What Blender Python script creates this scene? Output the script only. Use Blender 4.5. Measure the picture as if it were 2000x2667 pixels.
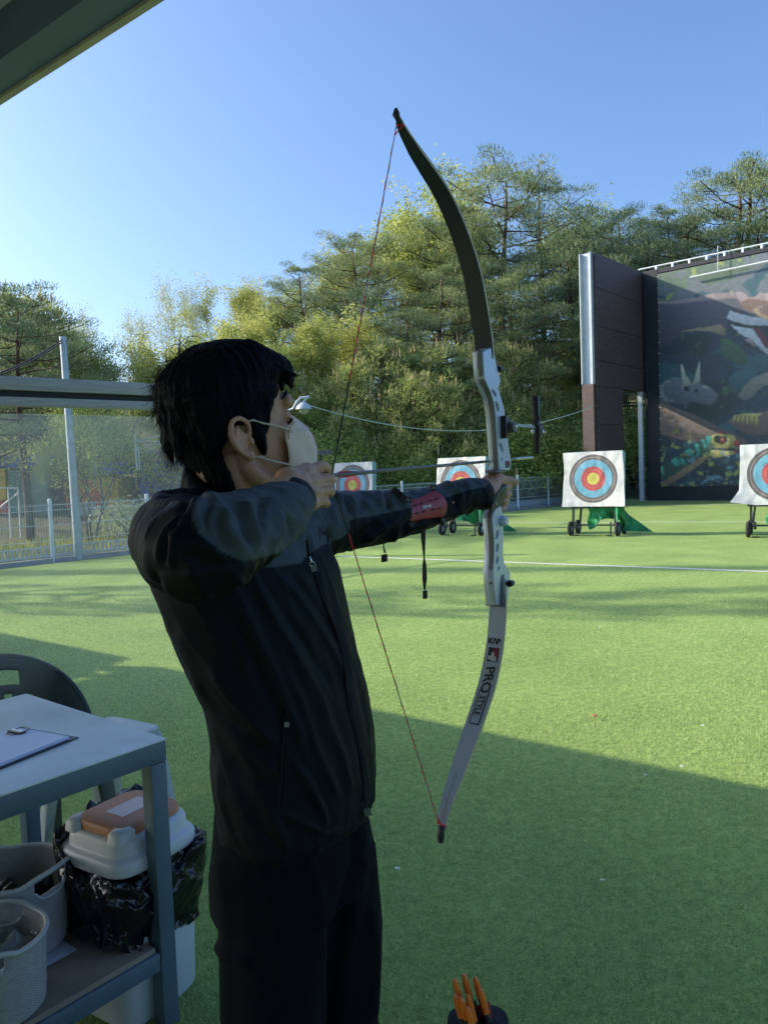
import bpy, bmesh, math, random
import numpy as np
from mathutils import Vector, Matrix, noise
from mathutils.bvhtree import BVHTree

for o in list(bpy.data.objects): bpy.data.objects.remove(o)
SC = bpy.context.scene
COL = SC.collection
R_ = math.radians

# ------------------------------------------------------------------ camera
FPX = 2000.0
CAM = np.array([0, 0, 1.5])
_p, _r = R_(2.99), R_(2.1)
FW = np.array([0, math.cos(_p), -math.sin(_p)])
_R0 = np.array([1.0, 0, 0]); _U0 = np.array([0, math.sin(_p), math.cos(_p)])
UP = _U0*math.cos(_r) + _R0*math.sin(_r)
RT = _R0*math.cos(_r) - _U0*math.sin(_r)
cam_d = bpy.data.cameras.new('camera'); cam = bpy.data.objects.new('camera', cam_d); COL.objects.link(cam)
cam.matrix_world = Matrix(((RT[0], UP[0], -FW[0], CAM[0]), (RT[1], UP[1], -FW[1], CAM[1]), (RT[2], UP[2], -FW[2], CAM[2]), (0, 0, 0, 1)))
cam_d.sensor_fit = 'VERTICAL'; cam_d.sensor_height = 36; cam_d.lens = 36*FPX/2667
cam_d.clip_start = 0.05; cam_d.clip_end = 3000
SC.camera = cam
# ------------------------------------------------------------------ light
SUN_AZ = (-0.97, 0.23); SUN_EL = 26.5
_n = math.hypot(*SUN_AZ)
SUN = np.array([SUN_AZ[0]/_n*math.cos(R_(SUN_EL)), SUN_AZ[1]/_n*math.cos(R_(SUN_EL)), math.sin(R_(SUN_EL))])
W = bpy.data.worlds.new('World'); SC.world = W; W.use_nodes = True
nt = W.node_tree
sky = nt.nodes.new('ShaderNodeTexSky'); sky.sky_type = 'NISHITA'; sky.sun_disc = False
sky.sun_elevation = R_(SUN_EL); sky.sun_rotation = math.atan2(SUN[0], SUN[1])
sky.air_density = 1.0; sky.dust_density = 3.0; sky.ozone_density = 6.0; sky.altitude = 100
bg = nt.nodes['Background']; bg.inputs[1].default_value = 0.09
nt.links.new(sky.outputs[0], bg.inputs[0])
sd = bpy.data.lights.new('sun', 'SUN'); sd.energy = 2.2; sd.angle = R_(0.5); sd.color = (1.0, 0.88, 0.66)
so = bpy.data.objects.new('sun', sd); COL.objects.link(so)
so.rotation_euler = Vector(SUN).to_track_quat('Z', 'Y').to_euler(); so.location = (-20, 5, 20)
SC.view_settings.view_transform = 'Standard'; SC.view_settings.look = 'None'
SC.view_settings.exposure = 1.66; SC.view_settings.gamma = 1; SC.view_settings.use_curve_mapping = False

# ------------------------------------------------------------------ pixel <-> world
def ray(u, v):
    return FW + RT*((u-1000)/FPX) + UP*((1333.5-v)/FPX)
def P(u, v, Y):
    d = ray(u, v); return CAM + d*(Y/d[1])
def G(u, v, z=0.0):
    d = ray(u, v); return CAM + d*((z-CAM[2])/d[2])
def PL(u, v, p0, n):
    d = ray(u, v); n = np.array(n); return CAM + d*(np.dot(np.array(p0)-CAM, n)/np.dot(d, n))
def px(V):
    D = np.atleast_2d(V)-CAM; z = D@FW
    return np.stack([1000+FPX*(D@RT)/z, 1333.5-FPX*(D@UP)/z], 1)
def nrm(a):
    a = np.array(a, float); return a/np.linalg.norm(a)

# ------------------------------------------------------------------ object helpers
def tag(o, label=None, cat=None, group=None, kind=None):
    for k, v in (('label', label), ('category', cat), ('group', group), ('kind', kind)):
        if v: o[k] = v
    return o
def empty(name, loc, label=None, cat=None, group=None, rz=0):
    o = bpy.data.objects.new(name, None); COL.objects.link(o); o.location = tuple(loc); o.rotation_euler = (0, 0, rz)
    o.empty_display_size = 0.1
    return tag(o, label, cat, group)
def chain_off(p):
    off = np.zeros(3)
    while p is not None:
        off += np.array(p.location); p = p.parent
    return off
def mobj(name, V, F, mats, parent=None, smooth=False, mi=None, tint=None, base=None):
    V = np.asarray(V, dtype=float).reshape(-1, 3)
    if parent is not None: V = V-chain_off(parent)
    loc = None
    if parent is None and base is not None: loc = np.array(base, float); V = V-loc
    me = bpy.data.meshes.new(name); me.from_pydata(V.tolist(), [], [tuple(int(i) for i in f) for f in F])
    if not isinstance(mats, (list, tuple)): mats = [mats]
    for m in mats: me.materials.append(m)
    if mi is not None: me.polygons.foreach_set('material_index', np.asarray(mi, dtype=np.int32))
    if smooth: me.polygons.foreach_set('use_smooth', np.ones(len(me.polygons), dtype=bool))
    if tint is not None:
        a = me.attributes.new('tint', 'FLOAT', 'FACE'); a.data.foreach_set('value', np.asarray(tint, dtype=np.float32))
    me.validate(); me.update()
    o = bpy.data.objects.new(name, me); COL.objects.link(o)
    if parent is not None: o.parent = parent
    if loc is not None: o.location = tuple(loc)
    return o
def copy_tree(o, parent=None):
    c = o.copy(); COL.objects.link(c); c.parent = parent
    for ch in [x for x in bpy.data.objects if x.parent == o]: copy_tree(ch, c)
    return c

class MB:
    def __init__(s): s.V = []; s.F = []; s.M = []
    def add(s, V, F, m=0):
        n = len(s.V); s.V += [tuple(map(float, v)) for v in V]
        s.F += [tuple(i+n for i in f) for f in F]; s.M += [m]*len(F); return s
    def box(s, c, sz, ax=None, m=0, bev=0.0):
        c = np.array(c, float); ax = np.eye(3) if ax is None else np.array(ax, float)
        h = np.array(sz, float)/2
        if bev <= 0:
            V = [c+ax[0]*h[0]*i+ax[1]*h[1]*j+ax[2]*h[2]*k for k in (-1, 1) for j in (-1, 1) for i in (-1, 1)]
            return s.add(V, [(0, 2, 3, 1), (4, 5, 7, 6), (0, 1, 5, 4), (2, 6, 7, 3), (0, 4, 6, 2), (1, 3, 7, 5)], m)
        bm = bmesh.new(); bmesh.ops.create_cube(bm, size=1)
        for v in bm.verts: v.co = Vector((v.co.x*sz[0], v.co.y*sz[1], v.co.z*sz[2]))
        bmesh.ops.bevel(bm, geom=list(bm.edges), offset=bev, segments=2, affect='EDGES', profile=0.5)
        V = [c+ax[0]*v.co.x+ax[1]*v.co.y+ax[2]*v.co.z for v in bm.verts]
        F = [[v.index for v in f.verts] for f in bm.faces]; bm.free()
        return s.add(V, F, m)
    def bar(s, a, b, w, h=None, up=(0, 0, 1), m=0, bev=0):
        a = np.array(a, float); b = np.array(b, float); h = h or w
        x = nrm(b-a); y = np.cross(up, x)
        if np.linalg.norm(y) < 1e-4: y = np.cross((0, 1, 0), x)
        y = nrm(y); z = np.cross(x, y)
        return s.box((a+b)/2, (np.linalg.norm(b-a), w, h), (x, y, z), m, bev)
    def tube(s, pts, r, n=8, cap=True, m=0):
        pts = [np.array(p, float) for p in pts]; k = len(pts)
        if not hasattr(r, '__len__'): r = [r]*k
        t0 = nrm(pts[1]-pts[0]); ref = np.array([0, 0, 1.0]) if abs(t0[2]) < .9 else np.array([1.0, 0, 0])
        nn = nrm(np.cross(t0, ref)); V = []
        for i in range(k):
            t = nrm(pts[min(i+1, k-1)]-pts[max(i-1, 0)])
            nn = nrm(nn-t*np.dot(nn, t)); b = np.cross(t, nn)
            for j in range(n):
                a = 2*math.pi*j/n; V.append(pts[i]+(nn*math.cos(a)+b*math.sin(a))*r[i])
        F = [(i*n+j, i*n+(j+1) % n, (i+1)*n+(j+1) % n, (i+1)*n+j) for i in range(k-1) for j in range(n)]
        if cap: F += [tuple(range(n-1, -1, -1)), tuple(range((k-1)*n, k*n))]
        return s.add(V, F, m)
    def ell(s, c, ax, n=12, k=8, m=0):
        c = np.array(c, float); V = [c+ax[2]]; F = []
        for i in range(1, k):
            th = math.pi*i/k
            for j in range(n):
                ph = 2*math.pi*j/n
                V.append(c+ax[2]*math.cos(th)+(ax[0]*math.cos(ph)+ax[1]*math.sin(ph))*math.sin(th))
        V.append(c-ax[2]); L = len(V)-1
        for j in range(n):
            F.append((0, 1+j, 1+(j+1) % n)); F.append((L, L-n+(j+1) % n, L-n+j))
        for i in range(k-2):
            for j in range(n):
                a = 1+i*n; F.append((a+j, a+n+j, a+n+(j+1) % n, a+(j+1) % n))
        return s.add(V, F, m)
    def sph(s, c, r, m=0, n=12, k=8):
        return s.ell(c, np.eye(3)*r, n, k, m)
    def caps(s, pts, r, m=0, n=12, sub=3):
        """tapered limb with round joints; pts Nx3, r per point"""
        pts = [np.array(p, float) for p in pts]
        if not hasattr(r, '__len__'): r = [r]*len(pts)
        PP = []; RR = []
        for i in range(len(pts)-1):
            p0 = pts[max(i-1, 0)]; p1 = pts[i]; p2 = pts[i+1]; p3 = pts[min(i+2, len(pts)-1)]
            for q in range(sub):
                t = q/sub
                c = 0.5*((2*p1)+(-p0+p2)*t+(2*p0-5*p1+4*p2-p3)*t*t+(-p0+3*p1-3*p2+p3)*t**3)
                PP.append(c); RR.append(r[i]*(1-t)+r[i+1]*t)
        PP.append(pts[-1]); RR.append(r[-1])
        s.tube(PP, RR, n, True, m); s.sph(PP[0], RR[0]*.995, m, n); s.sph(PP[-1], RR[-1]*.995, m, n); return s
    def loft(s, rings, n=32, m=0, cap=True):
        """rings: (center, a, b, exponent)"""
        V = []
        for rg in rings:
            c, a, b = [np.array(q, float) for q in rg[:3]]; e = rg[3] if len(rg) > 3 else 2.0
            for j in range(n):
                t = 2*math.pi*j/n; x = math.cos(t); y = math.sin(t)
                k = (abs(x)**e+abs(y)**e)**(-1/e)
                V.append(c+a*x*k+b*y*k)
        k = len(rings)
        F = [(i*n+j, i*n+(j+1) % n, (i+1)*n+(j+1) % n, (i+1)*n+j) for i in range(k-1) for j in range(n)]
        if cap: F += [tuple(range(n-1, -1, -1)), tuple(range((k-1)*n, k*n))]
        return s.add(V, F, m)
    def prism(s, poly, ext, m=0):
        poly = [np.array(p, float) for p in poly]; ext = np.array(ext, float); n = len(poly)
        V = poly+[p+ext for p in poly]
        F = [tuple(range(n-1, -1, -1)), tuple(range(n, 2*n))]+[(i, (i+1) % n, n+(i+1) % n, n+i) for i in range(n)]
        return s.add(V, F, m)
    def lathe(s, prof, c, axes=None, n=20, m=0, cap=True):
        """prof: list (r, h)"""
        c = np.array(c, float); ax = np.eye(3) if axes is None else np.array(axes, float)
        return s.loft([(c+ax[2]*h, ax[0]*r, ax[1]*r) for r, h in prof], n, m, cap)
    def quad(s, a, b, c, d, m=0): return s.add([a, b, c, d], [(0, 1, 2, 3)], m)
    def build(s, name, mats, parent=None, smooth=False, base=None):
        return mobj(name, s.V, s.F, mats, parent, smooth, s.M, None, base)

def smooth_angle(o, ang=35):
    """shade smooth but keep sharp edges"""
    me = o.data; bm = bmesh.new(); bm.from_mesh(me)
    bmesh.ops.recalc_face_normals(bm, faces=bm.faces)
    for e in bm.edges:
        e.smooth = not (len(e.link_faces) != 2 or e.calc_face_angle(0) > R_(ang))
    for f in bm.faces: f.smooth = True
    bm.to_mesh(me); bm.free(); return o

def vox(mb, size, smooth=2, fac=0.5):
    """union of overlapping closed shapes -> one continuous surface (verts, faces)"""
    me = bpy.data.meshes.new('tmp'); me.from_pydata(mb.V, [], mb.F)
    bm = bmesh.new(); bm.from_mesh(me); bmesh.ops.recalc_face_normals(bm, faces=bm.faces); bm.to_mesh(me); bm.free()
    o = bpy.data.objects.new('tmp', me); COL.objects.link(o)
    m = o.modifiers.new('r', 'REMESH'); m.mode = 'VOXEL'; m.voxel_size = size; m.adaptivity = 0
    if smooth:
        s = o.modifiers.new('s', 'SMOOTH'); s.iterations = smooth; s.factor = fac
    dg = bpy.context.evaluated_depsgraph_get(); dg.update()
    e = o.evaluated_get(dg); m2 = bpy.data.meshes.new_from_object(e)
    n = len(m2.vertices); V = np.empty(n*3); m2.vertices.foreach_get('co', V); V = V.reshape(-1, 3)
    F = np.array([tuple(p.vertices) for p in m2.polygons])
    bpy.data.objects.remove(o); bpy.data.meshes.remove(me); bpy.data.meshes.remove(m2)
    return V, F
def vnormals(V, F):
    a, b, c, d = V[F[:, 0]], V[F[:, 1]], V[F[:, 2]], V[F[:, 3]]
    fn = np.cross(c-a, d-b); N = np.zeros_like(V)
    for k in range(4): np.add.at(N, F[:, k], fn)
    return N/np.maximum(np.linalg.norm(N, axis=1, keepdims=True), 1e-12)
def seg_dist(Q, pl):
    """distance of 2D points Q to a polyline and param 0..1"""
    best = np.full(len(Q), 1e9); tt = np.zeros(len(Q)); pl = np.array(pl, float); n = len(pl)-1
    for i in range(n):
        a, b = pl[i], pl[i+1]; ab = b-a
        t = np.clip(((Q-a)@ab)/max(ab@ab, 1e-9), 0, 1)
        dd = np.linalg.norm(Q-(a+t[:, None]*ab), axis=1)
        k = dd < best; best[k] = dd[k]; tt[k] = (i+t[k])/n
    return best, tt
def in_poly(Q, poly):
    poly = np.array(poly, float); r = np.zeros(len(Q), bool); j = len(poly)-1
    for i in range(len(poly)):
        xi, yi = poly[i]; xj, yj = poly[j]
        c = ((yi > Q[:, 1]) != (yj > Q[:, 1])) & (Q[:, 0] < (xj-xi)*(Q[:, 1]-yi)/(yj-yi+1e-12)+xi)
        r ^= c; j = i
    return r

# ------------------------------------------------------------------ materials
def lin(c):
    return tuple(((x/255)/12.92 if x/255 <= .04045 else ((x/255+.055)/1.055)**2.4) for x in c)
def mat(name, col, rough=0.6, metal=0.0, vary=0.0, vscale=8.0, bump=0.0, bscale=60.0, col2=None, spec=0.5, stretch=None, coat=0.0, detail=4, trans=0.0):
    m = bpy.data.materials.new(name); m.use_nodes = True; t = m.node_tree; b = t.nodes['Principled BSDF']
    b.inputs['Base Color'].default_value = (*col, 1); b.inputs['Roughness'].default_value = rough
    b.inputs['Metallic'].default_value = metal; b.inputs['Specular IOR Level'].default_value = spec
    if coat: b.inputs['Coat Weight'].default_value = coat; b.inputs['Coat Roughness'].default_value = .15
    tc = t.nodes.new('ShaderNodeTexCoord'); mp = t.nodes.new('ShaderNodeMapping'); t.links.new(tc.outputs['Object'], mp.inputs[0])
    if stretch: mp.inputs['Scale'].default_value = stretch
    if vary or col2:
        n = t.nodes.new('ShaderNodeTexNoise'); n.inputs['Scale'].default_value = vscale; n.inputs['Detail'].default_value = detail
        t.links.new(mp.outputs[0], n.inputs['Vector'])
        r = t.nodes.new('ShaderNodeValToRGB'); r.color_ramp.elements[0].position = .3; r.color_ramp.elements[1].position = .7
        c2 = col2 if col2 else tuple(min(1, x*(1+vary)) for x in col); c1 = col if col2 else tuple(x*(1-vary) for x in col)
        r.color_ramp.elements[0].color = (*c1, 1); r.color_ramp.elements[1].color = (*c2, 1)
        t.links.new(n.outputs[0], r.inputs[0]); t.links.new(r.outputs[0], b.inputs['Base Color'])
        r2 = t.nodes.new('ShaderNodeMapRange'); r2.inputs['To Min'].default_value = max(.02, rough-.08); r2.inputs['To Max'].default_value = min(1, rough+.1)
        t.links.new(n.outputs[0], r2.inputs[0]); t.links.new(r2.outputs[0], b.inputs['Roughness'])
    if bump:
        n2 = t.nodes.new('ShaderNodeTexNoise'); n2.inputs['Scale'].default_value = bscale; n2.inputs['Detail'].default_value = 5
        t.links.new(mp.outputs[0], n2.inputs['Vector'])
        bp = t.nodes.new('ShaderNodeBump'); bp.inputs['Strength'].default_value = bump; bp.inputs['Distance'].default_value = 0.01
        t.links.new(n2.outputs[0], bp.inputs['Height']); t.links.new(bp.outputs[0], b.inputs['Normal'])
    return m
def emis(name, col, s=1.0):
    m = mat(name, col); b = m.node_tree.nodes['Principled BSDF']
    b.inputs['Emission Color'].default_value = (*col, 1); b.inputs['Emission Strength'].default_value = s; return m
def foliage_mat(name, c1, c2, c3, trans=0.35, rough=.55):
    """leaf material; colour follows each leaf's own tint value"""
    m = bpy.data.materials.new(name); m.use_nodes = True; t = m.node_tree; b = t.nodes['Principled BSDF']
    at = t.nodes.new('ShaderNodeAttribute'); at.attribute_name = 'tint'
    r = t.nodes.new('ShaderNodeValToRGB'); e = r.color_ramp.elements
    e[0].color = (*c1, 1); e[0].position = 0.05; e[1].color = (*c3, 1); e[1].position = .95
    k = e.new(.5); k.color = (*c2, 1)
    t.links.new(at.outputs['Fac'], r.inputs[0])
    t.links.new(r.outputs[0], b.inputs['Base Color']); b.inputs['Roughness'].default_value = rough; b.inputs['Specular IOR Level'].default_value = .25
    tr = t.nodes.new('ShaderNodeBsdfTranslucent'); t.links.new(r.outputs[0], tr.inputs[0])
    mx = t.nodes.new('ShaderNodeMixShader'); mx.inputs[0].default_value = trans
    t.links.new(b.outputs[0], mx.inputs[1]); t.links.new(tr.outputs[0], mx.inputs[2])
    t.links.new(mx.outputs[0], t.nodes['Material Output'].inputs[0]); return m
def text_mesh(s, size=1.0, shear=0.0, extr=0.0, bold=0.0):
    """outline letters as flat mesh, returns verts (n,3), faces"""
    c = bpy.data.curves.new('t', 'FONT'); c.body = s; c.size = size; c.shear = shear; c.extrude = extr; c.offset = bold
    c.align_x = 'CENTER'; c.align_y = 'CENTER'
    o = bpy.data.objects.new('t', c); COL.objects.link(o)
    dg = bpy.context.evaluated_depsgraph_get(); dg.update()
    me = bpy.data.meshes.new_from_object(o.evaluated_get(dg))
    V = np.array([tuple(v.co) for v in me.vertices]); F = [tuple(p.vertices) for p in me.polygons]
    bpy.data.objects.remove(o); bpy.data.curves.remove(c); return V, F

E1 = np.array([-.857, .515, 0]); E2 = np.array([.515, .857, 0]); ZZ = np.array([0, 0, 1.0])
# ------------------------------------------------------------------ terrain
F0 = np.array([-6.35, 14.7, 0]); FD = nrm([.673, .739, 0]); FN = np.array([-FD[1], FD[0], 0])   # fence line, FN points away from field
def sstep(x, a, b):
    t = np.clip((x-a)/(b-a), 0, 1); return t*t*(3-2*t)
def ground_z(x, y):
    q = (x-F0[0])*FN[0]+(y-F0[1])*FN[1]          # distance beyond the fence
    s = (x-F0[0])*FD[0]+(y-F0[1])*FD[1]          # along the fence
    w2 = (x-10.35)*.65+(y-30)*.76                # distance behind the mural wall
    r = np.maximum(sstep(q, 3.0, 26), sstep(w2, 3, 26)*(s > 8))
    side = .25+.75*sstep(s, 2, 20)
    return r*7.0*side
def axis(lim, n, near):
    t = np.linspace(-1, 1, n); return np.sign(t)*(np.abs(t)*near+(lim-near)*np.abs(t)**5)
ax_ = axis(1800, 181, 55); ay_ = axis(1800, 181, 55)+25
GX, GY = np.meshgrid(ax_, ay_); GZ = ground_z(GX, GY)
rr = np.random.RandomState(3)
GZ = GZ+np.where(GZ > .05, rr.rand(*GZ.shape)*.15, 0)
V = np.stack([GX.ravel(), GY.ravel(), GZ.ravel()-.01], 1); n = 181
F = [(j*n+i, j*n+i+1, (j+1)*n+i+1, (j+1)*n+i) for j in range(n-1) for i in range(n-1)]
M_soil = mat('soil_and_grass', (.055, .075, .022), .95, vary=.5, vscale=.9, bump=.6, bscale=9, col2=(.11, .085, .045))
tag(mobj('ground', V, F, M_soil, smooth=True), kind='structure')

# turf -------------------------------------------------------------
def turf_material():
    m = mat('artificial_turf', (.1, .2, .05), .8, bump=0); t = m.node_tree; b = t.nodes['Principled BSDF']
    tc = t.nodes.new('ShaderNodeTexCoord')
    n1 = t.nodes.new('ShaderNodeTexNoise'); n1.inputs['Scale'].default_value = 90; n1.inputs['Detail'].default_value = 6; n1.inputs['Roughness'].default_value = .75
    n2 = t.nodes.new('ShaderNodeTexNoise'); n2.inputs['Scale'].default_value = 1.1; n2.inputs['Detail'].default_value = 5
    n3 = t.nodes.new('ShaderNodeTexNoise'); n3.inputs['Scale'].default_value = 22; n3.inputs['Detail'].default_value = 4
    for n_ in (n1, n2, n3): t.links.new(tc.outputs['Object'], n_.inputs['Vector'])
    r = t.nodes.new('ShaderNodeValToRGB'); e = r.color_ramp.elements
    e[0].position = .34; e[0].color = (.16, .25, .080, 1); e[1].position = .68; e[1].color = (.45, .57, .195, 1)
    k = e.new(.52); k.color = (.29, .41, .130, 1)
    a = t.nodes.new('ShaderNodeMath'); a.operation = 'MULTIPLY_ADD'; a.inputs[1].default_value = .45; a.inputs[2].default_value = 0
    t.links.new(n3.outputs[0], a.inputs[0])
    a2 = t.nodes.new('ShaderNodeMath'); a2.operation = 'MULTIPLY_ADD'; a2.inputs[1].default_value = .55
    t.links.new(n1.outputs[0], a2.inputs[0]); t.links.new(a.outputs[0], a2.inputs[2]); t.links.new(a2.outputs[0], r.inputs[0])
    mx = t.nodes.new('ShaderNodeMix'); mx.data_type = 'RGBA'; mx.blend_type = 'MULTIPLY'; mx.inputs['Factor'].default_value = 1
    r2 = t.nodes.new('ShaderNodeValToRGB'); r2.color_ramp.elements[0].position = .3; r2.color_ramp.elements[0].color = (.78, .80, .76, 1); r2.color_ramp.elements[1].position = .7; r2.color_ramp.elements[1].color = (1.08, 1.07, 1.0, 1)
    t.links.new(n2.outputs[0], r2.inputs[0]); t.links.new(r.outputs[0], mx.inputs['A']); t.links.new(r2.outputs[0], mx.inputs['B'])
    t.links.new(mx.outputs['Result'], b.inputs['Base Color']); b.inputs['Specular IOR Level'].default_value = .2
    bp = t.nodes.new('ShaderNodeBump'); bp.inputs['Strength'].default_value = .9; bp.inputs['Distance'].default_value = .012
    t.links.new(a2.outputs[0], bp.inputs['Height']); t.links.new(bp.outputs[0], b.inputs['Normal'])
    
    return m
M_turf = turf_material()
fa = F0-FD*26+FN*-.25; fb = F0+FD*24+FN*-.25
poly = [fa, fb, np.array([10.6, 30.0, 0]), np.array([22, 19, 0]), np.array([16, -12, 0]), np.array([-14, -12, 0])]
tb = MB(); tb.add([p+ZZ*.004 for p in poly], [(5, 4, 3, 2, 1, 0)])
tag(tb.build('artificial_turf', M_turf), kind='structure')

# near blades of the turf as real geometry
def blades():
    rs = np.random.RandomState(11); N = 520000
    # sample in distance with density falling off
    d = 1.0+10.5*rs.rand(N*3)**1.25; a = (rs.rand(N*3)-.5)*1.35
    X = d*np.sin(a); Y = d*np.cos(a)
    q = (X-F0[0])*FN[0]+(Y-F0[1])*FN[1]
    k = (q < -.3) & (np.abs(px(np.stack([X, Y, 0*X], 1))[:, 0]-1000) < 1150)
    k &= rs.rand(N*3) < np.clip((11.8-d)/7.5, 0, 1)**.8
    X = X[k][:N]; Y = Y[k][:N]; d = d[k][:N]; n = len(X)
    h = (.005+.008*rs.rand(n)); w = .0008+.0005*d/3
    th = rs.rand(n)*2*np.pi; lean = .005+.011*rs.rand(n); th2 = rs.rand(n)*2*np.pi
    base = np.stack([X, Y, np.full(n, .004)], 1)
    side = np.stack([np.cos(th), np.sin(th), 0*th], 1)*w[:, None]
    tip = base+np.stack([np.cos(th2)*lean, np.sin(th2)*lean, h], 1)
    V = np.empty((n*3, 3)); V[0::3] = base-side; V[1::3] = base+side; V[2::3] = tip
    me = bpy.data.meshes.new('turf_blades'); me.vertices.add(n*3); me.vertices.foreach_set('co', V.ravel())
    me.loops.add(n*3); me.loops.foreach_set('vertex_index', np.arange(n*3, dtype=np.int32))
    me.polygons.add(n); me.polygons.foreach_set('loop_start', np.arange(0, n*3, 3, dtype=np.int32)); me.polygons.foreach_set('loop_total', np.full(n, 3, dtype=np.int32))
    at = me.attributes.new('tint', 'FLOAT', 'FACE'); at.data.foreach_set('value', rs.rand(n).astype(np.float32))
    me.update(); me.materials.append(foliage_mat('turf_fibre', (.25, .41, .145), (.47, .63, .21), (.68, .80, .38), .35, .7))
    o = bpy.data.objects.new('turf_blades', me); COL.objects.link(o); tag(o, kind='stuff', label='short green artificial grass fibres standing up from the turf', cat='grass')
blades()

# white field lines -------------------------------------------------
M_line = mat('line_paint', (.72, .74, .72), .8, vary=.12, vscale=20, bump=.4, bscale=90)
def line(p, q, w):
    p = np.array(p); q = np.array(q); d = nrm(q-p); s = np.array([-d[1], d[0], 0])*w/2
    b = MB(); b.add([p-s+ZZ*.008, q-s+ZZ*.008, q+s+ZZ*.008, p+s+ZZ*.008], [(0, 1, 2, 3)])
    tag(b.build('field_line', M_line), kind='structure')
a, b_ = G(900, 1450), G(2000, 1490); d = b_-a; line(a-d*.02, b_+d*1.2, .085)
a, b_ = G(1330, 1361), G(2000, 1360); d = b_-a; line(a-d*.9, b_+d*.8, .09)
a, b_ = G(1640, 1318), G(2000, 1312); d = b_-a; line(a-d*.05, b_+d*.8, .10)
# bits of litter on the turf
rs = np.random.RandomState(5); M_lit = mat('litter', (.75, .75, .7), .8)
kb = MB(); kb.ell(G(1549, 1877)+ZZ*.03, np.diag([.011, .012, .008]), 8, 6)
tag(kb.build('petal', mat('petal_pink', (.6, .12, .08), .6), base=G(1549, 1877)), 'tiny orange red petal lying alone on the sunlit turf', 'petal')
for i, (u, v) in enumerate([(1568, 2308), (1035, 2277), (1703, 1581), (1775, 2008), (1680, 2030), (1560, 1640), (1830, 1900)]):
    p = G(u, v)+ZZ*.024; b = MB(); r1 = .0035+.003*rs.rand(); b.ell(p, np.array([[r1*2, 0, 0], [0, r1, .002], [0, 0, .0015]]), 6, 4)
    tag(b.build('paper_scrap', M_lit, base=p), 'tiny white paper scrap lying on the turf '+['left of the lower bow tip', 'beside the dark trousers', 'upper right, in the sunlight', 'right of the lower limb in the shade', 'right, nearest the picture edge', 'in the sunlight right of the lettering', 'close to the shadow edge at the right'][i], 'litter', 'scraps scattered on the turf')

# ------------------------------------------------------------------ mesh fence
M_white_metal = mat('white_powder_coat', (.62, .70, .80), .4, vary=.06, vscale=6)
M_wire = mat('fence_wire', (.52, .60, .62), .45)
M_conc = mat('concrete_kerb', (.30, .32, .33), .9, vary=.2, vscale=5, bump=.4, bscale=40)
M_drain = mat('drain_grate', (.35, .43, .50), .5, .3)
FH = 1.16
def fence(t0, t1):
    p0 = F0+FD*t0
    root = empty('mesh_fence', p0, 'long low white mesh fence with round posts running along the edge of the turf', 'fence')
    L = t1-t0; step = 2.05; n = int(L/step)+1
    w = MB(); dens_lim = 6
    for k in range(n):
        a = p0+FD*step*k; bb = a+FD*step
        ii = t0+k*step
        for zz in (.12, .42, .72, 1.0, FH-.06):
            w.bar(a+ZZ*zz, bb+ZZ*zz, .008 if zz < 1.05 else .02, .012)
        m = 40 if ii < 12 else 26
        for j in range(1, m):
            q = a+(bb-a)*j/m; w.tube([q+ZZ*.08, q+ZZ*(FH-.02)], .0028 if ii < 12 else .0035, 3, False)
    w.build('mesh_panel', M_wire, root)
    for k in range(n+1):
        a = p0+FD*step*k-FN*.03; b = MB(); b.tube([a, a+ZZ*(FH+.03)], .036, 12); b.ell(a+ZZ*(FH+.03), np.diag([.04, .04, .035]), 12, 6)
        smooth_angle(b.build('post', M_white_metal, root))
    kb = MB(); kb.box(p0+FD*L/2+FN*.02+ZZ*.03, (L, .16, .10), (FD, FN, ZZ)); kb.build('kerb', M_conc, root)
    dr = MB()
    for j in range(int(min(L, 44)/.09)):
        q = p0+FD*(j*.09)+FN*.26+ZZ*.13; dr.bar(q, q+FN*.0+ZZ*.14, .035, .02)
    dr.bar(p0+FN*.26+ZZ*.28, p0+FN*.26+FD*L+ZZ*.28, .03, .03); dr.bar(p0+FN*.26+ZZ*.11, p0+FN*.26+FD*L+ZZ*.11, .04, .04)
    dr.build('low_grating', M_drain, root)
# post spacing anchored on the post seen at u=141
tt = (G(141, 1465)-F0)@FD
fence(tt-2.05*4, 22)

# ------------------------------------------------------------------ mural wall
WD = nrm([.75, -.66, 0]); WN = np.array([-WD[1], WD[0], 0])*1.0      # WN: into wall (away from field)
if WN[1] < 0: WN = -WN
WA = np.array([10.35, 30.0, 0]); WH = 8.8; WL = 9.0
M_black = mat('black_panel', (.012, .016, .026), .5, vary=.2, vscale=3)
M_clad = mat('dark_brown_cladding', (.078, .052, .054), .55, vary=.35, vscale=3, bump=.5, bscale=25, stretch=(1, 1, 6))
M_steel = mat('galvanised_steel', (.44, .50, .56), .6, .1, vary=.1, vscale=4)
M_silver = mat('pale_rail', (.70, .74, .78), .4, .3)
wall = empty('mural_wall', WA, 'tall black framed outdoor wall carrying a printed prehistoric jungle mural', 'wall')
def wp(s, z, off=0): return WA+WD*s+ZZ*z-WN*off
b = MB(); b.box(wp(WL/2, WH/2-.03, -.22), (WL, .40, WH+.02), (WD, WN, ZZ)); b.build('backing_board', M_black, wall)
b = MB()
b.box(wp(.28, WH/2, .06), (.56, .16, WH), (WD, WN, ZZ)); b.box(wp(WL/2, .27, .055), (WL, .15, .54), (WD, WN, ZZ)); b.box(wp(WL/2+.3, WH-.08, .055), (WL-.56, .15, .16), (WD, WN, ZZ))
b.build('frame', M_black, wall)
b = MB(); b.tube([wp(-.2, WH+.12, .10), wp(WL, WH+.12, .10)], .03, 8)
for k in range(14): b.box(wp(.5+k*.62, WH+.05, .10), (.07, .07, .16), (WD, WN, ZZ))
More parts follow.
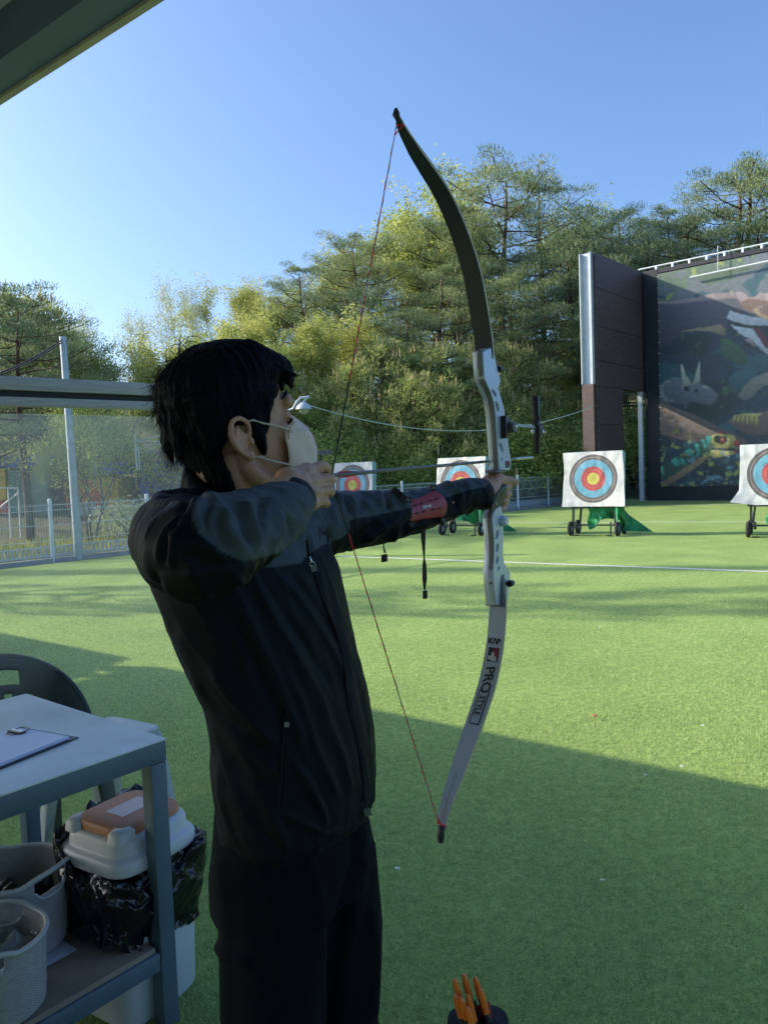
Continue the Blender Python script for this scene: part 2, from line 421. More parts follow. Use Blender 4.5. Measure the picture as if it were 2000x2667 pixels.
b.build('top_rail', M_silver, wall)
b = MB()
r0 = PL(1795, 723, WA-WN*.35, WN); r1 = PL(2000, 680, WA-WN*.35, WN); dd = nrm(r1-r0); r1 = r0+dd*5
b.tube([r0, r1], .035, 8); b.tube([r0+dd*1.0, r0+dd*1.0+ZZ*.9], .012, 6); b.tube([r0+dd*4.0, r0+dd*4.0+ZZ*.9], .012, 6)
b.bar(r0+dd*1.0+ZZ*.9, r0+dd*1.0+ZZ*.9+WN*.4, .02); b.bar(r0+dd*4.0+ZZ*.9, r0+dd*4.0+ZZ*.9+WN*.4, .02)
b.build('hanging_bar', M_silver, wall)

# printed banner: a fine grid whose cells are the printed colours of the picture
def mural():
    pal = {}
    names = []
    def c(nm, rgb, rough=.42):
        names.append(lin(rgb)); pal[nm] = len(names)-1
    c('night', (38, 52, 68)); c('mist', (96, 104, 112)); c('haze_green', (84, 104, 84)); c('teal', (44, 80, 92)); c('leaf', (56, 86, 58)); c('deep', (26, 40, 44))
    c('hide', (74, 74, 88)); c('hide_light', (142, 128, 132)); c('hide_brown', (104, 84, 74)); c('belly', (140, 122, 96)); c('jaw', (172, 180, 192)); c('mouth', (88, 36, 44)); c('horn', (172, 176, 166))
    c('grey_hide', (98, 102, 114)); c('spot', (150, 158, 160)); c('lit_dust', (104, 90, 84)); c('green_hide', (50, 80, 66)); c('stripe', (58, 156, 142)); c('yellow', (170, 162, 92)); c('red', (176, 62, 52)); c('orange', (214, 96, 56))
    c('black', (22, 22, 28)); c('fern', (136, 150, 70)); c('fur', (112, 114, 108)); c('stone_blue', (96, 138, 148)); c('tan', (140, 112, 84))
    P0 = WA-WN*.145
    def uv(u, v):
        p = PL(u, v, P0, WN); return np.array([(p-WA)@WD, p[2]])
    layers = []     # polygons in wall metres, painted in order
    def L(nm, pts): layers.append((pal[nm], np.array([uv(*p) for p in pts])))
    Z = lambda pts: [(1680+x/3.253, 640+y/3.253) for x, y in pts]
    # the big head and body across the top
    L('hide', Z([(40, 470), (160, 490), (300, 470), (480, 440), (760, 395), (900, 480), (1100, 480), (1100, 690), (960, 640), (700, 620), (690, 760), (600, 720), (460, 700), (330, 735), (220, 800), (110, 860), (60, 840), (55, 600)]))
    L('hide_light', Z([(60, 462), (240, 468), (400, 440), (560, 405), (760, 392), (790, 440), (600, 452), (420, 470), (240, 492), (80, 486)]))
    L('hide_light', Z([(765, 400), (800, 380), (840, 400), (870, 430), (930, 430), (970, 395), (1060, 400), (1300, 420), (1300, 620), (1000, 560), (900, 470), (800, 470)]))
    L('hide_brown', Z([(800, 475), (880, 445), (960, 450), (1060, 470), (1300, 520), (1300, 640), (1060, 610), (900, 560), (820, 520)]))
    L('belly', Z([(290, 730), (400, 700), (480, 690), (640, 660), (680, 700), (680, 765), (560, 722), (430, 718)]))
    L('jaw', Z([(690, 610), (720, 545), (760, 560), (860, 590), (1000, 610), (1200, 640), (1250, 700), (1000, 672), (880, 668), (780, 650)]))
    L('black', Z([(690, 620), (900, 675), (1250, 690), (1250, 740), (960, 690), (900, 690), (760, 665)]))
    L('mouth', Z([(915, 690), (965, 690), (1010, 760), (1060, 830), (1200, 900), (1200, 960), (1000, 850)]))
    L('jaw', Z([(725, 665), (800, 685), (910, 700), (960, 770), (1010, 850), (1100, 920), (1100, 960), (990, 880), (900, 790), (790, 735)]))
    L('belly', Z([(910, 545), (940, 520), (980, 570), (1060, 600), (1060, 640), (960, 590)])); L('spot', Z([(955, 512), (985, 508), (992, 530), (962, 534)])); L('black', Z([(964, 515), (978, 513), (982, 526), (968, 528)]))
    L('hide_light', Z([(835, 790), (900, 785), (940, 860), (900, 830)]))
    # blue gaps between trees, foliage
    L('leaf', Z([(640, 790), (700, 780), (780, 830), (850, 900), (875, 980), (820, 1020), (760, 980), (680, 960), (640, 880)]))
    L('teal', Z([(700, 1120), (780, 1050), (900, 1050), (960, 1110), (900, 1220), (800, 1270), (720, 1220)]))
    L('teal', Z([(930, 900), (1100, 950), (1100, 1060), (950, 1090)])); L('leaf', Z([(650, 1190), (700, 1180), (720, 1230), (690, 1280), (655, 1250)]))
    # horned head
    L('grey_hide', Z([(105, 1210), (170, 1140), (240, 1110), (310, 1120), (330, 1210), (330, 1340), (250, 1340), (150, 1330), (110, 1270)]))
    L('grey_hide', Z([(300, 1180), (360, 1170), (470, 1160), (560, 1200), (620, 1260), (590, 1320), (540, 1345), (460, 1330), (380, 1310), (345, 1385), (320, 1330)]))
    L('horn', Z([(300, 990), (318, 1010), (345, 1090), (395, 1170), (316, 1190)])); L('horn', Z([(462, 970), (468, 1060), (462, 1150), (400, 1175), (425, 1090)]))
    L('spot', Z([(480, 1188), (520, 1184), (552, 1212), (540, 1216), (500, 1200)])); L('black', Z([(330, 1190), (370, 1188), (372, 1230), (338, 1232)]))
    L('deep', Z([(380, 1320), (460, 1335), (560, 1350), (500, 1400), (390, 1400)])); L('deep', Z([(420, 1210), (445, 1208), (448, 1240), (424, 1242)]))
    rs = np.random.RandomState(2)
    for k in range(56):
        a = math.pi*(.55+.95*rs.rand()); r = .72+.28*rs.rand(); x = 235+118*r*math.cos(a); y = 1225-108*r*math.sin(a) if rs.rand() < .75 else 1225+100*r*abs(math.sin(a)); s = 4+4*rs.rand()
        L('spot', Z([(x-s, y), (x, y-s), (x+s, y), (x, y+s)]))
    # furry tail / shaggy neck, ribbed back
    L('fur', Z([(780, 1270), (830, 1200), (900, 1130), (1000, 1080), (1200, 1040), (1200, 1160), (1000, 1180), (900, 1280), (840, 1310)]))
    L('hide_brown', Z([(700, 1480), (820, 1430), (1000, 1400), (1200, 1400), (1200, 1600), (900, 1600), (760, 1540)]))
    for k in range(6):
        x = 740+38*k; L('yellow', Z([(x, 1470-5*k), (x+14, 1430-3*k), (x+60, 1422), (x+30, 1440), (x+20, 1480+6*k), (x+6, 1490+6*k)]))
    # dust: its sunlit wedge painted into the print; then the striped one
    L('lit_dust', Z([(66, 1290), (160, 1330), (400, 1420), (620, 1530), (860, 1640), (860, 1700), (300, 1640), (80, 1560)]))
    L('green_hide', Z([(82, 1900), (240, 1800), (380, 1720), (500, 1640), (580, 1600), (640, 1620), (600, 1740), (460, 1860), (300, 1960), (180, 2050), (86, 2085)]))
    L('tan', Z([(86, 2040), (240, 1940), (330, 1880), (470, 1790), (560, 1760), (520, 1800), (400, 1900), (260, 1990), (120, 2070)]))
    for pts in ([(84, 1890), (110, 1870), (130, 1940), (96, 1960)], [(125, 1870), (150, 1865), (165, 1925), (150, 1950)], [(215, 1820), (260, 1790), (300, 1830), (280, 1870), (250, 1860)], [(290, 1790), (320, 1800), (345, 1850), (320, 1860)],
                [(330, 1735), (380, 1715), (415, 1740), (400, 1790), (360, 1770)], [(415, 1680), (450, 1672), (470, 1760), (440, 1790)], [(470, 1640), (500, 1640), (520, 1690), (500, 1720)], [(515, 1610), (560, 1608), (560, 1660), (530, 1690)]):
        L('stripe', Z(pts))
    L('yellow', Z([(570, 1600), (640, 1590), (740, 1600), (790, 1650), (780, 1700), (700, 1715), (590, 1710), (560, 1660)])); L('black', Z([(600, 1600), (690, 1610), (700, 1650), (660, 1680), (590, 1660), (580, 1620)]))
    L('red', Z([(760, 1640), (790, 1650), (798, 1700), (745, 1690)])); L('orange', Z([(636, 1636), (660, 1630), (668, 1655), (645, 1662)])); L('black', Z([(646, 1642), (656, 1640), (658, 1650), (649, 1652)])); L('orange', Z([(615, 1570), (660, 1578), (680, 1594), (630, 1588)]))
    L('black', Z([(560, 1712), (780, 1712), (780, 1732), (560, 1728)])); L('yellow', Z([(555, 1725), (660, 1735), (770, 1730), (760, 1765), (680, 1775), (580, 1795), (545, 1760)])); L('red', Z([(745, 1732), (780, 1728), (775, 1750), (750, 1756)]))
    for k in range(6): L('spot', Z([(745+8*k, 1700), (751+8*k, 1700), (748+8*k, 1714)]))
    L('spot', Z([(10, 2060), (11, 2060), (11, 2061)]))
    # sample on a grid so that every cell belongs to exactly one printed colour
    s0, s1, z0, z1 = .56, WL-.05, .54, WH-.16; ds = .026
    ns = int((s1-s0)/ds); nz = int((z1-z0)/ds)
    S, ZV = np.meshgrid(s0+(np.arange(ns)+.5)*ds, z0+(np.arange(nz)+.5)*ds); Q = np.stack([S.ravel(), ZV.ravel()], 1)
    # ragged brush edge
    jit = np.array([[noise.noise((q[0]*5, q[1]*5, 1)), noise.noise((q[0]*5, q[1]*5, 7))] for q in Q])
    Qj = Q+jit*.022
    idx = np.full(len(Q), pal['night'])
    nb = np.array([noise.fractal((q[0]*.55, q[1]*.75, 3), 1.0, 2.0, 4) for q in Q])
    idx[nb > .18] = pal['deep']; idx[(nb < -.28)] = pal['teal']
    top = Q[:, 1] > 7.2; idx[top & (nb > -.3)] = pal['mist']; idx[top & (nb > .10)] = pal['haze_green']
    n2 = np.array([noise.fractal((q[0]*2.3, q[1]*2.3, 9), 1.0, 2.0, 3) for q in Q])
    idx[(n2 > .55) & ~top] = pal['leaf']; idx[(n2 > .62) & top] = pal['fern']
    shade_ = np.ones(len(Q))
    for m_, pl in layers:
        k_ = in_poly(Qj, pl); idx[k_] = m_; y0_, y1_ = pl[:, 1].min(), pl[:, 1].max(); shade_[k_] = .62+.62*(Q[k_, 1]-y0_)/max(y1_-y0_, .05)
    # ferns in the low part, over everything
    n3 = np.array([noise.fractal((q[0]*3.1+q[1]*1.4, q[1]*3.1-q[0]*.8, 21), 1.0, 2.0, 3) for q in Q])
    low = (Q[:, 1] < 1.9) & (Q[:, 0] > 1.6); idx[low & (n3 > .34)] = pal['fern']; idx[low & (n3 < -.38)] = pal['stone_blue']; idx[(Q[:, 1] < 2.9) & (Q[:, 0] < 1.7) & (n3 > .36)] = pal['fern']; idx[low & (n3 < -.1) & (n3 > -.16)] = pal['black']
    C = np.array(names)[idx].reshape(nz, ns, 3)
    fine = np.array([noise.fractal((q[0]*6, q[1]*9, 31), 1.0, 2.0, 4) for q in Q]).reshape(nz, ns)
    hair = np.array([noise.noise((q[0]*16+q[1]*9, q[1]*4, 5)) for q in Q]).reshape(nz, ns)
    for _ in range(1):      # the soft edges of an enlarged print
        Cp = np.pad(C, ((1, 1), (1, 1), (0, 0)), 'edge'); C = (Cp[:-2, 1:-1]+Cp[2:, 1:-1]+Cp[1:-1, :-2]+Cp[1:-1, 2:]+2*C)/6
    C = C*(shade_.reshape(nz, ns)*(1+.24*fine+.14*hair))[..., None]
    C = np.clip(C*.95+np.array(lin((88, 98, 108)))*.28, .004, 1)  # pale haze mixed evenly into the print colours
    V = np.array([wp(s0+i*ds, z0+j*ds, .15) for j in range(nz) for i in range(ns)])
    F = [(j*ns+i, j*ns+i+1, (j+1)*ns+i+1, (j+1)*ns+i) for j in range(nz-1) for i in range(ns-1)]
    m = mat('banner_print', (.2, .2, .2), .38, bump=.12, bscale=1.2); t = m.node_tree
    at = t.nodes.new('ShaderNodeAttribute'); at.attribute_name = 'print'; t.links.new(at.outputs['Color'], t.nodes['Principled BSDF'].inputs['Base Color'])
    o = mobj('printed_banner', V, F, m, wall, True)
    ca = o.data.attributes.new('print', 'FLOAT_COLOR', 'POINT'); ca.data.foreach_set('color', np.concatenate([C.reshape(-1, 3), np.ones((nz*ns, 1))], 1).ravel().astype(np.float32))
mural()
b = MB()
for k in range(20): b.sph(wp(.58, .7+k*.41, .165), .02, 0, 6, 4)
b.build('banner_grommets', M_silver, wall)

# clad wing wall with the open foot, at a right angle to the mural
XA = WA+ZZ*0-WD*.12; XD = nrm([-.65, -.76, 0]); XL = 4.25
wing = empty('clad_wing_wall', XA, 'dark brown panel clad wing wall with a pale steel beam on its end', 'wall')
def xp(s, z, off=0): return XA+XD*s+ZZ*z+WD*off
zl = 4.22
rows = [8.8+.0, 7.6, 6.3, 5.1, zl]
for i in range(4):
    b = MB(); b.box(xp(XL/2-.07, (rows[i]+rows[i+1])/2, 0), (XL, .10, rows[i]-rows[i+1]-.015), (XD, WD, ZZ)); b.build('cladding_panel', M_clad, wing)
rows = [zl, 2.9, 1.6, .35]
for i in range(3):
    b = MB(); b.box(xp(XL-.07-1.05+.0, (rows[i]+rows[i+1])/2, 0), (2.1, .10, rows[i]-rows[i+1]-.015), (XD, WD, ZZ)); b.build('cladding_panel', M_clad, wing)
b = MB(); b.box(xp(XL/2-.1, (WH+zl)/2, -.28), (XL-.2, .3, WH-zl-.1), (XD, WD, ZZ))
b.box(xp(XL-1.2, zl/2+.2, -.28), (2.0, .3, zl-.4), (XD, WD, ZZ)); b.build('core', M_black, wing)
# H beam at the end: two flanges and a web, facing the range
b = MB(); zb = 4.3; ep = XL
b.box(xp(ep, (WH+zb)/2, -.06), (.22, .03, WH-zb), (XD, WD, ZZ)); b.box(xp(ep, (WH+zb)/2, -.46), (.22, .03, WH-zb), (XD, WD, ZZ)); b.box(xp(ep-.03, (WH+zb)/2, -.26), (.02, .38, WH-zb), (XD, WD, ZZ))
b.build('steel_beam', M_steel, wing)
b = MB(); b.box(xp(ep-.02, zb/2+.05, -.26), (.2, .44, zb-.12), (XD, WD, ZZ), bev=.01); b.build('beam_cladding', M_clad, wing)
b = MB(); b.box(xp(XL-1.8, .17, -.1), (.12, .12, .34), (XD, WD, ZZ)); b.build('foot_post', M_steel, wing)
b = MB(); b.box(WA-WD*.12-WN*.0+XD*.35+ZZ*(zl/2), (.12, .16, zl), (XD, WD, ZZ)); b.build('corner_post', M_steel, wing)

# ------------------------------------------------------------------ targets
def face_material():
    m = mat('target_print', (.8, .8, .8), .55, bump=.35, bscale=3.5); t = m.node_tree; b = t.nodes['Principled BSDF']
    tc = t.nodes.new('ShaderNodeTexCoord'); sp = t.nodes.new('ShaderNodeSeparateXYZ'); t.links.new(tc.outputs['Object'], sp.inputs[0])
    cx = t.nodes.new('ShaderNodeCombineXYZ'); t.links.new(sp.outputs['X'], cx.inputs['X'])
    sz = t.nodes.new('ShaderNodeMath'); sz.operation = 'SUBTRACT'; sz.inputs[1].default_value = 1.20; t.links.new(sp.outputs['Z'], sz.inputs[0]); t.links.new(sz.outputs[0], cx.inputs['Y'])
    ln = t.nodes.new('ShaderNodeVectorMath'); ln.operation = 'LENGTH'; t.links.new(cx.outputs[0], ln.inputs[0])
    r = t.nodes.new('ShaderNodeValToRGB'); r.color_ramp.interpolation = 'CONSTANT'
    e = r.color_ramp.elements
    st = [(0, (.55, .48, .09)), (.005, (.56, .50, .10)), (.058, (.62, .57, .12)), (.06, (.4, .35, .1)), (.064, (.62, .57, .12)), (.125, (.55, .10, .10)), (.185, (.5, .35, .3)), (.189, (.55, .10, .10)), (.252, (.17, .43, .60)), (.318, (.3, .5, .6)), (.322, (.17, .43, .60)), (.392, (.16, .14, .14)), (.44, (.5, .45, .42)), (.447, (.16, .14, .14)), (.502, (.72, .72, .73))]
    e[0].position = 0; e[0].color = (*st[0][1], 1); e[1].position = st[1][0]; e[1].color = (*st[1][1], 1)
    for p_, c_ in st[2:]: k = e.new(p_); k.color = (*c_, 1)
    t.links.new(ln.outputs['Value'], r.inputs[0])
    n = t.nodes.new('ShaderNodeTexNoise'); n.inputs['Scale'].default_value = 5; n.inputs['Detail'].default_value = 6; t.links.new(tc.outputs['Object'], n.inputs[0])
    r2 = t.nodes.new('ShaderNodeValToRGB'); r2.color_ramp.elements[0].position = .35; r2.color_ramp.elements[0].color = (.80, .81, .83, 1); r2.color_ramp.elements[1].position = .6; r2.color_ramp.elements[1].color = (1, 1, 1, 1); t.links.new(n.outputs[0], r2.inputs[0])
    mx = t.nodes.new('ShaderNodeMix'); mx.data_type = 'RGBA'; mx.blend_type = 'MULTIPLY'; mx.inputs['Factor'].default_value = 1
    vo = t.nodes.new('ShaderNodeTexVoronoi'); vo.inputs['Scale'].default_value = 26; mpv = t.nodes.new('ShaderNodeMapping'); mpv.inputs['Scale'].default_value = (.55, .2, 1.3); t.links.new(tc.outputs['Object'], mpv.inputs[0]); t.links.new(mpv.outputs[0], vo.inputs[0])
    lt = t.nodes.new('ShaderNodeMath'); lt.operation = 'LESS_THAN'; lt.inputs[1].default_value = .16; t.links.new(vo.outputs['Distance'], lt.inputs[0]); l2 = t.nodes.new('ShaderNodeMath'); l2.operation = 'LESS_THAN'; l2.inputs[1].default_value = .34; t.links.new(ln.outputs['Value'], l2.inputs[0]); l3 = t.nodes.new('ShaderNodeMath'); l3.operation = 'MULTIPLY'; t.links.new(lt.outputs[0], l3.inputs[0]); t.links.new(l2.outputs[0], l3.inputs[1])
    dk = t.nodes.new('ShaderNodeMix'); dk.data_type = 'RGBA'; dk.inputs['B'].default_value = (.05, .05, .05, 1); t.links.new(l3.outputs[0], dk.inputs['Factor']); t.links.new(r.outputs[0], dk.inputs['A'])
    t.links.new(dk.outputs['Result'], mx.inputs['A']); t.links.new(r2.outputs[0], mx.inputs['B']); t.links.new(mx.outputs['Result'], b.inputs['Base Color']); return m
M_face = face_material(); M_foam = mat('pale_teal_foam', (.24, .40, .42), .7, vary=.15, vscale=6); M_dkmetal = mat('dark_painted_steel', (.035, .045, .05), .5, .3)
M_tyre = mat('tyre_rubber', (.028, .028, .030), .85, vary=.3, vscale=20); M_rim = mat('wheel_rim', (.42, .44, .48), .4, .3); M_green = mat('green_net', (.025, .28, .12), .6, vary=.5, vscale=5, bump=.5, bscale=20); M_mark = mat('pen_marks', (.09, .09, .1), .8)
LEAN = .075   # rearward lean
def target(name, loc, rz, label, wd=1.22, flap=0, seed=1):
    rt = empty(name, loc, label, 'archery target', 'wheeled archery targets across the range', rz)
    rs = random.Random(seed)
    def o_(mb, nm, m_, par=rt, sm=False):
        o = mobj(nm, mb.V, mb.F, m_, None, sm, mb.M); o.parent = par; return o
    y = lambda z: (z-.65)*LEAN
    b = MB(); hw = wd/2-.02; ax = (np.array([1, 0, 0.]), nrm([0, 1, -LEAN]), nrm([0, LEAN, 1]))
    b.box((0, y(1.2)+.11, 1.2), (wd-.03, .20, 1.12), ax, bev=.015); o_(b, 'foam_butt', M_foam)
    # sheet: slightly wavy cloth
    n = 36; V = []; F = []
    for j in range(n+1):
        for i in range(n+1):
            s = i/n*2-1; z = .62+1.14*j/n
            wob = .018*noise.noise((s*2.1+seed*9, z*2.4, seed))+.010*noise.noise((s*6, z*5, seed+4))
            edge = (.03*noise.noise((z*2, seed, 2)))*abs(s)**3
            yy = y(z)-.012-abs(wob)-(.05*(1-j/n)**3*abs(s)**2)
            xx = s*(wd/2+(.035*(1-j/n)**2))+edge
            zz = z+.012*noise.noise((s*3, seed, 5))*(1 if j in (0, n) else 0)
            if flap and j < 9 and i < 8: k = (1-j/9)*(1-i/8); xx -= .14*k*flap; yy -= .05*k; zz += .06*k
            V.append((xx, yy, zz))
    for j in range(n):
        for i in range(n): F.append((j*(n+1)+i, j*(n+1)+i+1, (j+1)*(n+1)+i+1, (j+1)*(n+1)+i))
    sh = mobj('target_face', V, F, M_face, None, True); sh.parent = rt
    b = MB()
    for k in range(26):
        a = rs.random()*6.28; r = abs(rs.gauss(0, .2)); x, z = r*math.cos(a), 1.2+r*math.sin(a)
        if abs(x) < .5 and abs(z-1.2) < .5: b.box((x, y(z)-.034, z), (.016+.02*rs.random(), .004, .007))
    for k in range(4):
        x0 = .12+.03*k; z0 = .93-.04*k; b.bar((x0, y(z0)-.040, z0), (x0+.33, y(z0-.2)-.045, z0-.19), .004, .006)
    for sx in (-1, 1):
        for z in (.70, 1.70): b.ell((sx*.50, y(z)-.034, z), np.diag([.018, .005, .018]), 8, 4)
    # cart frame
    b = MB()
    for sx in (-.44, .44):
        b.bar((sx, .02, .24), (sx, .06, .66), .045, .045); b.bar((sx, .50, .24), (sx*.9, .50, .62), .04, .04)
        b.bar((sx, .02, .62), (sx, .56, .62), .04, .04); b.bar((sx*.95, .56, .60), (sx*.85, .27, 1.55), .03, .03)
    b.bar((-.5, .03, .61), (.5, .03, .61), .05, .04); b.bar((-.5, .52, .60), (.5, .52, .60), .04, .04)
    b.bar((-.44, .03, .22), (.44, .03, .22), .018, .018); b.bar((-.44, .5, .2), (.44, .5, .2), .018, .018)
    b.bar((.36, -.06, .04), (.36, -.02, .30), .03, .02); b.bar((-.37, -.03, .30), (-.37, -.03, .16), .05, .05); b.box((-.36, -.06, .02), (.12, .06, .02)); b.box((.33, -.06, .02), (.12, .06, .02))
    o_(b, 'cart_frame', M_dkmetal)
    for sx in (-1, 1):
        for yy in (.0, .52):
            w = MB(); prof = [(.075, -.03), (.12, -.038), (.148, -.026), (.155, 0), (.148, .026), (.12, .038), (.075, .03), (.075, -.03)]
            axw = (np.array([0, 1., 0]), np.array([0, 0, 1.]), np.array([1., 0, 0]))
            w.lathe(prof, (sx*.49, yy, .155), axw, 24, 0, False); wo = o_(w, 'wheel', M_tyre, rt, True)
            r_ = MB(); r_.lathe([(.0, -.02), (.03, -.03), (.035, -.02), (.07, -.018), (.084, -.028), (.084, .028), (.07, .018), (.035, .02), (.03, .03), (.0, .02)], (sx*.49, yy, .155), axw, 20, 0, False)
            for k in range(5):
                a = k*1.2566; r_.box((sx*.49, yy+.05*math.cos(a), .155+.05*math.sin(a)), (.05, .016, .016))
            ro = o_(r_, 'rim', M_rim, wo, True)
    # green arrow net gathered below and behind
    V = []; F = []; n1, n2 = 34, 14
    for j in range(n2+1):
        for i in range(n1+1):
            a = i/n1; t = j/n2; x = -.18+.78*a; yb = .16+.10*math.sin(a*9+seed)*(.3+t); z = .60-.50*t*(.75+.25*math.sin(a*5+1+seed))-.0*a
            fold = .035*math.sin(a*31+3*math.sin(t*4))*t
            V.append((x+.03*math.sin(t*7+a*9), yb+fold+.22*t*a, max(.03, z)))
    for j in range(n2):
        for i in range(n1): F.append((j*(n1+1)+i, j*(n1+1)+i+1, (j+1)*(n1+1)+i+1, (j+1)*(n1+1)+i))
    ne = mobj('arrow_net', V, F, M_green, None, True); ne.parent = rt
    b = MB(); b.add([(.50, .30, .62), (.56, .60, .42), (1.02, .80, .03), (.60, .62, .05), (.44, .32, .08), (.52, .52, .50)], [(0, 1, 5), (0, 4, 3, 5), (1, 2, 3, 5)]); b.add([(.455, -.02, .60), (.50, -.02, .60), (.515, -.05, .25), (.535, -.06, .05), (.50, -.06, .04), (.475, -.04, .25)], [(0, 1, 2, 5), (5, 2, 3, 4)])
    o_(b, 'net_tail', M_green)
    return rt
RZ = -math.atan2(.515, .857)
def tloc(u, Y): return np.array([(u-1000)/2000*Y, Y, 0])
g3 = G(1549, 1398); g3[2] = 0
target('archery_target', g3+np.array([.02, .15, 0]), RZ, 'wheeled archery target on green net cart nearest the brown wing wall', 1.24, 0, 1)
g4 = G(2030, 1402); g4[2] = 0
target('archery_target', g4+np.array([.0, .1, 0]), RZ+.02, 'archery target cut by the right picture edge in front of the mural', 1.24, 1, 2)
g2 = G(1203, 1396); g2[2] = 0
target('archery_target', g2+np.array([0, .1, 0]), RZ-.03, 'archery target half hidden behind the bow wrist with green net below', 1.20, 0, 3)
g1 = G(925, 1393); g1[2] = 0
target('archery_target', g1+np.array([-.05, .5, 0]), RZ-.02, 'small archery target seen just above the forearm behind the arrow vanes', 1.16, 0, 4)

# ------------------------------------------------------------------ street lamp and poles on the left
M_pole = mat('galvanised_pole', (.36, .43, .50), .5, .3, vary=.15, vscale=5)
M_dome = mat('lamp_housing', (.50, .56, .62), .35, .1); M_lens = mat('lamp_lens', (.40, .42, .30), .3)
pb = G(207, 1457); pt = P(165, 880, pb[1])
pr = empty('light_pole', pb, 'tall plain grey steel pole standing at the fence with a cable at its top', 'pole')
b = MB(); b.tube([pb, pb+(pt-pb)*.5, pt], [.085, .075, .065], 14); b.tube([pt-ZZ*.06, pt+ZZ*.02], .07, 14); smooth_angle(b.build('pole_shaft', M_pole, pr))
q = pt-ZZ*.02; e = P(-160, 1010, 12); pts = [q+(e-q)*t+ZZ*(-.45*4*t*(1-t)*.35) for t in np.linspace(0, 1, 16)]
b = MB(); b.tube(pts, .014, 6); b.tube([p_+np.array([0, .03, -.03]) for p_ in pts], .012, 6); b.build('cable', mat('black_cable', (.03, .03, .035), .6), pr)
lb = P(790, 1067, 20); lb[0] = (790-1000)/2000*20
hp = P(786, 1062, 20); pole = P(700, 1062, 20.3)
lr = empty('street_lamp', (pole[0], pole[1], 0), 'white domed street lamp on a curved arm against the green trees beside the face mask', 'lamp')
b = MB(); b.tube([(pole[0], pole[1], 0), (pole[0], pole[1], hp[2]-.2)], .05, 10)
b.tube([(pole[0], pole[1], hp[2]-.25), pole*[1, 1, 0]+ZZ*(hp[2]-.06), P(752, 1069, 20.1), P(764, 1064, 20), P(772, 1048, 20), P(783, 1036, 20), P(806, 1034, 20)], .033, 8); smooth_angle(b.build('lamp_arm', M_dome, lr), 50)
b = MB(); b.lathe([(.03, .16), (.07, .13), (.15, .08), (.20, .0), (.21, -.04), (.19, -.045), (.0, -.04)], hp+np.array([.05, 0, 0]), None, 24, 0, False); b.tube([hp+np.array([.05, 0, .15]), P(800, 1036, 20)], .03, 8); smooth_angle(b.build('lamp_dome', M_dome, lr), 50)
b = MB(); b.ell(hp+np.array([.05, 0, -.06]), np.diag([.135, .135, .12]), 16, 8); b.build('lamp_lens', M_lens, lr, True)
# long sagging wire across the trees
p0, p1 = P(730, 1030, 21), P(1560, 1052, 27)
cat = [p0+(p1-p0)*t-ZZ*(.95*4*t*(1-t)) for t in np.linspace(0, 1, 30)]
b = MB(); b.tube(cat, .013, 5); tag(b.build('overhead_wire', mat('pale_wire', (.55, .62, .55), .5), base=p0), 'thin pale wire sagging across the trees from the lamp to the wing wall', 'wire')
sb = P(848, 1178, 24)
sr = empty('wooden_sign_board', (sb[0], sb[1], 0), 'small grey plank board showing between the mask and the bowstring', 'board')
b = MB(); b.box(sb, (.42, .06, .14)); b.build('board', mat('weathered_plank', (.16, .15, .15), .8, vary=.3, vscale=9), sr)
b = MB(); b.box((sb[0]-.15, sb[1]+.06, sb[2]/2), (.06, .06, sb[2]+.1)); b.build('post', M_dkmetal, sr)

# ------------------------------------------------------------------ coloured buildings on the left
M_blue = mat('blue_corrugated', (.07, .16, .66), .5, vary=.2, vscale=2); M_red = mat('red_panel', (.80, .09, .07), .5, vary=.2, vscale=2); M_yel = mat('yellow_panel', (.85, .50, .04), .5, vary=.1, vscale=2)
M_glassd = mat('dark_window_glass', (.10, .26, .22), .12, vary=.3, vscale=1.5); M_orange = mat('orange_panel', (.85, .40, .04), .5, vary=.2, vscale=2); M_gr = mat('grey_unit', (.42, .42, .42), .6, vary=.2, vscale=3); M_roofp = mat('pinkish_roof', (.38, .24, .20), .8, vary=.2, vscale=3); M_winf = mat('white_window_frame', (.6, .62, .55), .5); M_dkb = mat('dark_blue_trim', (.05, .06, .07), .6)
def fr(u0, u1, Y, v_top, v_bot=None):
    """frontal slab corners at depth Y, ground seated; returns x0,x1,ztop,zbot"""
    a = P(u0, v_top, Y); c = P(u1, v_top, Y); um = (u0+u1)/2
    zt = P(um, v_top, Y)[2]; zb = P(um, v_bot, Y)[2] if v_bot else 0
    return a[0], c[0], zt, zb
def slab(b, u0, u1, Y, vt, vb, dep=.1, dy=0, m=0):
    x0, x1, zt, zb = fr(u0, u1, Y, vt, vb); zb = max(zb, 0)
    b.box(((x0+x1)/2, Y+dy+dep/2, (zt+zb)/2), (x1-x0, dep, zt-zb), None, m)
Yb = 25.0
br = empty('container_cafe', (-11, Yb, 0), 'blue topped container building with yellow and red corner panel and glass doors', 'building')
b = MB(); slab(b, -260, 128, Yb, 1190, 1221, 2.6)
for k in range(40):
    x0, x1, zt, zb = fr(-260, 128, Yb, 1192, 1219); b.box((x0+(x1-x0)*k/40+.05, Yb-.02, (zt+zb)/2), (.055, .05, zt-zb))
b.build('blue_fascia', M_blue, br)
b = MB(); slab(b, -60, 13, Yb, 1222, 1304, 2.4); b.build('yellow_wall', M_yel, br)
b = MB(); slab(b, -60, 18, Yb, 1305, 1362, 2.4); b.build('red_wall', M_red, br)
b = MB(); slab(b, 19, 126, Yb, 1221, None, 2.3, .08); b.build('wall', M_dkb, br)
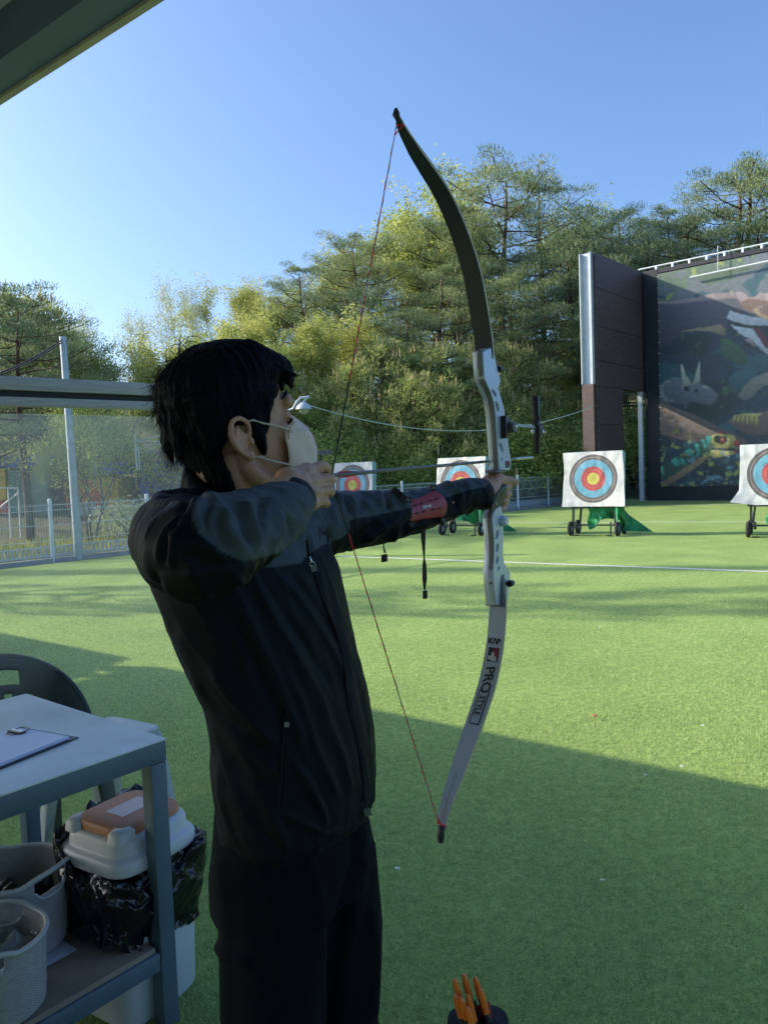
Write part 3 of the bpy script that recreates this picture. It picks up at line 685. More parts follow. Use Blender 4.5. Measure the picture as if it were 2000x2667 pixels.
for u0, u1 in ((22, 40), (42, 58), (60, 76), (80, 118)):
    f_ = MB(); slab(f_, u0, u1, Yb, 1226, 1364, .05, .02); w_ = f_.build('window', M_winf, br)
    f_ = MB(); slab(f_, u0+1.5, u1-1.5, Yb, 1228, 1362, .02, -.002); f_.build('pane', M_glassd, w_)
Yc = 26.0
br = empty('snack_kiosk', (-9.5, Yc, 0), 'red and orange kiosk with small grey machines standing behind the leafy tree', 'kiosk')
b = MB(); slab(b, 165, 262, Yc, 1250, 1362, 2.0); b.build('red_wall', M_red, br)
b = MB(); slab(b, 266, 306, Yc, 1246, 1352, 2.0); b.build('orange_wall', M_orange, br)
b = MB(); slab(b, 150, 312, Yc, 1205, 1236, 2.1); b.build('blue_fascia', M_blue, br)
b = MB(); slab(b, 168, 262, Yc, 1237, 1250, 1.9, .1); b.build('dark_gap', M_dkb, br)
for i, (u0, u1, vt) in enumerate([(204, 232, 1308), (236, 266, 1318), (284, 300, 1322)]):
    b = MB(); slab(b, u0, u1, Yc-1.4, vt, None, .6); o = b.build('grey_cabinet', M_gr, base=np.array([(u0-1000)/2000*Yc, Yc-1.4, 0]))
    tag(o, ['grey cabinet with white front standing before the red kiosk wall', 'grey cabinet between the young tree stem and the orange wall', 'short grey cabinet leaning on the orange kiosk wall'][i], 'cabinet')
    x0, x1, zt, zb = fr(u0, u1, Yc-1.4, vt); f_ = MB(); f_.box(((x0+x1)/2, Yc-1.42, zt*.62), ((x1-x0)*.8, .03, zt*.4)); f_.build('door_panel', M_winf, o)
Yd = 27.0
br = empty('blue_cabin', (-8, Yd, 0), 'deep blue wooden cabin with pale pink roof edge and a white window', 'cabin')
b = MB(); slab(b, 355, 640, Yd, 1188, None, 2.6, 0); b.build('wall', M_blue, br)
b = MB()
for u in (355, 386, 418, 444): slab(b, u, u+7, Yd, 1182, None, .08, -.06)
slab(b, 352, 400, Yd, 1228, 1233, .05, -.04); b.build('dark_post', M_dkb, br)
b = MB(); slab(b, 404, 660, Yd, 1176, 1196, .8, -.6); b.add([P(404, 1178, Yd-.5), P(660, 1178, Yd-.5), P(640, 1150, Yd+1.4), P(432, 1158, Yd+1.4)], [(0, 1, 2, 3)]); b.build('roof_edge', M_roofp, br)
b = MB(); slab(b, 338, 414, Yd, 1172, 1176, 1.0, -.4); b.build('roof_slab', M_winf, br)
f_ = MB(); slab(f_, 444, 500, Yd, 1212, 1260, .05, -.06); w_ = f_.build('window', M_winf, br)
f_ = MB(); slab(f_, 449, 474, Yd, 1217, 1256, .02, -.075); f_.build('pane', M_glassd, w_)
b = MB(); a1, a2, a3, a4 = P(322, 1158, Yd-1), P(345, 1152, Yd-1), P(470, 1149, Yd-1), P(440, 1130, Yd-1)
b.tube([a1, a2, a3], .03, 5); b.tube([a2+ZZ*.0, a3+ZZ*.35, a3+np.array([2.0, 0, .4])], .03, 5); b.tube([P(330, 1172, Yd-1), P(400, 1160, Yd-1), P(470, 1150, Yd-1)], .025, 5); b.build('awning_frame', M_winf, br)
# white railing near the cafe
rr_ = empty('white_handrail', (-9.3, 20, 0), 'thin white sloping handrail with two uprights at the left picture edge', 'handrail')
Yh = 20
b = MB(); b.tube([P(-40, 1270, Yh), P(48, 1272, Yh)], .025, 6); b.tube([P(48, 1268, Yh), np.array([P(48, 1268, Yh)[0], Yh, 0])], .025, 6); b.tube([P(22, 1272, Yh), np.array([P(22, 1272, Yh)[0], Yh, 0])], .02, 6); b.tube([P(46, 1286, Yh), P(0, 1322, Yh), P(-60, 1360, Yh)], .025, 6)
b.build('rail', mat('white_rail', (.7, .72, .7), .5), rr_)
# ------------------------------------------------------------------ trees
M_bark = mat('pine_bark', (.085, .050, .035), .9, vary=.4, vscale=6, bump=.8, bscale=18)
M_bark2 = mat('grey_bark', (.12, .105, .085), .9, vary=.35, vscale=6, bump=.6, bscale=18)
M_pine = foliage_mat('pine_needles', (.085, .135, .062), (.190, .265, .115), (.380, .430, .190), .3)
M_pine_d = foliage_mat('dark_pine_needles', (.060, .105, .058), (.130, .200, .095), (.270, .340, .165), .25)
M_young = foliage_mat('young_pine_needles', (.18, .25, .085), (.40, .47, .165), (.64, .66, .28), .38)
M_leaf = foliage_mat('spring_leaves', (.24, .29, .085), (.46, .50, .145), (.66, .66, .25), .48)
M_leaf2 = foliage_mat('fresh_green_leaves', (.160, .240, .060), (.330, .420, .105), (.530, .590, .190), .42)
M_olive = foliage_mat('dense_broad_leaves', (.15, .23, .06), (.35, .45, .12), (.58, .64, .21), .38)
M_pale = foliage_mat('pale_buds', (.330, .400, .220), (.500, .560, .320), (.660, .690, .440), .4)
M_candle = foliage_mat('pine_candles', (.34, .26, .13), (.48, .37, .21), (.58, .48, .30), .2)

def cards(rs, C, L, Wd, D=None, jit=1.0):
    """narrow leaf / needle-tuft faces at points C. L length, Wd width, D preferred direction"""
    n = len(C); d = rs.normal(size=(n, 3))*jit
    if D is not None: d = d*.55+D
    d /= np.linalg.norm(d, axis=1, keepdims=True)
    s = np.cross(d, rs.normal(size=(n, 3))); s /= np.maximum(np.linalg.norm(s, axis=1, keepdims=True), 1e-6)
    L_ = (L*(.6+.8*rs.rand(n)))[:, None]; W_ = (Wd*(.6+.8*rs.rand(n)))[:, None]
    V = np.empty((n*4, 3)); V[0::4] = C-s*W_*.35; V[1::4] = C+d*L_*.55-s*W_; V[2::4] = C+d*L_; V[3::4] = C+d*L_*.45+s*W_
    F = np.arange(n*4).reshape(n, 4)
    return V, F
def foliage(name, parts, mats, parent):
    V = np.concatenate([p[0] for p in parts]); off = 0; F = []; T = []; M = []
    for p in parts:
        F.append(p[1]+off); off += len(p[0]); T.append(p[2]); M.append(np.full(len(p[1]), p[3]))
    F = np.concatenate(F); T = np.clip(np.concatenate(T), 0, 1); M = np.concatenate(M); n = len(F)
    V = V-chain_off(parent)
    me = bpy.data.meshes.new(name); me.vertices.add(len(V)); me.vertices.foreach_set('co', V.ravel())
    me.loops.add(n*4); me.loops.foreach_set('vertex_index', F.ravel().astype(np.int32))
    me.polygons.add(n); me.polygons.foreach_set('loop_start', np.arange(0, n*4, 4, dtype=np.int32)); me.polygons.foreach_set('loop_total', np.full(n, 4, dtype=np.int32))
    for m in mats: me.materials.append(m)
    me.polygons.foreach_set('material_index', M.astype(np.int32))
    at = me.attributes.new('tint', 'FLOAT', 'FACE'); at.data.foreach_set('value', T.astype(np.float32)); me.update()
    o = bpy.data.objects.new(name, me); COL.objects.link(o); o.parent = parent; return o
PARK = (0, 0, 0)
def tree_pine(seed, H, m=M_pine, crown0=.35, R=3.2, pads=100, tuft=120, lean=.06):
    """red pine: bent bare trunk, spreading limbs that carry flat pads of needles"""
    rs = np.random.RandomState(seed); root = empty('pine_tree', PARK)
    bx, by = rs.normal(size=2)*lean
    tr = [np.array([bx*H*math.sin(t*2.2)+.12*math.sin(t*7+seed), by*H*math.sin(t*2)+.12*math.cos(t*6), H*t]) for t in np.linspace(0, .97, 12)]
    rad = [.016*H*(1-t)**.8+.02 for t in np.linspace(0, .97, 12)]
    b = MB(); b.tube(tr, rad, 8); PP = []; nb = int(pads/3.2)
    for k in range(nb):
        t = crown0+(0.98-crown0)*((k+.5*rs.rand())/nb); i = min(int(t/.97*11), 10); f = t/.97*11-i; o = tr[i]*(1-f)+tr[i+1]*f
        a = k*2.4+rs.rand()*.9; rel = (t-crown0)/(1-crown0); L = R*(.5+.5*rs.rand())*(math.sin(math.pi*min(1, .22+.72*rel))**.8+.12)*(.45 if rel > .93 else 1)
        d = np.array([math.cos(a), math.sin(a), .25+.25*rel]); e = o+d*L*np.array([1, 1, .6]); mid = (o+e)/2+ZZ*(-.08*L)
        b.tube([o, mid, e], [rad[i]*.45, rad[i]*.3, .015], 5, False)
        for j, q in enumerate((.5, .78, 1.02)):
            side = np.array([-d[1], d[0], 0])*(rs.rand()-.5)*L*.65*(1 if j < 2 else .3)
            c = o+(e-o)*q+side+ZZ*(.12+.1*rs.rand()); PP.append((c, (.42+.38*rs.rand())*R/3.2*(1.0 if rel < .85 else .75)))
            if j < 2: b.tube([o+(e-o)*q*.8, c-ZZ*.1], [.02, .01], 4, False)
    PP.append((tr[-1]+ZZ*.1, .5*R/3.2))
    parts = []
    for c, r in PP:
        n = int(tuft*2.3*(r/.6)); q = rs.normal(size=(n, 3)); q /= np.linalg.norm(q, axis=1, keepdims=True)
        rr2 = (rs.rand(n)**.45)[:, None]; pts = c+q*rr2*np.array([r*1.06, r*1.06, r*.34])
        v, f = cards(rs, pts, .125, .011, q*.5+np.array([0, 0, .75]), .8)
        base = .5+.5*(rs.rand()-.5); parts.append((v, f, base+.35*(rs.rand(n)-.5)+.12*q[:, 2], 0))
    b.build('trunk', M_bark, root, True); foliage('crown', parts, [m], root); return root
def tree_young(seed, H, R=1.6, m=M_young):
    """young bushy pine with upright candles"""
    rs = np.random.RandomState(seed); root = empty('young_pine_tree', PARK); b = MB(); b.tube([(0, 0, 0), (.05, 0, H*.5), (0, .05, H*.96)], [.012*H+.03, .009*H+.02, .015], 7); parts = []; cand = []
    nb = int(H*15)
    for k in range(nb):
        t = .05+.93*(k/nb); a = k*2.39996+rs.rand()*.6; L = R*(1-t)**.62*(.7+.45*rs.rand())+.16
        o = np.array([0, 0, H*t]); d = np.array([math.cos(a), math.sin(a), .42]); e = o+d*L
        b.tube([o, e], [.02, .008], 4, False)
        for q in np.linspace(.28, 1, max(3, int(L*4.2))):
            c = o+(e-o)*q+rs.normal(size=3)*.07; r = .17+.12*rs.rand(); n = 46
            s = rs.normal(size=(n, 3)); s /= np.linalg.norm(s, axis=1, keepdims=True)
            v, f = cards(rs, c+s*(rs.rand(n)**.5)[:, None]*r, .13, .011, s*.4+d*.4+np.array([0, 0, .4]), .7); parts.append((v, f, .45+.3*(rs.rand()-.5)+.35*(rs.rand(n)-.5), 0))
        if rs.rand() < .65: cand.append(e+np.array([0, 0, .05]))
    cand.append(np.array([0, 0, H*.97]))
    cand = np.repeat(np.array(cand), 3, 0)+rs.normal(size=(len(cand)*3, 3))*.05
    v, f = cards(rs, cand, .30, .022, np.tile([0, 0, 4.0], (len(cand), 1)), .3); parts.append((v, f, rs.rand(len(cand)), 1))
    b.build('trunk', M_bark, root, True); foliage('crown', parts, [m, M_candle], root); return root
def tree_leaf(seed, H, R=2.2, m=M_leaf, bare=0.0, name='leafy_tree', clump=42, size=.085, stems=1, low=.2):
    """airy spring broadleaf: forking limbs, twigs and small leaf clumps"""
    rs = np.random.RandomState(seed); root = empty(name, PARK); b = MB(); tips = []
    def grow(p, d, L, r, lev):
        n = 3; pts = [p]; q = p.copy(); dd = d.copy()
        for i in range(n):
            dd = nrm(dd+rs.normal(size=3)*.16+np.array([0, 0, .10])); q = q+dd*L/n; pts.append(q.copy())
        b.tube(pts, list(np.linspace(r, r*.6, n+1)), 6 if lev < 2 else 4, False)
        if lev >= 1: tips.append((pts[2], L*.35)); tips.append((pts[3], L*.35))
        if lev < 4 and L > .35:
            for k in range(3 if lev < 3 else 2):
                ang = .45+.35*rs.rand(); ax = nrm(np.cross(dd, rs.normal(size=3))); nd = nrm(dd*math.cos(ang)+ax*math.sin(ang)); grow(pts[-1] if k else pts[2], nd, L*(.62+.2*rs.rand()), r*.55, lev+1)
    for s in range(stems):
        a = rs.rand()*6.28; grow(np.array([.12*s*math.cos(a), .12*s*math.sin(a), 0.0]), nrm([.22*(s > 0)*math.cos(a), .22*(s > 0)*math.sin(a), 1]), H*(.34 if stems == 1 else .3), .010*H+.01, 0)
    T = np.array([t[0] for t in tips]); zmax = T[:, 2].max(); sc = H/zmax*.97; rr3 = np.percentile(np.hypot(T[:, 0], T[:, 1]), 92)
    kx = R/rr3; S = np.array([kx, kx, sc])
    b.V = [tuple(np.array(v)*S) for v in b.V]; T = T*S; parts = []
    T = T[T[:, 2] > low*H]
    extra = T+rs.normal(size=T.shape)*np.array([.28, .28, .16])*R/2.2; T = np.concatenate([T, extra])
    for c in T:
        if rs.rand() < bare: continue
        n = int(clump*(.5+rs.rand())); q = rs.normal(size=(n, 3)); r = .16+.22*rs.rand()
        v, f = cards(rs, c+q*r*.75, size, size*.42, None); parts.append((v, f, .5+.4*(rs.rand()-.5)+.4*(rs.rand(n)-.5), 0))
    b.build('trunk', M_bark2, root, True); foliage('crown', parts, [m], root); return root
def shrub(seed, H, R, m=M_olive, n=8500, size=.05, name='shrub', flowers=0):
    rs = np.random.RandomState(seed); root = empty(name, PARK); b = MB(); parts = []
    for k in range(9):
        a = k*.7; e = np.array([R*.6*math.cos(a), R*.6*math.sin(a), H*(.5+.4*rs.rand())]); b.tube([(0, 0, 0), e*.5*[.6, .6, 1], e], [.035, .022, .01], 5, False)
    lob = [(np.array([R*.55*math.cos(a), R*.55*math.sin(a), H*(.35+.35*rs.rand())]), .55+.3*rs.rand()) for a in rs.rand(9)*6.28]+[(np.array([0, 0, H*.6]), .8)]
    for c, r in lob:
        k = n//10; q = rs.normal(size=(k, 3)); q /= np.linalg.norm(q, axis=1, keepdims=True); q *= (rs.rand(k)**.35)[:, None]*(1+.25*np.sin(q[:, :1]*9+c[0]))
        p = c+q*np.array([R*.6*r, R*.6*r, H*.42*r]); p[:, 2] = np.abs(p[:, 2])
        v, f = cards(rs, p, size, size*.4, q*.5); parts.append((v, f, .45+.3*(rs.rand()-.5)+.4*(rs.rand(k)-.5)+.1*q[:, 2], 0))
    b.build('stems', M_bark2, root, True); foliage('foliage', parts, [m], root); return root

KIND = {}
def proto(kind):
    if kind in KIND: return KIND[kind]
    f = {
     'pineA': lambda: tree_pine(1, 10, M_pine, .38, 3.1, 110), 'pineB': lambda: tree_pine(2, 10, M_pine_d, .42, 3.4, 105, lean=.09), 'pineC': lambda: tree_pine(7, 10, M_pine, .30, 2.7, 105, lean=.03),
     'pineD': lambda: tree_pine(12, 10, M_pine_d, .25, 3.0, 120),
     'young': lambda: tree_young(3, 4.5, 1.9), 'youngB': lambda: tree_young(8, 4.5, 1.6),
     'leafA': lambda: tree_leaf(4, 9, 2.5), 'leafB': lambda: tree_leaf(14, 9, 2.3, M_leaf2), 'leafC': lambda: tree_leaf(24, 9, 2.1, M_leaf, .15),
     'bare': lambda: tree_leaf(5, 9, 1.9, M_pale, .35, 'budding_tree', 16, .075), 'bareB': lambda: tree_leaf(15, 9, 1.7, M_pale, .25, 'budding_tree', 14, .075),
     'sap': lambda: tree_leaf(6, 4.2, 1.6, M_leaf2, .30, 'young_leafy_tree', 26, .052, 3, .12),
     'shrub': lambda: shrub(9, 1.6, 1.2), 'shrubB': lambda: shrub(19, 1.6, 1.1, M_leaf2), 'hedge': lambda: shrub(29, 2.2, 1.4, M_olive, 11000, .055), 'flower': lambda: shrub(39, 1.2, 1.1, M_pale, 4200, .05)}[kind]
    KIND[kind] = [f(), False]; return KIND[kind]
BASEH = dict(pineA=11.3, pineB=11.3, pineC=11.2, pineD=11.2, young=4.8, youngB=4.8, leafA=9.3, leafB=9.3, leafC=9.3, bare=9, bareB=9, sap=4.2, shrub=1.6, shrubB=1.6, hedge=2.2, flower=1.2)
CATN = dict(pine='pine tree', youn='young pine', leaf='leafy tree', bare='budding tree', sap='young tree', shru='shrub', hedg='shrub', flow='shrub')
GRP = dict(pine='tall pines on the wooded slope', youn='young pines along the foot of the slope', leaf='broadleaf trees in spring leaf behind the range', bare='half bare trees on the skyline', sap='young leafy trees behind the fence', shru='shrubs at the foot of the wood', hedg='shrubs at the foot of the wood', flow='shrubs at the foot of the wood')
TR = random.Random(77)
def plant(kind, u, vtop, Y, label, wide=1.0, group=None):
    X = (u-1000)/2000*Y
    gz = float(ground_z(np.array(X), np.array(Y))); zt = P(u, vtop, Y)[2]; H = max(.6, zt-gz+.1)
    pr_ = proto(kind)
    if not pr_[1]: o = pr_[0]; pr_[1] = True
    else: o = copy_tree(pr_[0])
    s = H/BASEH[kind]; o.location = (X, Y, gz-.1); o.scale = (s*wide, s*wide, s); o.rotation_euler = (0, 0, TR.random()*6.28)
    k4 = kind[:4]; tag(o, label, CATN.get(k4, CATN.get(kind[:3])), group or GRP.get(k4, GRP.get(kind[:3]))); return o
_used = {}
ORD = ['', ', next one', ', a third', ', a fourth', ', a fifth', ', a sixth', ', a seventh', ', an eighth']
where = lambda u: ('at the left picture edge' if u < 120 else 'above the glass screen rail' if u < 400 else 'above the archer\'s hair' if u < 780 else 'between string and upper limb' if u < 1060 else 'behind the bow riser' if u < 1300 else 'right of the bow sight' if u < 1540 else 'behind the brown wing wall' if u < 1700 else 'above the mural wall')
_last = {}
def grow(kind, lst, what, wide=1.0):
    for i, (u, v, Y, *w) in enumerate(lst):
        lb = what+' '+where(u)+(w[1] if len(w) > 1 else ''); k = _used.get(lb, 0); _used[lb] = k+1
        if k: lb += ', further '+('right' if u > _last.get(lb, 0) else 'left')*(k == 1)+('back' if k == 2 else 'along' if k > 2 else '')
        _last[lb] = u
        plant(kind, u, v, Y, lb, (w[0] if w else 1.0)*wide)
# tall pines on the slope
grow('pineA', [(1325, 372, 41, 1.0, ', tallest crown on the skyline'), (1015, 560, 42, 1.0, ', upper dark crown'), (1560, 508, 44), (1890, 405, 40, 1.15, ', left of the two highest'), (900, 548, 38, .9, ', first of the tall pines'), (1400, 640, 34, 1.0, ', middle height')], 'tall red pine, layered needle pads')
grow('pineC', [(1455, 398, 44, .9, ', reaching sky'), (1240, 455, 40, 1.0, ', left shoulder of the highest'), (1740, 470, 44), (1985, 362, 40, 1.25, ', cut by the picture edge'), (830, 640, 38, 1.0, ', lower and paler'), (1150, 640, 35, 1.1, ', with crown beside the limb')], 'slender red pine, open crown')
grow('pineB', [(1640, 482, 46), (1820, 500, 38, 1.1, ', dark and low'), (1500, 560, 38, 1.1, ', dark spreading crown'), (960, 690, 35, 1.0, ', dark middle crown'), (1300, 620, 37, 1.1, ', dark crown with bare limbs')], 'broad dark pine')
grow('pineD', [(1700, 560, 37, 1.1, ', hugging the wall top'), (1960, 520, 37, 1.2, ', bushy and low'), (1600, 600, 36, 1.0, ', low crown'), (1060, 760, 32, 1.05, ', shadowed lower crown'), (1230, 900, 30.5, 1.1, ', low shadowed crown over bare trunks'), (1440, 880, 36, 1.2, ', low shadowed crown')], 'bushy dark pine')
# broadleaf behind and between
grow('leafA', [(1175, 450, 45, 1.0, ', rounded skyline crown'), (1060, 500, 44, 1.0, ', pale crown between pines'), (600, 712, 42, 1.1, ', tallest yellow green one'), (700, 735, 40), (330, 845, 27, 1.1, ', bright yellow green'), (560, 860, 29, 1.1, ', low and bright'), (880, 800, 33, 1.0, ', low yellow crown'), (1500, 800, 36, .9, ', yellow crown')], 'airy tree in yellow spring leaf')
grow('leafB', [(1120, 430, 46), (1515, 500, 49), (760, 730, 41), (500, 860, 30, 1.2, ', fresh green'), (690, 880, 30, 1.1, ', fresh green over the ear'), (1080, 850, 32, .9, ', low fresh green'), (180, 860, 28, 1.1, ', fresh green'), (840, 1020, 29, 1.2, ', lowest fresh green')], 'airy tree in fresh green leaf')
grow('leafC', [(960, 620, 44), (430, 850, 28, 1.1), (640, 800, 33, 1.1, ', with reddish twigs'), (780, 850, 31, 1.1, ', slim'), (1010, 790, 33, 1.0, ', slim yellow'), (250, 880, 26, 1.0, ', slim yellow'), (1455, 880, 37, .8, ', slim yellow'), (1510, 890, 37.5, .7, ', beside the beam')], 'slim tree with thin yellow leaf')
grow('bare', [(200, 790, 38), (370, 772, 38), (480, 682, 42, .9, ', tallest bare twigs'), (780, 690, 43)], 'half bare tree with pale budding twigs')
grow('bareB', [(280, 785, 36), (440, 765, 39), (660, 715, 44), (130, 765, 36), (545, 725, 41), (715, 700, 45)], 'thin bare tree with upright pale twigs')
# young pines with candles along the foot
grow('young', [(1010, 875, 31, 1.2, ', tallest of them'), (1160, 880, 31, 1.2), (1330, 885, 33, 1.2), (850, 985, 30, 1.2), (1385, 930, 34, 1.0, ', nearer'), (1090, 960, 29, 1.2, ', nearer'), (40, 730, 27, 1.3, ', tall'), (600, 960, 28, 1.3)], 'bushy young pine with brown candles')
grow('youngB', [(930, 935, 30, 1.2), (1080, 885, 32, 1.2), (1240, 870, 32, 1.2), (1435, 1000, 35, .9, ', rightmost'), (770, 960, 30, 1.2), (1290, 960, 30, 1.2, ', nearer'), (110, 760, 28, 1.3, ', slimmer'), (1180, 985, 29, 1.1, ', nearer'), (900, 1060, 28, 1.1, ', small')], 'upright young pine with pale candles')
grow('hedge', [(1480, 1030, 35, 1.0, ', left of the beam'), (1425, 1050, 34, 1.3, ', by the sight pin'), (1380, 1080, 30, 1.2), (1330, 1060, 31, 1.2), (800, 1100, 28, 1.2), (1655, 1040, 36, 1.1)], 'dense dark leafy bush')
grow('hedge', [(1210, 1120, 33, 1.4), (1120, 1120, 33, 1.4), (1010, 1120, 31, 1.5), (930, 1150, 29, 1.2), (1290, 1110, 34, 1.5)], 'dense leafy undergrowth bush')
grow('shrub', [(700, 1120, 27, 1.2), (1045, 1190, 28, 1.2), (640, 1150, 27, 1.2), (1390, 1160, 29.5, 1.2)], 'round dark green shrub')
grow('shrubB', [(960, 1120, 28, 1.1), (1130, 1180, 28.5, 1.2), (880, 1160, 26, 1.1), (560, 1100, 27, 1.3)], 'round fresh green shrub')
# left side, nearer, seen through the glass
plant('pineB', 70, 690, 19.5, 'large dark pine with forked trunk behind the fence seen through the glass', 1.1)
plant('pineD', -70, 640, 22, 'dark pine crown cut by the left picture edge', 1.1)
plant('pineB', 190, 800, 24, 'dark pine behind the grey pole', .9)
plant('sap', 245, 1030, 18.6, 'many stemmed leafy young tree before the red kiosk', .9)
plant('leafB', 400, 1010, 30, 'leafy tree rising over the blue cabin roof', 1.0)
plant('flower', 385, 1275, 19.5, 'pale flowering shrub behind the fence post near the collar', 1.2)
plant('flower', 345, 1300, 18.6, 'small pale flowering shrub behind the fence by the sleeve', 1.0)
# trees beyond the left picture edge that throw the long bands of shade over the range
for i, (x, y, h, k) in enumerate([(-17, 12.3, 12.5, 'pineC'), (-17.5, 13.4, 14, 'pineC'), (-15, 15.2, 13, 'youngB'), (-27, 20.5, 12.5, 'pineC')]):
    o = copy_tree(proto(k)[0]); s = h/BASEH[k]; o.location = (x, y, 0); o.scale = (s*[.16, .34, .12, .5][i], s*[.16, .34, .12, .5][i], s); tag(o, ['thinnest', 'slim tall', 'narrow', 'farthest'][i]+' pine beyond the left picture edge that shades the turf', 'pine tree', 'pines beyond the left edge')
# rough grass strip behind the fence
def rough_grass():
    rs = np.random.RandomState(8); n = 26000; t = -4+26*rs.rand(n); q = .5+4.5*rs.rand(n)**1.4
    C = F0+FD*t[:, None]+FN*q[:, None]; C[:, 2] = 0
    v, f = cards(rs, C, .16, .012, np.tile([0, 0, 2.2], (n, 1)), .6)
    root = empty('tmp', (0, 0, 0)); o = foliage('rough_grass', [(v, f, rs.rand(n), 0)], [foliage_mat('rough_grass_blades', (.10, .16, .03), (.28, .30, .05), (.50, .45, .10), .35)], root)
    o.parent = None; bpy.data.objects.remove(root); tag(o, 'rough yellow green grass growing behind the fence', 'grass', kind='stuff')
rough_grass()
# ------------------------------------------------------------------ shooting booth: roof, glass side screen
M_roof = mat('grey_roof_sheet', (.50, .52, .68), .6, vary=.08, vscale=2)
M_beam = mat('blue_grey_steel', (.11, .15, .27), .5, .1, vary=.15, vscale=4)
M_edge = mat('roof_edge_trim', (.42, .38, .34), .5, .2, vary=.2, vscale=8)
RH = 2.74
def sunback(p, z):       # point at height z whose shadow falls on ground point p
    return p+SUN*(z/SUN[2])
e0 = P(0, 300, 2.7); e0 = CAM+ray(0, 300)*((RH-1.5)/ray(0, 300)[2]); e1 = CAM+ray(432, 0)*((RH-1.5)/ray(432, 0)[2])
_a, _b = sunback(G(960, 1850), RH+.25), sunback(G(2000, 2060), RH+.25); _a[2] = _b[2] = RH; ED = nrm((_b-_a)*[1, 1, 0]); e0 = _a+ED*((e0-_a)@ED); EN = np.array([ED[1], -ED[0], 0.]);  # EN points back over the booth
if EN[1] > 0: EN = -EN
cor = sunback(G(322, 1724), RH); t_l = (cor-e0)@ED
roof = empty('booth_roof', e0+ED*1.0, 'dark steel and sheet canopy roof over the shooting line', 'roof')
def rp(t, back, z=0): return e0+ED*t+EN*back+ZZ*z
t_r = 9.0; mid = (t_l+t_r)/2; LL = t_r-t_l
b = MB(); b.box(rp(mid, 1.9, .16), (LL, 3.7, .05), (ED, EN, ZZ))
for k in range(int(LL/.62)): b.box(rp(t_l+.4+k*.62, 1.9, .128), (.05, 3.5, .016), (ED, EN, ZZ))
b.build('roof_sheet', M_roof, roof)
b = MB(); b.box(rp(mid, .05, .10), (LL, .10, .20), (ED, EN, ZZ)); b.build('edge_beam', M_beam, roof)
b = MB(); b.box(rp(mid, -.012, .12), (LL+.02, .022, .26), (ED, EN, ZZ)); b.build('edge_trim', M_edge, roof)
for bk in (.62, 1.9, 3.2):
    b = MB(); b.box(rp(mid, bk, -.0), (LL-.1, .17, .22), (ED, EN, ZZ)); b.build('purlin', M_beam, roof)
b = MB()
for t in np.arange(t_l+1.0, t_r, 2.4): b.box(rp(t, .33, .10), (.12, .44, .08), (ED, EN, ZZ))
b.box(rp(e0@ED*0+1.02, .33, .105), (.34, .44, .05), (ED, EN, ZZ)); b.build('cross_piece', M_roof, roof)
for t in (t_l+.3, 4.6, 8.6):
    b = MB(); q = rp(t, .16) if t < 0 else rp(t, 3.6); b.box((q[0], q[1], RH/2), (.12, .12, RH-.12), (ED, EN, ZZ)); b.build('roof_post', M_beam, roof)
# second canopy further along, its shadow just touches the first one's
w0 = sunback(G(258, 1714), RH); t2 = (w0-e0)@ED
r2 = empty('neighbour_roof', rp(t2-2, 1), 'next canopy roof along the shooting line beyond the left picture edge', 'roof')
b = MB(); sk = nrm(sunback(G(165, 1748), RH)-w0)
pts = [w0+EN*.0, w0+sk*1.2, w0+sk*1.2+EN*3.5-ED*.4, w0-ED*7+EN*5, w0-ED*7]; pts = [np.array([p[0], p[1], RH]) for p in pts]
b.prism(pts, (0, 0, .16)); b.build('roof_sheet', M_roof, r2)
b = MB()
for q in (w0-ED*.5+EN*.3, w0-ED*5+EN*.3): b.box((q[0], q[1], RH/2), (.12, .12, RH-.01), (ED, EN, ZZ))
b.build('roof_post', M_beam, r2)
# unseen wall added behind the camera to block and bounce light
bw = empty('added_back_wall', rp(0, 3.7)*[1, 1, 0], 'unseen grey wall added behind the viewer to shape the light', 'wall')
b = MB(); b.box(rp(1.6, 3.82)*[1, 1, 0]+ZZ*1.31, (4.4, .1, 2.6), (ED, EN, ZZ)); b.build('wall_panel', mat('grey_wall_sheet', (.38, .41, .47), .8), bw)
# glass screen -----------------------------------------------------
GA = P(-60, 980, 3.0); GH = GA[2]
GB = CAM+ray(395, 1003)*((GH-1.5)/ray(395, 1003)[2]); GD = nrm((GB-GA)*[1, 1, 0])
def gl(t, z): return np.array([GA[0], GA[1], 0])+GD*t+ZZ*z
tm = 0; tM = (GB-GA)@GD*1.0
for t in np.linspace(0, 6, 600):
    q = px(gl(t, 1.0))[0]
    if q[0] < 575: tM = t
GN = np.array([-GD[1], GD[0], 0])
scr = empty('glass_screen', gl(tM/2, 0), 'clear side screen with a pale aluminium top rail standing left of the archer', 'screen')
M_alu = mat('brushed_aluminium', (.42, .40, .38), .5, .0, vary=.15, vscale=12, stretch=(1, 1, 8)); M_rub = mat('black_gasket', (.01, .01, .012), .6)
t0_ = -.6; Lg = tM-t0_; md = (tM+t0_)/2
b = MB(); b.box(gl(md, GH-.024), (Lg, .075, .054), (GD, GN, ZZ), bev=.004); b.box(gl(md, GH-.094), (Lg, .05, .036), (GD, GN, ZZ), bev=.003)
smooth_angle(b.build('top_rail', M_alu, scr)); b = MB(); b.box(gl(md, GH-.0635), (Lg, .035, .024), (GD, GN, ZZ)); b.build('gasket', M_rub, scr)
b = MB(); b.box(gl(tM-.0, (GH-.05)/2), (.05, .05, GH-.05), (GD, GN, ZZ)); b.box(gl(t0_, (GH-.05)/2), (.05, .05, GH-.05), (GD, GN, ZZ)); b.build('upright', M_alu, scr)
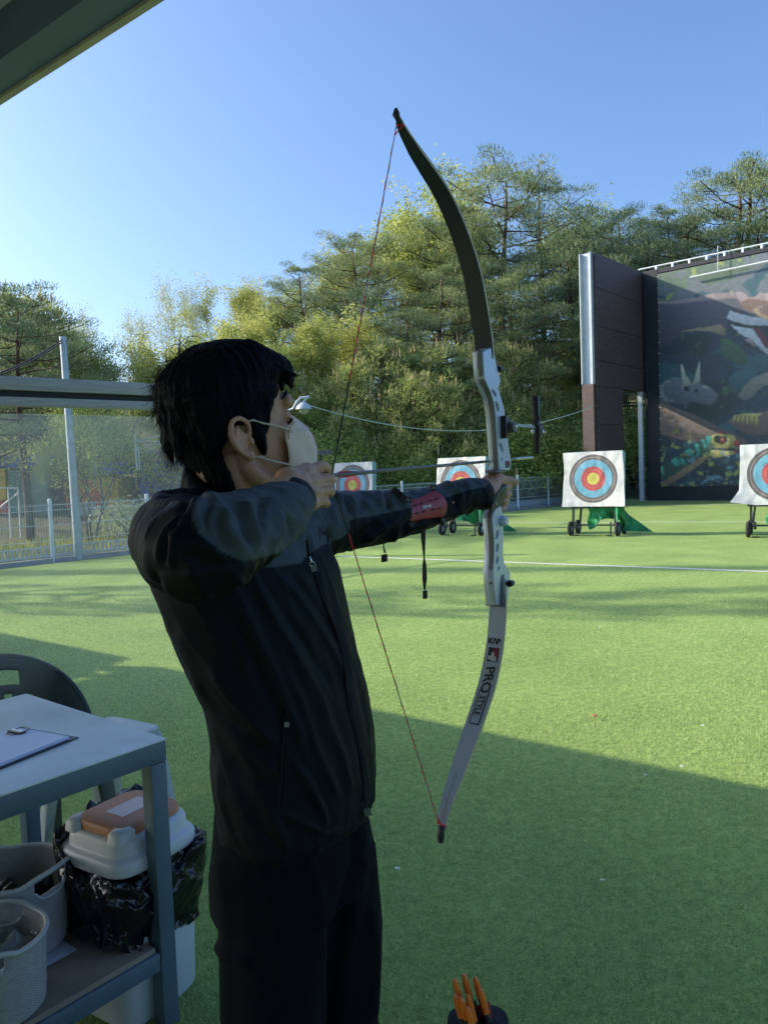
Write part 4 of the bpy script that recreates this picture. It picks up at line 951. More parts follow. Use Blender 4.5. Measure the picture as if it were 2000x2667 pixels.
def glass_mat():
    m = bpy.data.materials.new('dusty_clear_sheet'); m.use_nodes = True; t = m.node_tree; out = t.nodes['Material Output']; t.nodes.remove(t.nodes['Principled BSDF'])
    tr = t.nodes.new('ShaderNodeBsdfTransparent'); tr.inputs[0].default_value = (.93, .96, .95, 1)
    df = t.nodes.new('ShaderNodeBsdfTranslucent'); df.inputs[0].default_value = (.85, .9, .9, 1); d2 = t.nodes.new('ShaderNodeBsdfDiffuse'); d2.inputs[0].default_value = (.8, .85, .85, 1)
    gs = t.nodes.new('ShaderNodeBsdfGlossy'); gs.inputs['Roughness'].default_value = .03
    n = t.nodes.new('ShaderNodeTexNoise'); n.inputs['Scale'].default_value = 1.6; n.inputs['Detail'].default_value = 7; tc = t.nodes.new('ShaderNodeTexCoord'); mp = t.nodes.new('ShaderNodeMapping'); mp.inputs['Scale'].default_value = (2, 2, .8)
    t.links.new(tc.outputs['Object'], mp.inputs[0]); t.links.new(mp.outputs[0], n.inputs[0])
    mr = t.nodes.new('ShaderNodeMapRange'); mr.inputs['From Min'].default_value = .35; mr.inputs['From Max'].default_value = .75; mr.inputs['To Min'].default_value = .15; mr.inputs['To Max'].default_value = .34; t.links.new(n.outputs[0], mr.inputs[0])
    ad = t.nodes.new('ShaderNodeMixShader'); ad.inputs[0].default_value = .5; t.links.new(df.outputs[0], ad.inputs[1]); t.links.new(d2.outputs[0], ad.inputs[2])
    sz_ = t.nodes.new('ShaderNodeSeparateXYZ'); t.links.new(tc.outputs['Object'], sz_.inputs[0]); mz = t.nodes.new('ShaderNodeMapRange'); mz.inputs['From Min'].default_value = .35; mz.inputs['From Max'].default_value = 1.45; mz.inputs['To Min'].default_value = .06; t.links.new(sz_.outputs['Z'], mz.inputs[0]); mm = t.nodes.new('ShaderNodeMath'); mm.operation = 'MULTIPLY'; t.links.new(mr.outputs[0], mm.inputs[0]); t.links.new(mz.outputs[0], mm.inputs[1])
    mx = t.nodes.new('ShaderNodeMixShader'); t.links.new(mm.outputs[0], mx.inputs[0]); t.links.new(tr.outputs[0], mx.inputs[1]); t.links.new(ad.outputs[0], mx.inputs[2])
    fr_ = t.nodes.new('ShaderNodeFresnel'); fr_.inputs[0].default_value = 1.4
    m2 = t.nodes.new('ShaderNodeMixShader'); t.links.new(fr_.outputs[0], m2.inputs[0]); t.links.new(mx.outputs[0], m2.inputs[1]); t.links.new(gs.outputs[0], m2.inputs[2]); t.links.new(m2.outputs[0], out.inputs[0]); return m
b = MB(); b.quad(gl(t0_, .01), gl(tM, .01), gl(tM, GH-.14), gl(t0_, GH-.14)); b.build('clear_panel', glass_mat(), scr)
b = MB(); b.box(gl(tM*.62, GH-.30), (.006, .004, .16), (GD, GN, ZZ)); b.box(gl(tM*.62+.012, GH-.33), (.004, .004, .10), (GD, GN, ZZ)); b.build('tape_strip', mat('clear_tape', (.7, .75, .75), .4), scr)
# ------------------------------------------------------------------ the archer
D_ = nrm([.545, .838, 0]); C_ = nrm([.838, -.545, 0])          # towards the target / where the chest faces
M_skin = mat('skin', (.52, .290, .200), .5, vary=.10, vscale=14, bump=.18, bscale=260)
_b = M_skin.node_tree.nodes['Principled BSDF']; _b.inputs['Subsurface Weight'].default_value = .12; _b.inputs['Subsurface Radius'].default_value = (.01, .004, .002); _b.inputs['Subsurface Scale'].default_value = .5
def fabric(name, c, rough, bump=.05):
    m = mat(name, c, rough, vary=.12, vscale=9, spec=.5, bump=bump, bscale=900); b = m.node_tree.nodes['Principled BSDF']
    b.inputs['Specular IOR Level'].default_value = .17; b.inputs['Specular Tint'].default_value = (.62, .80, 1, 1); return m
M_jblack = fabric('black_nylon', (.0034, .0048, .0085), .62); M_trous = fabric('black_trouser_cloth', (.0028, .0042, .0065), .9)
M_hair = mat('black_hair', (.0035, .0035, .0048), .6, spec=.13, bump=.5, bscale=60, stretch=(1, 1, .25))
M_hair.node_tree.nodes['Principled BSDF'].inputs['Specular Tint'].default_value = (.45, .6, 1, 1)
M_cuff = mat('black_cuff_lining', (.012, .012, .018), .7)
person = empty('person', P(765, 2200, 1.27)*[1, 1, 0], 'person in a black and charcoal jacket and beige face mask drawing a recurve bow', 'person')

# head frame -------------------------------------------------------
TH = R_(34); PIT = R_(9); TILT = R_(2)
hf = np.array([math.cos(TH)*math.cos(PIT), math.sin(TH)*math.cos(PIT), math.sin(PIT)]); hl = np.array([-math.sin(TH), math.cos(TH), 0]); hu = np.cross(hf, hl)
HC = P(594, 1114, 1.245)
def H(x, y, z): return HC+hf*x+hl*y+hu*z          # x forward, y to his left, z up
def Hrings(sl, e=2.3):
    return [(H((f+b_)/2, 0, z), hf*(f-b_)/2, hl*w, e) for z, f, b_, w in sl]
B = MB()
B.loft(Hrings([(-.126, .082, .050, .014), (-.118, .094, .030, .028), (-.100, .098, .000, .042), (-.080, .098, -.020, .052), (-.055, .097, -.040, .062), (-.030, .094, -.056, .068), (0, .090, -.068, .072), (.03, .096, -.078, .074), (.06, .092, -.080, .075), (.09, .072, -.066, .062), (.108, .045, -.045, .043), (.117, .012, -.020, .018)], 2.25), 40)
# brow ridge, nose, lips, eyelids, cheekbones
B.caps([H(.090, -.045, .026), H(.101, -.018, .030), H(.101, .018, .030), H(.090, .045, .026)], [.010, .012, .012, .010])
B.caps([H(.098, 0, .018), H(.108, 0, -.004), H(.122, 0, -.026)], [.008, .0085, .011]); B.sph(H(.110, -.013, -.030), .009); B.sph(H(.110, .013, -.030), .009)
B.caps([H(.099, -.020, -.056), H(.107, 0, -.054), H(.099, .020, -.056)], [.005, .008, .005]); B.caps([H(.098, -.018, -.067), H(.105, 0, -.069), H(.098, .018, -.067)], [.005, .009, .005])
for s in (-1, 1):
    B.ell(H(.083, s*.034, .004), np.array([hf*.014, hl*.018, hu*.013])); B.ell(H(.064, s*.046, -.022), np.array([hf*.024, hl*.020, hu*.020]))
B.caps([H(.085, 0, -.112), H(.096, 0, -.104)], [.018, .016])
# jaw line
for s in (-1, 1): B.caps([H(-.010, s*.060, -.045), H(.0, s*.058, -.075), H(.05, s*.036, -.108), H(.083, s*.012, -.118)], [.016, .016, .015, .014])
# neck
NB = P(600, 1345, 1.255)
B.caps([H(-.010, 0, -.03), (H(-.0, 0, -.09)+NB)*.5, NB, NB-ZZ*.05], [.056, .054, .060, .078], 0, 20)
B.caps([H(-.03, -.050, -.05), NB+C_*.05+D_*(-.02)+ZZ*.02], [.014, .014])
# right ear (near side) and left ear
for s in (-1, 1):
    ec = H(-.016, s*.073, -.021); of = hl*s
    ex = nrm(hf*.98-hu*.05-of*.0)*1.12; ey = nrm(hu+hf*-.12)
    def E(a, c, o_): return ec+ex*a+ey*c+of*o_
    B.ell(E(-.002, .0, .004), np.array([ex*.012, ey*.022, of*.006]))
    B.caps([E(.014, .006, .006), E(.014, .022, .012), E(.003, .032, .017), E(-.011, .028, .021), E(-.018, .012, .023), E(-.017, -.004, .021), E(-.010, -.018, .016), E(-.001, -.025, .011)], [.0035, .0040, .0043, .0045, .0045, .0045, .0045, .005], 0, 8, 4)
    B.caps([E(-.001, .020, .011), E(-.008, .010, .015), E(-.0095, -.002, .014), E(-.006, -.012, .012)], [.003, .0036, .0036, .0036], 0, 8, 3)
    B.ell(E(.004, -.026, .009), np.array([ex*.0085, ey*.0095, of*.006])); B.ell(E(.013, -.004, .007), np.array([ex*.0045, ey*.008, of*.006]))
    B.ell(E(-.010, .004, .007), np.array([ex*.009, ey*.022, of*.009]))

# torso, arms, legs ------------------------------------------------
TOR = [  # photo silhouette of the jacket: v, left u, right u
 (1290, 470, 730), (1330, 425, 800), (1370, 392, 850), (1420, 368, 868), (1500, 380, 898), (1600, 408, 921), (1700, 452, 942), (1800, 500, 962), (1900, 531, 980), (1990, 540, 985), (2070, 546, 981)]
YT = 1.27
def tring(v, ul, ur, k=1.0, z=None, a=.19, c=.125, e=2.3, Y=YT):
    m = P((ul+ur)/2, v, Y); w = (ur-ul)/2/FPX*Y/.150*k
    if z is not None: m[2] = z
    return (m, D_*a*w, C_*c*w, e)
def fit_rings(rows, ext, it=10):
    """nudge each ring until the outline of the whole loft meets the wanted left / right edge at its height"""
    cur = [list(x) for x in rows]; vs = np.array([x[0] for x in rows], float)
    for _ in range(it):
        rr_ = [tring(v, a, c) for v, a, c in cur]+ext(cur); pts = []
        for i in range(len(rr_)-1):
            for f in np.linspace(0, 1, 14, endpoint=False):
                c, a, b = [rr_[i][k]*(1-f)+rr_[i+1][k]*f for k in range(3)]
                th = np.linspace(0, 2*math.pi, 72, endpoint=False); e = 2.3; x, y = np.cos(th), np.sin(th); k = (np.abs(x)**e+np.abs(y)**e)**(-1/e)
                pts.append(c+np.outer(x*k, a)+np.outer(y*k, b))
        Q_ = px(np.concatenate(pts))
        for i, (v, a, c) in enumerate(rows):
            m = np.abs(Q_[:, 1]-v) < 9
            if m.sum() < 8: continue
            cur[i][1] += .7*(a+7-Q_[m, 0].min()); cur[i][2] += .7*(c-7-Q_[m, 0].max())
        for k in (1, 2):
            a = np.array([x[k]-y[k] for x, y in zip(cur, rows)]); a2 = np.convolve(np.pad(a, 1, 'edge'), [.2, .6, .2], 'valid')
            for i in range(len(cur)): cur[i][k] = rows[i][k]+a2[i]
    return [tuple(x) for x in cur]
hem = lambda cur: [tring(2110, cur[-1][1]+3, cur[-1][2]-5, 1.0, .93), tring(2110, cur[-1][1]+4, cur[-1][2]-8, .99, .905)]
TOR = fit_rings(TOR+[(2130, 550, 972)], hem)
SR = P(462, 1400, 1.10); ELR = P(525, 1434, .885); WRR = P(757, 1283, 1.10)
SL = P(800, 1352, 1.40); ELL = P(1040, 1335, 1.55); WRL = P(1262, 1283, 1.70)
B.loft([tring(v, a, c, .80) for v, a, c in TOR], 32)
B.caps([NB+ZZ*-.03, SR], [.06, .05]); B.caps([NB+ZZ*-.03, SL], [.06, .05])
B.caps([SR, (SR+ELR)/2, ELR], [.052, .046, .038]); B.caps([ELR, (ELR*2+WRR)/3, WRR], [.038, .038, .026])
B.caps([SL, (SL+ELL)/2, ELL], [.050, .042, .036]); B.caps([ELL, (ELL*2+WRL)/3, WRL], [.036, .036, .026])
HIP = P(765, 2150, 1.27); HIP[2] = .90; HP = lambda d, c, z: np.array([HIP[0], HIP[1], 0])+D_*d+C_*c+ZZ*z
for s, kd in ((-1, -.105), (1, .115)):
    B.caps([HP(s*.075, 0, .90), HP(s*.085, .0, .70), HP(s*.11, .01, .49), HP(s*.17, .0, .28), HP(s*.19, -.01, .09)], [.064, .060, .050, .046, .036], 0, 16)
    B.caps([HP(s*.20, -.03, .055), HP(s*.205, .06, .045), HP(s*.21, .16, .035)], [.036, .036, .03])
B.loft([(HP(0, 0, z), D_*a, C_*c, 2.2) for z, a, c in ((.84, .10, .07), (.92, .120, .080), (1.0, .125, .082))], 24)

# right hand: hooks the string, back of the hand to the camera ------
Hh = lambda u, v, y: P(u, v, y)
W0 = Hh(750, 1272, 1.092)
# palm slab: knuckle row from index (top) to little finger (bottom)
KN = [Hh(800, 1227, 1.150), Hh(818, 1253, 1.145), Hh(822, 1283, 1.135), Hh(815, 1311, 1.125)]
KR = [.0125, .0125, .0115, .0105]
for i, (k, r) in enumerate(zip(KN, KR)):
    m = (W0+k)/2+np.array([-.002, -.004, 0]); B.caps([W0+ZZ*(.012-.008*i)*.8, m, k], [.0215, .0165, r*1.08])
for a in range(3): B.caps([(W0*.4+KN[a]*.6), (W0*.4+KN[a+1]*.6)], .013); B.caps([(W0*.15+KN[a]*.85), (W0*.15+KN[a+1]*.85)], .0112)
B.caps([ELR*.2+WRR*.8, P(735, 1290, 1.07), W0, (W0*.7+KN[1]*.3)], [.024, .0245, .0245, .024])
# fingers: knuckle -> first joint (screen right edge) -> curl back round the string
def fing(k, pip, dip, tip, r): B.caps([k, (k+pip)/2, pip, dip, tip], [r*1.05, r*.98, r*1.0, r*.88, r*.78], 0, 12, 4)
fing(KN[0], Hh(838, 1214, 1.175), Hh(851, 1221, 1.192), Hh(842, 1233, 1.202), .0092)
fing(KN[1], Hh(856, 1247, 1.168), Hh(862, 1251, 1.186), Hh(842, 1256, 1.196), .0094)
fing(KN[2], Hh(857, 1277, 1.158), Hh(859, 1283, 1.176), Hh(838, 1286, 1.184), .0090)
fing(KN[3], Hh(842, 1304, 1.145), Hh(850, 1312, 1.158), Hh(832, 1312, 1.166), .0078)
# thumb tucked behind the hand, leaves the side of the palm near its base
B.caps([W0+ZZ*.006+D_*.012, Hh(785, 1237, 1.150), Hh(812, 1240, 1.175), Hh(832, 1262, 1.186)], [.016, .013, .0105, .0085])

# left hand: round the grip -----------------------------------------
W1 = P(1262, 1284, 1.70)
B.caps([ELL*.15+WRL*.85, W1, P(1278, 1262, 1.725)], [.026, .026, .024])
B.caps([W1, P(1284, 1256, 1.735), P(1302, 1249, 1.752)], [.024, .0195, .015])                   # base of thumb
B.caps([P(1262, 1270, 1.70), P(1282, 1243, 1.732), P(1300, 1241, 1.748)], [.022, .012, .010])     # web under the shelf
B.caps([P(1270, 1292, 1.70), P(1278, 1278, 1.728), P(1286, 1268, 1.745)], [.018, .015, .012])      # heel
B.caps([P(1300, 1249, 1.750), P(1316, 1251, 1.765), P(1330, 1252, 1.776), P(1342, 1256, 1.782)], [.0145, .0112, .0105, .0082], 0, 12, 4)
# palm on the far side of the grip, then four fingers that come round to this side
B.caps([W1+np.array([0, .01, -.004]), P(1285, 1290, 1.765), P(1290, 1318, 1.765)], [.020, .016, .012])
for v, u, r, dy in ((1268, 1322, .0088, .0), (1286, 1323, .0092, .0), (1305, 1318, .0090, -.002), (1323, 1312, .0080, -.004)):
    B.caps([P(1281, v-4, 1.758), P(1300, v-2, 1.792), P(u-2, v-1, 1.795+dy), P(u, v, 1.772+dy), P(u-7, v+2, 1.757+dy)], [r*1.1, r*1.05, r, r*.95, r*.8], 0, 12, 4)
Vb, Fb = vox(B, .0023, 3, .5)
# gentle knuckle creases / tendons on the draw hand (real relief)
Nb = vnormals(Vb, Fb); Q = px(Vb); nearm = (Vb[:, 1] < 1.23) & (Q[:, 0] > 730) & (Q[:, 0] < 880) & (Q[:, 1] > 1180) & (Q[:, 1] < 1350)
def relief(V, N, Q, mask, pl, amp, w):
    d, t = seg_dist(Q[mask], pl); V[mask] += N[mask]*(amp*np.exp(-(d/w)**2)*np.clip(np.minimum(t, 1-t)*6, 0, 1))[:, None]
for i, k in enumerate([(805, 1226), (822, 1252), (824, 1283), (815, 1311)]):
    relief(Vb, Nb, Q, nearm, [(765, 1268+6*i), ((765+k[0])/2, (1268+6*i+k[1])/2-2), k], .0008, 4); relief(Vb, Nb, Q, nearm, [(k[0]-6, k[1]), (k[0]+2, k[1]), (k[0]+8, k[1])], .0022, 7)
for pl in ([(828, 1240), (840, 1238), (858, 1236)], [(830, 1268), (846, 1265), (862, 1263)], [(832, 1296), (846, 1293), (858, 1291)]): relief(Vb, Nb, Q, nearm, [pl[0], pl[0], *pl[1:], pl[-1]], -.0022, 2.2)
body = mobj('body', Vb, Fb, M_skin, person, True)
# brow, lashes, nostril side details
b = MB()
for s in (-1, 1):
    pts = [H(.076, s*.056, .030), H(.090, s*.046, .038), H(.100, s*.028, .041), H(.104, s*.014, .036)]
    b.caps(pts, [.0012, .0026, .0028, .0016], 0, 6, 4)
    b.caps([H(.083, s*.052, -.0005), H(.0945, s*.040, -.0035), H(.098, s*.030, -.0035), H(.095, s*.019, .000)], [.0006, .0012, .0012, .0006], 0, 6, 4)
b.build('eyebrows_and_lashes', M_hair, person, True)

# jacket -------------------------------------------------------------
J = MB()
J.loft([tring(v, a, c) for v, a, c in TOR]+hem(TOR), 48)
J.caps([NB-ZZ*.045, (NB+SR)/2-ZZ*.015, SR], [.075, .070, .068], 0, 20); J.caps([NB-ZZ*.045, (NB+SL)/2-ZZ*.025, SL], [.075, .07, .064], 0, 20)
J.caps([SR-D_*.0, (SR+ELR)/2-ZZ*.006, ELR, P(655, 1372, .985), P(760, 1316, 1.075)], [.066, .066, .060, .050, .036], 0, 24, 6)
def at(u, v, Y, r): return P(u, v, Y), r
arm = [at(810, 1362, 1.40, .068), at(885, 1358, 1.45, .058), at(1000, 1345, 1.525, .052), at(1055, 1338, 1.56, .046), at(1120, 1320, 1.60, .041), at(1200, 1297, 1.66, .0395), at(1243, 1287, 1.688, .0355)]
J.caps([a[0] for a in arm], [a[1] for a in arm], 0, 24, 6)
# collar
cz = nrm(ZZ+np.array([-.05, .1, 0]))
for k, (dz, r) in enumerate([(0, .078)]):
    J.loft([(NB+ZZ*-.06, D_*.10, C_*.10), (NB+ZZ*.0, D_*.080, C_*.082-ZZ*.020), (NB+ZZ*.050-C_*.0, D_*.072, C_*.074-ZZ*.034), (NB+ZZ*.060-C_*.0, D_*.066, C_*.068-ZZ*.034)], 32)
Vj, Fj = vox(J, .0034, 7, .5)
Qj = px(Vj); Nj = vnormals(Vj, Fj); Yj = Vj[:, 1]
facing = np.clip(-(Nj@FW)*2.0+.35, 0, 1)
def seg3(Pt, a, b_):
    ab = b_-a; t = np.clip(((Pt-a)@ab)/(ab@ab), 0, 1); return np.linalg.norm(Pt-(a+t[:, None]*ab), axis=1), t
dU, tU = seg3(Vj, SR, ELR); dF, tF = seg3(Vj, ELR, WRR); isR = (np.minimum(dU, dF) < .105) & ((Yj < 1.10) | (dF < .072) | (dU < .09))
dL, tL = seg3(Vj, P(830, 1362, 1.41), P(1246, 1286, 1.69)); isL = (dL < .085) & (Yj > 1.385) & (Qj[:, 0] > 850)
isT = ~isR & ~isL
disp = np.zeros(len(Vj))
def fold(mask, pl, amp, w):
    if not mask.any(): return
    m = mask & (facing > .02) & (np.abs(Qj[:, 0]-np.mean([p[0] for p in pl])) < 420)
    d, t = seg_dist(Qj[m], pl); f = amp*np.exp(-(d/w)**2)*np.clip(np.minimum(t, 1-t)*5+.15, 0, 1)*facing[m]
    disp[m] += f
Z8 = lambda pts: [(350+x/3.016, 1250+y/3.016) for x, y in pts]
# folds of the drawing sleeve (ridge +, valley -)
for pl, a, w in [
 ([(560, 160), (500, 210), (480, 290), (500, 360), (545, 420)], .010, 9), ([(600, 170), (560, 240), (545, 320), (570, 400)], -.009, 8),
 ([(720, 200), (715, 290), (740, 380), (800, 480), (870, 560)], .008, 8), ([(700, 240), (660, 330), (700, 440), (780, 540)], -.008, 10),
 ([(850, 150), (880, 230), (930, 340), (960, 450), (960, 560)], .010, 9), ([(810, 190), (840, 300), (890, 400), (930, 500)], -.008, 8),
 ([(960, 130), (1000, 200), (1000, 320), (990, 420), (1000, 500)], -.009, 8), ([(1010, 130), (1080, 190), (1180, 260), (1290, 300)], .008, 6), ([(990, 110), (1100, 160), (1200, 220), (1280, 300)], -.006, 5),
 ([(1130, 60), (1230, 110), (1310, 170), (1370, 240)], .007, 6), ([(1090, 240), (1130, 330), (1140, 420), (1110, 500)], .009, 10), ([(1200, 290), (1230, 370), (1210, 450), (1140, 520)], -.008, 9), ([(1290, 300), (1320, 370), (1280, 450), (1200, 520)], .007, 8),
 ([(340, 370), (400, 300), (470, 230), (540, 165)], .009, 6), ([(300, 370), (370, 290), (450, 215)], -.006, 6), ([(220, 450), (260, 380), (330, 310), (400, 260)], .006, 5), ([(310, 400), (305, 500), (285, 600), (290, 680)], .007, 7), ([(190, 640), (200, 540), (240, 430)], .006, 6), ([(250, 650), (255, 540), (270, 440)], -.005, 7),
 ([(160, 720), (400, 715), (640, 690), (900, 640), (1000, 605)], -.005, 4), ([(170, 740), (400, 735), (640, 710), (880, 665)], .003, 5),
 ([(150, 700), (200, 850), (330, 960), (480, 1000), (640, 950)], -.008, 14), ([(200, 800), (330, 920), (480, 950), (640, 910)], .007, 9), ([(790, 770), (830, 800), (880, 790), (895, 750)], .007, 5),
 ([(420, 420), (560, 520), (700, 600)], .005, 14), ([(380, 560), (520, 620), (700, 650)], -.005, 14)]:
    fold(isR, Z8(pl), a, w)
Z5 = lambda pts: [(850+x/3.318, 1150+y/3.318) for x, y in pts]
for pl, a, w in [
 ([(80, 440), (110, 520), (160, 620), (200, 680)], .010, 7), ([(120, 430), (170, 520), (210, 640)], -.008, 6), ([(180, 430), (240, 520), (250, 620), (230, 680)], .007, 7), ([(300, 440), (320, 540), (270, 640)], -.006, 8),
 ([(430, 430), (470, 500), (480, 560)], .006, 8), ([(530, 420), (600, 460), (660, 520), (690, 600)], .009, 6), ([(560, 450), (560, 520), (580, 580)], .007, 5), ([(510, 440), (530, 520), (540, 600)], -.008, 6), ([(600, 410), (700, 440), (780, 470)], -.006, 5),
 ([(700, 400), (730, 440), (740, 480)], .005, 4), ([(760, 400), (790, 440), (800, 475)], -.005, 4), ([(820, 400), (840, 430), (860, 470)], .005, 4),
 ([(1000, 350), (1080, 380), (1150, 430), (1170, 500)], .007, 6), ([(1050, 340), (1150, 390), (1220, 400)], -.006, 6), ([(1180, 330), (1230, 400), (1240, 480)], .006, 7), ([(1100, 420), (1120, 500), (1110, 600)], -.006, 8),
 ([(200, 690), (330, 650), (440, 625), (540, 600)], -.004, 3), ([(330, 870), (430, 780), (560, 700), (650, 650)], .009, 9), ([(200, 880), (330, 790), (470, 700)], -.007, 10), ([(560, 860), (600, 780), (650, 700)], .008, 8), ([(640, 790), (700, 740), (760, 700)], -.008, 7), ([(700, 760), (800, 730), (900, 700)], .006, 7), ([(1000, 680), (1120, 660), (1240, 620), (1330, 580)], -.005, 7), ([(960, 650), (1100, 640), (1230, 600)], .005, 7),
 ([(90, 700), (100, 800), (110, 900)], .008, 9)]:
    fold(isL, Z5(pl), a, w)
Z2 = lambda pts: [(400+x/1.746, 1400+y/1.746) for x, y in pts]
for pl, a, w in [
 ([(440, 180), (520, 330), (640, 520), (760, 720), (800, 900)], .007, 11), ([(480, 170), (580, 320), (700, 500), (800, 680)], -.006, 9), ([(560, 160), (650, 260), (740, 390), (830, 540), (880, 640)], .007, 9), ([(620, 150), (700, 260), (790, 380), (850, 500)], -.006, 8),
 ([(380, 280), (450, 420), (560, 640), (650, 860), (720, 1100), (760, 1240)], .008, 13), ([(330, 300), (420, 480), (520, 700), (600, 900)], -.007, 12), ([(260, 590), (330, 700), (430, 820), (560, 960)], .009, 13), ([(240, 700), (330, 820), (450, 940), (540, 1010)], -.007, 12),
 ([(600, 600), (680, 760), (730, 940), (800, 1100), (850, 1200)], .007, 10), ([(640, 1020), (700, 1130), (770, 1250), (790, 1340)], .008, 9), ([(680, 1000), (740, 1120), (800, 1250)], -.006, 8), ([(760, 720), (810, 860), (860, 1000), (900, 1160)], .006, 9),
 ([(380, 860), (450, 960), (520, 1030), (560, 1090)], .008, 12), ([(350, 1000), (430, 1080), (530, 1130)], -.006, 10), ([(500, 1240), (560, 1300), (590, 1380), (600, 1460)], .008, 12), ([(560, 1240), (680, 1300), (790, 1350), (860, 1330)], .006, 8), ([(480, 1330), (580, 1420), (640, 1450)], -.006, 9),
 ([(880, 300), (920, 480), (950, 640), (980, 800)], .004, 8), ([(850, 140), (870, 260), (900, 400), (930, 560)], -.004, 8), ([(760, 300), (850, 480), (880, 620), (890, 780), (940, 1000), (955, 1180)], -.0035, 3.2),
 ([(300, 330), (350, 480), (370, 640)], -.006, 14), ([(100, 420), (170, 560), (230, 740)], .006, 12), ([(290, 1000), (300, 1150), (330, 1300), (360, 1460)], .006, 12)]:
    fold(isT, Z2(pl), a, w)
for pl, a, w in [([(330, 60), (250, 110), (150, 190)], .008, 8), ([(100, 210), (220, 190), (340, 180), (450, 205)], .006, 4), ([(420, 60), (540, 110), (700, 190)], .010, 8), ([(320, 40), (350, 80), (400, 110)], .008, 6)]:
    fold(~isL, Z8(pl), a, w)
for pl, a, w in [([(650, 250), (700, 400), (780, 600)], .006, 5), ([(760, 100), (860, 250), (980, 480), (1040, 560)], .006, 4), ([(830, 120), (960, 330), (1040, 470)], -.005, 4), ([(600, 560), (640, 760), (680, 1000), (720, 1180)], .006, 5), ([(560, 700), (600, 900), (640, 1160)], -.006, 5), ([(780, 300), (810, 500), (830, 700), (900, 860)], .005, 5)]:
    fold(isT, [(740+x/9.217, 1320+y/9.217) for x, y in pl], a, w)
for _ in range(4):      # relax so that folds run out softly
    acc = np.zeros(len(Vj)); cnt = np.zeros(len(Vj))
    for k in range(4):
        a_, b_ = Fj[:, k], Fj[:, (k+1) % 4]; np.add.at(acc, a_, disp[b_]); np.add.at(acc, b_, disp[a_]); np.add.at(cnt, a_, 1); np.add.at(cnt, b_, 1)
    disp = .5*disp+.5*acc/np.maximum(cnt, 1)
Vj += Nj*(disp*np.where(isT, .70, 1.1))[:, None]
# small crumples everywhere
cr = np.array([noise.noise(Vector(((v[0]+v[1]*.4)*16, (v[1]-v[0]*.4)*16, v[2]*9))) for v in Vj]); cr2 = np.array([noise.noise(Vector(v*38)) for v in Vj])
Nj = vnormals(Vj, Fj); rid = np.zeros(len(Vj)); axU = nrm(ELR-SR); axF = nrm(WRR-ELR); axL = nrm(P(1246, 1286, 1.69)-P(830, 1362, 1.41)); dT = nrm(C_*.35+D_*.25-ZZ*.9)
for k in range(len(Vj)):
    v = Vj[k]
    if isR[k]: a = axU if dU[k] < dF[k] else axF; o = SR if dU[k] < dF[k] else ELR; s_, amp = 30, .0042
    elif isL[k]: a, o, s_, amp = axL, SL, 34, .0034
    else: a, o, s_, amp = None, NB, 0, .0030
    if a is not None: t_ = (v-o)@a; w_ = (v-o)-a*t_; q_ = (t_*s_+w_[2]*14, w_[0]*9+w_[1]*9, w_[2]*7)
    else: t_ = (v-o)@dT; w_ = (v-o)-dT*t_; q_ = (w_[0]*34, w_[1]*34, t_*4+w_[2]*20)
    rid[k] = amp*(.45-abs(noise.noise(q_))*1.6)*(.35+.9*abs(noise.noise((v[0]*7, v[1]*7, v[2]*7+3))))
Vj += Nj*(cr*.0022+cr2*.0010+rid*1.9)[:, None]
# colour panels: charcoal yoke and upper sleeves; draw sleeve's shaded left painted black
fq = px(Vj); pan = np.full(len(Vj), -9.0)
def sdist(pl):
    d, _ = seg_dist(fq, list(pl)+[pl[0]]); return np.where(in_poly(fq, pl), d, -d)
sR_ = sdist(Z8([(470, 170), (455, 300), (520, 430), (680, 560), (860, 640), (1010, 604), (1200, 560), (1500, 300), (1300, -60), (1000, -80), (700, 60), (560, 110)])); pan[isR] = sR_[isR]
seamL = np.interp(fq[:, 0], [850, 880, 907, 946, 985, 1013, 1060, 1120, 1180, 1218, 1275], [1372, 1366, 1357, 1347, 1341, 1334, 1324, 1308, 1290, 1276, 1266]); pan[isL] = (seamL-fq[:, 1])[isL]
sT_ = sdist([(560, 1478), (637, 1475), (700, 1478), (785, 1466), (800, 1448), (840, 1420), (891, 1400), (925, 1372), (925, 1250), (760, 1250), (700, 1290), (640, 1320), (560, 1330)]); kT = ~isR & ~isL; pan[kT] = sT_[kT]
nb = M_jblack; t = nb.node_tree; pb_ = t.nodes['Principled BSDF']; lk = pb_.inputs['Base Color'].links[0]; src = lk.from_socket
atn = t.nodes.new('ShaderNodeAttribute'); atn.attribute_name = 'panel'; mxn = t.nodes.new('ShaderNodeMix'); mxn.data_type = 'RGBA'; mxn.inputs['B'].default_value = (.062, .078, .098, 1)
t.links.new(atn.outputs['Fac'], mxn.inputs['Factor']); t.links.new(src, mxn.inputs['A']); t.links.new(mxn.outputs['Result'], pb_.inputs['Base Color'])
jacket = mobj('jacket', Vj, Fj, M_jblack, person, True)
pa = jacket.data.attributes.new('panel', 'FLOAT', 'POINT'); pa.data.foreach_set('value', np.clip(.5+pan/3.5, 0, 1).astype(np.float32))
BJ = BVHTree.FromPolygons([Vector(v) for v in Vj], [tuple(int(i) for i in f) for f in Fj])
def drape(u, v, off=.002, tree=None, ymin=0):
    d = Vector(nrm(ray(u, v))); o = Vector(CAM)
    for _ in range(4):
        h = (tree or BJ).ray_cast(o, d)
        if h[0] is None: return None
        if h[0].y >= ymin: break
        o = h[0]+d*.01
    n = h[1] if h[1].dot(d) < 0 else -h[1]
    n = nrm(np.array(n)-np.array(d)*.6)
    return np.array(h[0])+n*off
